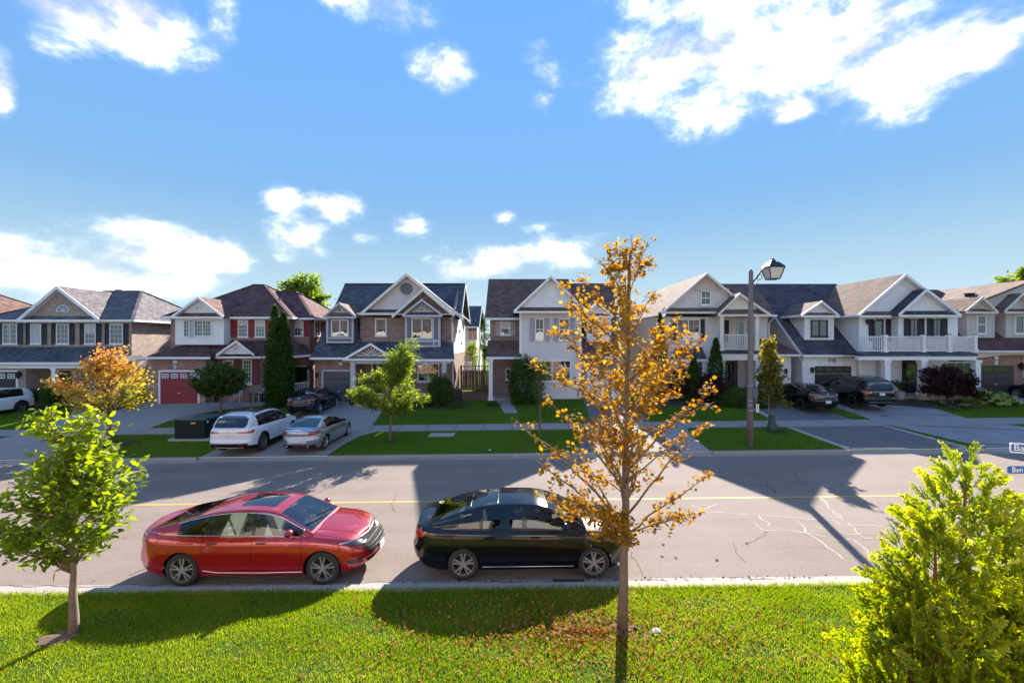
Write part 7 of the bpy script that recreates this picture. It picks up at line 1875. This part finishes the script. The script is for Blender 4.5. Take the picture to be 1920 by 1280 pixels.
tree('maple_tree', 'slender olive young maple with golden top and a green watering bag at its foot', X0, Y0_, 1.25, .045, cone_tips(64, rng, X0+.05, Y0_, 1.55, 5.0, 1.12, .62), rng, BARK, LEAF_OLIVE, MAPLE, .13, (10,6), .30, tilt=1.0, rnd_fn=ol_rnd, top=4.9, twr=.006)
rng = np.random.default_rng(9)
X0, Y0_ = 1.35, 21.9
tree('young_tree', 'thin dark green sapling on the boulevard partly hidden behind the golden tree', X0, Y0_, 1.5, .045, cone_tips(24, rng, X0, Y0_, 1.9, 4.2, .75), rng, BARK, LEAF_DARK, SIMPLE, .12, (8,5), .26, tilt=1.0, top=4.0, twr=.006)
# watering bag at the foot of the maple
m = MB(); bg_ = []
wx, wy = 12.85, 22.45; gz = G(wx, wy)
for i in range(9):
    t = i/8; r = .26*(1-.55*t**2)*(.85+.15*math.sin(7*t)); n = 14
    bg_.append([(wx+r*math.cos(2*math.pi*j/n)*(1+.12*math.sin(3*j+4*t)), wy+r*.8*math.sin(2*math.pi*j/n)*(1+.1*math.cos(2*j)), gz+.82*t) for j in range(n)])
m.grid(bg_, closed=True); b0 = len(m.v); m.v += bg_[-1]; m.f.append(tuple(range(b0, b0+14))); m.m.append(0)
wb = m.build('watering_bag', simple('bag_green', (.022,.06,.04), .5, var=.3, scale=12, bump=.4, bscale=25), None, True, False, (wx,wy,gz)); wb.location = (wx,wy,gz)
tag(wb, 'dark green watering bag wrapped round the foot of the young maple', 'watering bag')
# ---- garden plants
rng = np.random.default_rng(12)
X0, Y0_ = -18.25, 28.5; gz = G(X0, Y0_)
dome = [p for p in shell(150, rng, (X0-.1,Y0_,gz+2.05), (1.68,1.5,1.15), .75) if p[2] > gz+1.25]
tree('globe_tree', 'round headed dark green tree on a short trunk in front of the red garage', X0, Y0_, .9, .09, dome, rng, BARK, LEAF_DARK, OVATE, .14, (12,8), .28, tilt=.9, top=gz+2.2, twr=.006, limb_from=(0,.5))
def foliage_mass(name, label, cat, x, y, pts_fn, n, size, mat, tpl, rng, trunk=None, tilt=1.2, group=None, z0=None):
    z0 = G(x,y) if z0 is None else z0; T = thing(name, label, cat, (x,y,z0), 0, group); P = np.array(pts_fn(n, rng))
    if trunk: MB().tube([(x,y,z0-.05),(x,y,z0+trunk[0])], [trunk[1],trunk[1]*.5], 7).build('trunk', BARK, T, True)
    link('foliage', leaf_cloud(P-np.array([x,y,z0]), size, tpl, rng, mat, 'foliage', tilt), T); return T
def spindle(x, y, z0, h, r, lobes=((0,0,1.0,1.0),)):
    def f(n, rng):
        o = []
        for i in range(n):
            lx, ly, hh, rr = lobes[rng.integers(0, len(lobes))]; t = rng.uniform(0,1)**1.1; k = r*rr*min(1,(1-t)*1.9)**.75*(.72+.28*min(1,t*6))*rng.uniform(.70,1.03)*(1+.10*math.sin(9*t+rng.integers(0,5)))
            a = rng.uniform(0,6.283); o.append((x+lx*t+k*math.cos(a), y+ly*t+k*math.sin(a), z0+h*hh*t+.05))
        return o
    return f
cx, cy = -15.35, 30.0; gz = G(cx, cy)
foliage_mass('columnar_cedar', 'tall dark columnar cedar standing before the red shuttered house', 'tree', cx, cy, spindle(cx,cy,gz,6.55,.92,((-.28,0,1.0,.82),(.28,.1,.93,.82),(0,0,.8,1.0))), 17000, .17, LEAF_CEDAR, SIMPLE, rng, (2,.12), 1.3)
for px, top, Yd, r, lab in ((1238,590,30.6,.45,'tall slim dark cedar at the left corner of the cream house'),(1342,636,29.9,.50,'slim cedar beside the balcony post of the cream house'),(1301,672,29.6,.48,'short pointed cedar under the lower window of the cream house')):
    cx = X(px,Yd); gz = G(cx,Yd); foliage_mass('columnar_cedar', lab, 'tree', cx, Yd, spindle(cx,Yd,gz,Z(top,Yd)-gz,r), 5200, .14, LEAF_CEDAR, SIMPLE, rng, (1.5,.07), 1.3, 'slim cedars of the cream house')
def blob(x, y, z, rx, ry, rz, lump=.18, seed=0, fill=.72):
    ph = np.random.default_rng(seed).uniform(0,6.28,6)
    def f(n, rng):
        o = []
        while len(o) < n:
            d = rng.normal(0,1,3); d /= np.linalg.norm(d); a = math.atan2(d[1],d[0]); e = math.asin(d[2])
            k = (1+lump*(math.sin(3*a+ph[0])*math.cos(2*e+ph[1])+.6*math.sin(5*a+ph[2]+4*e)))*rng.uniform(fill,1.03)
            p = (x+d[0]*rx*k, y+d[1]*ry*k, z+d[2]*rz*k)
            if p[2] > G(p[0],p[1])+.01: o.append(p)
        return o
    return f
def bush(name, label, px, pyc, Yd, wpx, hpx, mat, n, size=.09, tpl=SIMPLE, cat='bush', seed=1, group=None, lump=.15):
    x, z = X(px,Yd), Z(pyc,Yd); return foliage_mass(name, label, cat, x, Yd, blob(x,Yd,z,wpx/2*Yd/F,wpx/2*Yd/F*.8,hpx/2*Yd/F,lump,seed), int(n*1.5), size*1.35, mat, tpl, rng, None, 1.3, group)
bush('evergreen_shrub', 'dark evergreen shrub at the porch of the black shuttered house', 102, 740, 30.3, 46, 44, LEAF_DARK, 2600, seed=2)
bush('evergreen_shrub', 'dark low shrub against the porch wall left of the orange maple', 68, 742, 31.0, 26, 24, LEAF_DARK, 900, seed=3)
bush('evergreen_shrub', 'large rounded dark bush beside the right porch post of the slate roofed house', 826, 742, 29.7, 50, 74, LEAF_DARK, 5200, seed=4)
bush('garden_shrub', 'low dark shrub under the front window of the slate roofed house', 794, 762, 29.6, 34, 34, LEAF_DARK, 1500, seed=5)
bush('garden_shrub', 'pale tufted plant left of the dark bin', 853, 764, 29.0, 26, 18, LEAF_PALE, 700, .12, LONG, seed=6)
bush('garden_shrub', 'small pale green plant at the corner of the white gable house', 925, 766, 29.5, 30, 22, LEAF_PALE, 800, .12, LONG, seed=7)
bush('evergreen_shrub', 'tall dark green shrub left of the white gabled front', 983, 720, 30.0, 62, 100, LEAF_DARK, 5200, .11, seed=8)
bush('purple_bush', 'dark purple bush beside the entrance of the cream house', 1330, 733, 29.4, 62, 66, LEAF_PURPLE, 4200, seed=9)
bush('purple_bush', 'dark purple bush at the left corner of the cream house', 1282, 716, 30.0, 56, 52, LEAF_PURPLE, 3200, seed=10)
bush('clipped_hedge', 'clipped dark green hedge behind the lamp post', 1392, 749, 28.9, 106, 44, LEAF_DARK, 7000, .085, cat='hedge', seed=11, lump=.06)
bush('garden_shrub', 'dark olive shrub below the hydrangea', 1826, 766, 28.0, 46, 26, LEAF_OLIVE, 1500, seed=12)
# hydrangea with pale flower heads
hx, hy = X(1856,28.4), 28.4; hz = Z(755,28.4); gz = G(hx,hy)
Hy = foliage_mass('hydrangea', 'hydrangea bush covered in pale green flower heads beside the purple maple', 'bush', hx, hy, blob(hx,hy,hz,1.25,1.0,.75,.1,13), 2600, .13, LEAF_PALE, OVATE, rng)
bl = []
for i in range(3):
    P = np.array(shell(80, rng, (0,0,0), (.13,.13,.11), .8)); bl.append(leaf_cloud(P, .075, SIMPLE, rng, BLOOM, 'flower_head', 1.3))
for i in range(46):
    d = rng.normal(0,1,3); d /= np.linalg.norm(d)
    if d[1] > .35 or d[2] < -.45: d[1] = -abs(d[1]); d[2] = abs(d[2])*.6
    p = Vector((hx+d[0]*1.36, hy+d[1]*1.12, hz+d[2]*.84)); 
    if p.z < gz+.12: p.z = gz+.15
    o = place(bl[i % 3], 'flower_head', Hy, p); s = rng.uniform(.8,1.25); o.scale = (s,s,s*.85)
# purple japanese maple
X0, Y0_ = X(1786,28.6), 28.6
tips = shell(46, rng, (X(1772,28.6),28.6,Z(712,28.6)), (1.75,1.4,1.05), .45)+[(X(1845,28.6),28.5,Z(735,28.6)),(X(1835,28.6),28.6,Z(742,28.6))]
tree('japanese_maple', 'dark purple japanese maple in front of the white porch', X0, Y0_, .45, .07, tips, rng, BARK, LEAF_PURPLE, MAPLE, .13, (20,9), .38, tilt=.8, top=Z(700,28.6), twr=.008, limb_from=(0,.6))
def tuft(x, y, label, mat, n, L_, name='hosta', seed=0, up=.9):
    T = thing(name, label, 'plant', (x,y,G(x,y)), 0, 'hostas in the bed by the white porch' if name == 'hosta' else None); rg = np.random.default_rng(seed); m = MB()
    for i in range(n):
        a = rg.uniform(0,6.283); l = L_*rg.uniform(.7,1.1); h = l*up*rg.uniform(.6,1.1); w = l*.16; d = Vector((math.cos(a),math.sin(a),0)); s = Vector((-d.y,d.x,0)); P = []
        for k in range(6):
            t = k/5; p = d*l*t*.9+Vector((0,0,h*(1.9*t-1.25*t*t))); ww = w*math.sin(math.pi*min(.97,t*.85+.15)); P.append([p-s*ww, p+Vector((0,0,-.01)), p+s*ww])
        b0 = len(m.v); m.grid(P)
    m.build('leaf', mat, T, False, True); return T
HOSTA = leafmat('hosta_leaf', [(.14,.20,.08),(.2,.26,.12)], .3, .5, .3, 1.2)
for i, (px, py) in enumerate(((1766,762),(1812,768),(1790,770))): 
    x, y = gp(px, py); tuft(x, y, ['pale variegated hosta under the purple maple, left of its trunk','pale variegated hosta nearest the hydrangea bush','small pale hosta at the lawn edge between the two larger ones'][i], HOSTA, 34, [.5,.55,.35][i], seed=i)
# potted palm on the porch step
px_, py_ = X(1688,29.9), 29.9
PT = thing('potted_palm', 'bushy green potted palm beside the white porch column', 'plant', (px_,py_,G(px_,py_)+.02)); m = MB(); m.lathe([(0,0),(.2,0),(.28,.5),(.25,.5),(0,.45)], n=16); m.build('pot', STONE, PT, False, True)
m = MB(); rg = np.random.default_rng(3)
for i in range(70):
    a = rg.uniform(0,6.283); l = rg.uniform(.9,1.45); d = Vector((math.cos(a),math.sin(a),0)); s = Vector((-d.y,d.x,0)); P = []
    for k in range(7):
        t = k/6; p = Vector((0,0,.5))+d*l*.75*t+Vector((0,0,l*(1.5*t-1.05*t*t)*rg.uniform(.95,1.05))); w = .035*math.sin(math.pi*min(.97,t*.9+.08)); P.append([p-s*w,p+s*w])
    m.grid(P)
m.build('fronds', LEAF_PALE, PT, False, True)
# flowers in the pot on the steps
m = MB(); rg = np.random.default_rng(4); P = np.array(shell(160, rg, (0,0,.62), (.24,.24,.2), .5)); link('flowers', leaf_cloud(P, .08, SIMPLE, rg, LEAF_PURPLE, 'flowers', 1.3), POT_FLOWER)
# ---- trees beyond the roofs
rng = np.random.default_rng(31)
X0, Y0_ = X(568,52), 52.0
tips = shell(60, rng, (X0,Y0_,9.3), (3.2,2.6,3.6), .5)
tree('broadleaf_tree', 'broad green tree rising behind the maroon hip roof', X0, Y0_, 4.0, .25, tips, rng, BARK, LEAF_GREEN, OVATE, .34, (16,9), .8, tilt=1.0, top=10.5, twr=.02, rnd_fn=lambda P, r: np.clip(r.normal(.25,.2,len(P)),0,1))
X0, Y0_ = X(1925,54), 54.0
tips = shell(60, rng, (X0,Y0_,9.6), (3.9,3,4.2), .5)
tree('broadleaf_tree', 'bright yellow green tree rising behind the roof at the right edge', X0, Y0_, 4.0, .25, tips, rng, BARK, LEAF_LOCUST, OVATE, .36, (16,9), .85, tilt=1.0, top=10.5, twr=.02)
X0, Y0_ = X(886,44), 44.0
tips = shell(26, rng, (X0,Y0_,3.6), (.8,.8,1.5), .3)
tree('young_tree', 'thin yellow green tree behind the wooden fence', X0, Y0_, 1.5, .05, tips, rng, BARK, LEAF_LOCUST, SIMPLE, .16, (8,5), .36, tilt=1.0, top=5, twr=.008)
X0, Y0_ = X(908,60), 60.0
tree('broadleaf_tree', 'distant dark tree showing in the gap right of the pale house', X0, Y0_, 2, .15, shell(30, rng, (X0,Y0_,5.5), (1.6,1.5,3.2), .4), rng, BARK, LEAF_DARK, SIMPLE, .3, (9,6), .6, tilt=1.0, top=7.5, twr=.02)
# ---------------------------------------------------------------- street furniture
POLE = ground_mat('pole_concrete', [(.12,.105,.105),(.165,.15,.148),(.20,.185,.18)], (2, 20, 120), .85, .3, .006)
lx, ly = 10.4, 19.9; gz = G(lx, ly)
T = thing('street_lamp', 'tall grey street lamp with curled bracket and lantern on the far boulevard', 'street lamp', (lx, ly, gz))
m = MB(); zt = 7.98
m.tube([(lx,ly,gz-.2),(lx+.02,ly,gz+3.0),(lx+.05,ly,zt-.08),(lx+.05,ly,zt+.02)], [.145,.122,.09,.042], 12); m.build('pole', POLE, T, True)
m = MB(); arm = [(lx+.06,ly,7.35),(lx+.28,ly,7.62),(lx+.5,ly,7.95),(lx+.72,ly,8.16),(lx+.95,ly,8.22),(lx+1.02,ly,8.2)]; m.tube(arm, .032, 8)
n = 18; m.tube([(lx+.43+.13*math.cos(2*math.pi*i/n+2.5)*(1-.3*i/n), ly, 7.68+.13*math.sin(2*math.pi*i/n+2.5)*(1-.3*i/n)) for i in range(n+4)], .016, 6); m.tube([(lx+.05,ly,6.95),(lx+.22,ly,7.2),(lx+.34,ly,7.55)], .02, 6)
m.build('arm', BLACK_PLAIN, T, True)
hx = lx+1.0; zc = 8.1
m = MB()
def ring4(h, z): return [(hx-h,ly-h,z),(hx+h,ly-h,z),(hx+h,ly+h,z),(hx-h,ly+h,z)]
m.grid([ring4(.36,zc-.02), ring4(.34,zc+.02), ring4(.17,zc+.22), ring4(.09,zc+.24), ring4(.085,zc+.30), ring4(.05,zc+.33), ring4(.045,zc+.38), ring4(.001,zc+.4)], closed=True); m.build('lantern_roof', BLACK_PLAIN, T)
m = MB(); lo, hi = ring4(.20,zc-.52), ring4(.335,zc-.03)
for i in range(4): m.bar(lo[i], hi[i], .035, .035)
for a in (lo, hi):
    for i in range(4): m.bar(a[i], a[(i+1) % 4], .035, .035)
m.build('lantern_frame', BLACK_PLAIN, T)
gl_ = simple('lantern_glass', (.55,.53,.50), .25, var=.1)
for i in range(4):
    j = (i+1) % 4; c = Vector((hx,ly,zc-.27)); q = [Vector(p)+(c-Vector(p))*.04 for p in (lo[i],lo[j],hi[j],hi[i])]
    MB().prism(q, ((c-sum(q,Vector())/4).normalized()*.008)).build('lantern_pane', gl_, T)
MB().lathe([(0,0),(.07,.03),(.09,.12),(.06,.24),(0,.28)], (hx,ly,zc-.32), n=12).build('bulb', simple('bulb_glass', (.7,.7,.68), .3), T, True)
for zz in (2.62,1.98,1.78,1.55): MB().lathe([(.13,0),(.147,.004),(.147,.026),(.13,.03)], (lx+.02,ly,gz+zz), n=16).build('steel_band', simple('band_steel', (.5,.5,.52), .35, .9, var=0) if 'band_steel' not in bpy.data.materials else bpy.data.materials['band_steel'], T, True)
# diamond sign seen nearly edge-on, strapped to the pole's far side
m = MB(); s = .43; cz = gz+2.3; a = R(74); d = Vector((math.cos(a), math.sin(a), 0)); c = Vector((lx+.27, ly+.05, cz))
m.prism([c-d*s*1.0, c-Vector((0,0,s*1.45)), c+d*s*1.0, c+Vector((0,0,s*1.45))], Vector((-d.y,d.x,0))*.012)
S_ = m.build('warning_sign', simple('sign_back', (.42,.47,.55), .4, .5, var=.05), None, False, False, (lx+.27,ly,cz)); tag(S_, 'diamond sign seen almost edge on, strapped to the lamp post', 'sign')
MB().box(lx+.16,lx+.30,ly+.02,ly+.06,cz+.25,cz+.29).box(lx+.16,lx+.30,ly+.02,ly+.06,cz-.29,cz-.25).build('bracket', BLACK_PLAIN, S_)
tg = MB().box(lx+.17,lx+.29,ly-.20,ly-.185,gz+1.50,gz+1.86).build('pole_tag', WHITE_TRIM, T)
for k in range(4): MB().box(lx+.205,lx+.255,ly-.204,ly-.2005,gz+1.55+.075*k,gz+1.60+.075*k).build('tag_mark', simple('tag_ink', (.15,.15,.15), .6) if 'tag_ink' not in bpy.data.materials else bpy.data.materials['tag_ink'], tg)
# utility transformer box
x0, y0 = gp(358, 826); x0 -= .05; gz = G(x0, y0)
T = thing('utility_box', 'dark green utility transformer box on a concrete pad beside the white SUV', 'utility box', (x0, y0+.5, gz))
BOXG = simple('transformer_green', (.010,.017,.016), .6, var=.15, scale=3, spec=.2)
MB().box(x0-1.0,x0+.95,y0-.1,y0+1.9,gz-.05,gz+.09).build('pad', STONE, T)
m = MB(); m.box(x0-.78,x0+.68,y0+.05,y0+1.6,gz+.091,gz+.98); m.build('cabinet', BOXG, T)
m = MB(); m.box(x0-.81,x0+.71,y0+.02,y0+1.63,gz+.981,gz+1.05); m.build('lid', simple('lid_green', (.05,.075,.085), .3, var=.1), T)
for a, b in ((-.76,-.06),(-.03,.66)): MB().box(x0+a,x0+b,y0+.035,y0+.049,gz+.13,gz+.93).build('cabinet_door', BOXG, T)
MB().box(x0+.02,x0+.24,y0+.028,y0+.034,gz+.80,gz+.89).build('warning_label', simple('label_orange', (.75,.3,.03), .5), T); MB().box(x0+.69,x0+.70,y0+.2,y0+.3,gz+.83,gz+.93).build('label', WHITE_TRIM, T)
# cover slab in the boulevard lawn
x0, y0 = gp(828, 816); m = MB(); g = lambda x, y: G(x,y)
m.slab([(x0-.62,y0-.32,g(x0,y0-.32)+.05),(x0+.58,y0-.32,g(x0,y0-.32)+.05),(x0+.66,y0+.32,g(x0,y0+.32)+.05),(x0-.55,y0+.32,g(x0,y0+.32)+.05)], .12)
o = m.build('cover_slab', STONE, None, False, False, (x0,y0,g(x0,y0))); tag(o, 'flat concrete utility cover slab set in the boulevard lawn', 'cover slab')
# wheelie bin
def bin_(px, py, Yd, label):
    x = X(px,Yd); gz = G(x,Yd); T = thing('refuse_bin', label, 'bin', (x,Yd,gz)); BM = simple('bin_plastic', (.018,.017,.02), .5, var=.1)
    m = MB(); m.grid([[(-.25,-.28,.03),(.25,-.28,.03),(.25,.28,.03),(-.25,.28,.03)],[(-.29,-.35,.98),(.29,-.35,.98),(.29,.35,.98),(-.29,.35,.98)]], closed=True); m.build('body', BM, T, False, True)
    m = MB(); m.prism([(-.31,-.40,.981),(-.31,.38,.981),(-.31,.38,1.04),(-.31,0,1.12),(-.31,-.40,1.03)], (.62,0,0)); m.build('lid', BM, T, False, True)
    for sx in (-.27,.24): MB().lathe([(0,0),(.1,0),(.1,.04),(0,.04)], (sx,.26,.1), 'x', 14).build('wheel', BLACK_PLAIN, T, False, True)
bin_(857, 742, 29.8, 'dark wheeled refuse bin at the corner of the slate roofed house')
# storm drain opening in the near gutter
x0 = X(1068, 9.08); T = thing('storm_drain', 'dark iron storm drain in the gutter by the black sedan front wheel', 'drain', (x0, 9.1, GR*x0))
MB().box(x0-.32,x0+.32,8.97,9.27,GR*x0-.03,GR*x0+.008).build('grate_bed', CRACK, T)
for k in range(9): MB().box(x0-.30+.07*k,x0-.265+.07*k,8.98,9.26,GR*x0+.0085,GR*x0+.022).build('grate_bar', simple('iron', (.06,.045,.04), .7) if 'iron' not in bpy.data.materials else bpy.data.materials['iron'], T)
x0, y0 = X(1613,18.75), 18.9; T = thing('storm_drain', 'pale catch basin grate in the far gutter before the driveways', 'drain', (x0, y0, GR*x0))
MB().box(x0-.35,x0+.35,y0-.16,y0+.12,GR*x0-.02,GR*x0+.012).build('frame', STONE, T)
for k in range(4): MB().box(x0-.28+.15*k,x0-.18+.15*k,y0-.11,y0+.07,GR*x0+.0125,GR*x0+.016).build('slot', CRACK, T)
# street name signs on their post, which stands just outside the photo
SB = simple('sign_blue', (.015,.10,.32), .4, var=.04); SW = simple('sign_white', (.78,.78,.80), .4, var=.03)
sx, sy = 9.3, 7.95; gz = G(sx, sy)
T = thing('street_sign', 'blue and white street name signs at the right edge reading Bar and Ben', 'street sign', (sx, sy, gz))
MB().tube([(sx,sy,gz-.2),(sx,sy,3.2)], .035, 10).build('post', simple('galvanised', (.4,.4,.42), .4, .8, var=.1), T, True)
def blade(x_end, z, y, L_, h, ang, txt, border):
    """sign blade; its left end at x_end, turned by ang about the vertical"""
    B_ = thing('tmp', 'x', 'x', (x_end, y, z)); 
    ca = .04; n = 5
    def rr_(w0, w1, z0, z1, r, yy):
        pts = []
        for cx_, cz_, a0 in ((w1-r,z1-r,0),(w0+r,z1-r,90),(w0+r,z0+r,180),(w1-r,z0+r,270)):
            for i in range(n+1): a = R(a0+90*i/n); pts.append((cx_+r*math.cos(a), yy, cz_+r*math.sin(a)))
        return pts
    pl = MB().prism(rr_(0,L_,-h/2,h/2,.03,0), (0,-.008,0)).build('sign_plate', SW if border else SB, T, False, True)
    pl.location = Vector((x_end,y,z))-Vector((sx,sy,gz)); pl.rotation_euler = (0,0,ang); ORG[pl.name] = (0,0,0)
    if border: MB().prism(rr_(.02,L_-.02,-h/2+.02,h/2-.02,.018,-.0082), (0,-.003,0)).build('sign_face', SB, pl, False, True)
    lettering(pl, txt, (.045 if border else .06, -.0135, .0), h*.98 if not border else h*.86, SW, 'lettering', depth=.002, align='LEFT')
    bpy.data.objects.remove(B_)
yB = 7.6; zB = Z(838.5,yB); blade(X(1892.5,yB), zB, yB, 1.0, .165, R(-22), 'Bar', True)
yC = 7.9; zC = Z(880,yC); blade(X(1888.5,yC), zC, yC, .9, .130, R(-1.5), 'Ben', False)
# small pale litter scraps on the lawns
for i, (px, py, s) in enumerate(((1230,1186,.07),(918,845,.06),(1006,796,.05))):
    x, y = gp(px, py); g_ = G(x,y); m = MB(); m.add([(x-s,y-s*.6,g_+.03),(x+s,y-s*.5,g_+.045),(x+s*.8,y+s*.6,g_+.05),(x,y+s*.3,g_+.075),(x-s*.8,y+s*.5,g_+.04)], [(0,1,3),(1,2,3),(0,3,4)])
    o = m.build('paper_scrap', SW, None, False, False, (x,y,g_)); tag(o, ['white scrap of paper on the near lawn right of the golden trunk','tiny pale scrap on the boulevard lawn below the cover slab','tiny pale scrap on the boulevard lawn before the lamp post'][i], 'litter')
# ---------------------------------------------------------------- grass blades and fallen leaves
GRASS_BLADE = leafmat('grass_blade', [(.095,.15,.012),(.155,.22,.015),(.21,.265,.018),(.33,.29,.09)], .5, .7, .1, 1.75)
GRASS_SHADE = leafmat('far_grass_blade', [(.085,.16,.012),(.13,.21,.016),(.18,.25,.022)], .4, .7, .1, 1.4)
DEAD = leafmat('fallen_leaf', [(.12,.05,.018),(.24,.09,.02),(.31,.14,.03),(.33,.21,.10)], .3, .8, .08, 1.3)
BROWN_LEAF = leafmat('brown_leaf', [(.05,.025,.014),(.10,.05,.022)], .15, .8, .08, 1.2)
def gz_np(x, y): 
    ys = np.array([p[0] for p in PROF]); zs = np.array([p[1] for p in PROF]); return np.interp(y, ys, zs)+GR*x
def blades(P, h, w, rng, mat, name, lean=.5, rnd=None):
    n = len(P); a = rng.uniform(0,6.283,n); H_ = h*rng.uniform(.5,1.25,n); W_ = w*rng.uniform(.7,1.3,n)
    s = np.stack([np.cos(a),np.sin(a),np.zeros(n)],1)*W_[:,None]*.5; b = rng.uniform(0,6.283,n); lr = rng.uniform(0,lean,n)*H_
    d = np.stack([np.cos(b)*lr,np.sin(b)*lr,H_],1)
    V = np.stack([P-s, P+s, P+d*.55+s*.7*.9, P+d*np.array([1.15,1.15,1])],1).reshape(-1,3)
    F_ = (np.array([[0,1,2],[0,2,3]])[None]+(np.arange(n)*4)[:,None,None]).reshape(-1,3)
    rnd = rng.uniform(0,1,n) if rnd is None else rnd
    return fast_mesh(name, V, F_, mat, np.repeat(rnd,4))
rng = np.random.default_rng(77)
n = 420000
x = rng.uniform(-10.5,10.5,n); y = 8.62-(rng.uniform(0,1,n)**1.25)*4.6
hole = ((x+7.3)**2/.30**2+(y-7.3)**2/.19**2 < 1) | ((x-1.8)**2+(y-7.38)**2 < .10**2)
thin = (np.sin(x*3.1+1.3*np.sin(y*4.2))+np.sin(y*5.3+x*1.7)) < -1.05+rng.normal(0,.5,n)
ok = ~hole & ~(thin & (rng.uniform(0,1,n) < .72)); x, y = x[ok], y[ok]
patch_ = .5+.28*np.sin(x*1.7+np.sin(y*2.9)*1.4)*np.sin(y*2.3+1.1*np.sin(x*1.1))
o = link('grass', blades(np.stack([x,y,gz_np(x,y)-.005],1), .05, .009, rng, GRASS_BLADE, 'grass', .8, np.clip(patch_*.72+rng.normal(.0,.17,len(x))+.45*(rng.uniform(0,1,len(x)) < .07),0,1))); o['kind'] = 'stuff'
# tufts spilling over the near kerb
n = 9000; x = rng.uniform(-10.5,10.5,n); y = 8.6+np.abs(rng.normal(0,.05,n)); o = link('grass', blades(np.stack([x,y,gz_np(x,np.full(n,8.6))-.01],1), .075, .012, rng, GRASS_BLADE, 'grass', 1.1)); o['kind'] = 'stuff'
# far lawns
def far_lawn(polys, dens, name='grass'):
    Ps = []
    for (xa, xb, ya, yb) in polys:
        xa0, xa1 = xa if isinstance(xa, tuple) else (xa, xa); xb0, xb1 = xb if isinstance(xb, tuple) else (xb, xb)
        k = int(abs((xb0-xa0)+(xb1-xa1))/2*(yb-ya)*dens); t = rng.uniform(0,1,k); u = rng.uniform(0,1,k); yy = ya+(yb-ya)*t
        l = xa0+(xa1-xa0)*t; r = xb0+(xb1-xb0)*t; xx = l+(r-l)*u+rng.normal(0,.035,k); yy = yy+rng.normal(0,.03,k); Ps.append(np.stack([xx,yy,gz_np(xx,yy)-.01],1))
    P = np.concatenate(Ps); p_ = .5+.3*np.sin(P[:,0]*.9+np.sin(P[:,1]*1.3))*np.sin(P[:,1]*1.1)
    o = link(name, blades(P, .06, .03, rng, GRASS_SHADE, name, .8, np.clip(p_+rng.normal(0,.18,len(P)),0,1))); o['kind'] = 'stuff'
far_lawn([((-18.0,-20.5),(-13.2,-13.25),19.25,23.35),((-7.72,-6.9),(2.8,3.4),19.25,23.35),((8.45,9.0),(14.1,14.05),19.25,23.35),(19.3,(19.85,19.45),19.3,23.3),(-27.2,-25.7,22.4,23.3),
          ((-19.7,-19.4),(-13.3,-13.4),25.1,28.3),((-7.6,-7.3),(-.6,-.6),25.1,30.5),(.45,(4.3,4.7),25.1,31),((7.75,7.9),(14.35,15.0),25.1,31.3),(18.95,19.6,25.1,31),((25.1,25.7),(31.5,32),25.1,31),((-36,-36),(-26.4,-29),25.1,30)], 330)
# fallen leaves, thick round the golden tree
n = 4200; a = rng.uniform(0,6.283,n); r = np.abs(rng.normal(0,1,n)); x = 1.1+r*np.cos(a)*2.7; y = 7.3+r*np.sin(a)*1.1
ok = (y < 8.6) & (y > 4.8); x, y = x[ok], y[ok]
o = link('fallen_leaves', leaf_cloud(np.stack([x,y,gz_np(x,y)+.035+rng.uniform(-.02,.02,len(x))],1), .046, MAPLE, rng, DEAD, 'fallen_leaves', .8)); o['kind'] = 'stuff'
n = 260; x = rng.uniform(-9,9,n); y = 8.9+np.abs(rng.normal(0,.25,n)); x[:120] = rng.normal(1.8,2.2,120)
o = link('fallen_leaves', leaf_cloud(np.stack([x,y,GR*x+.02+(y < 8.98)*.15],1), .045, MAPLE, rng, BROWN_LEAF, 'fallen_leaves', .4)); o['kind'] = 'stuff'
for px, py in ((1255,1002),(1246,1022),(1244,1045),(1265,1046),(1342,1048),(1403,1020),(1406,1082)):
    p = rpt(px,py); x, y = p.x, p.y; me = leaf_cloud(np.array([[0,0,.015]]), .09, MAPLE, rng, BROWN_LEAF, 'fallen_leaf', .5); o = link('fallen_leaf', me, None, (x,y,GR*x)); tag(o, 'single brown leaf lying on the asphalt right of the golden tree', 'leaf', 'brown leaves on the asphalt')
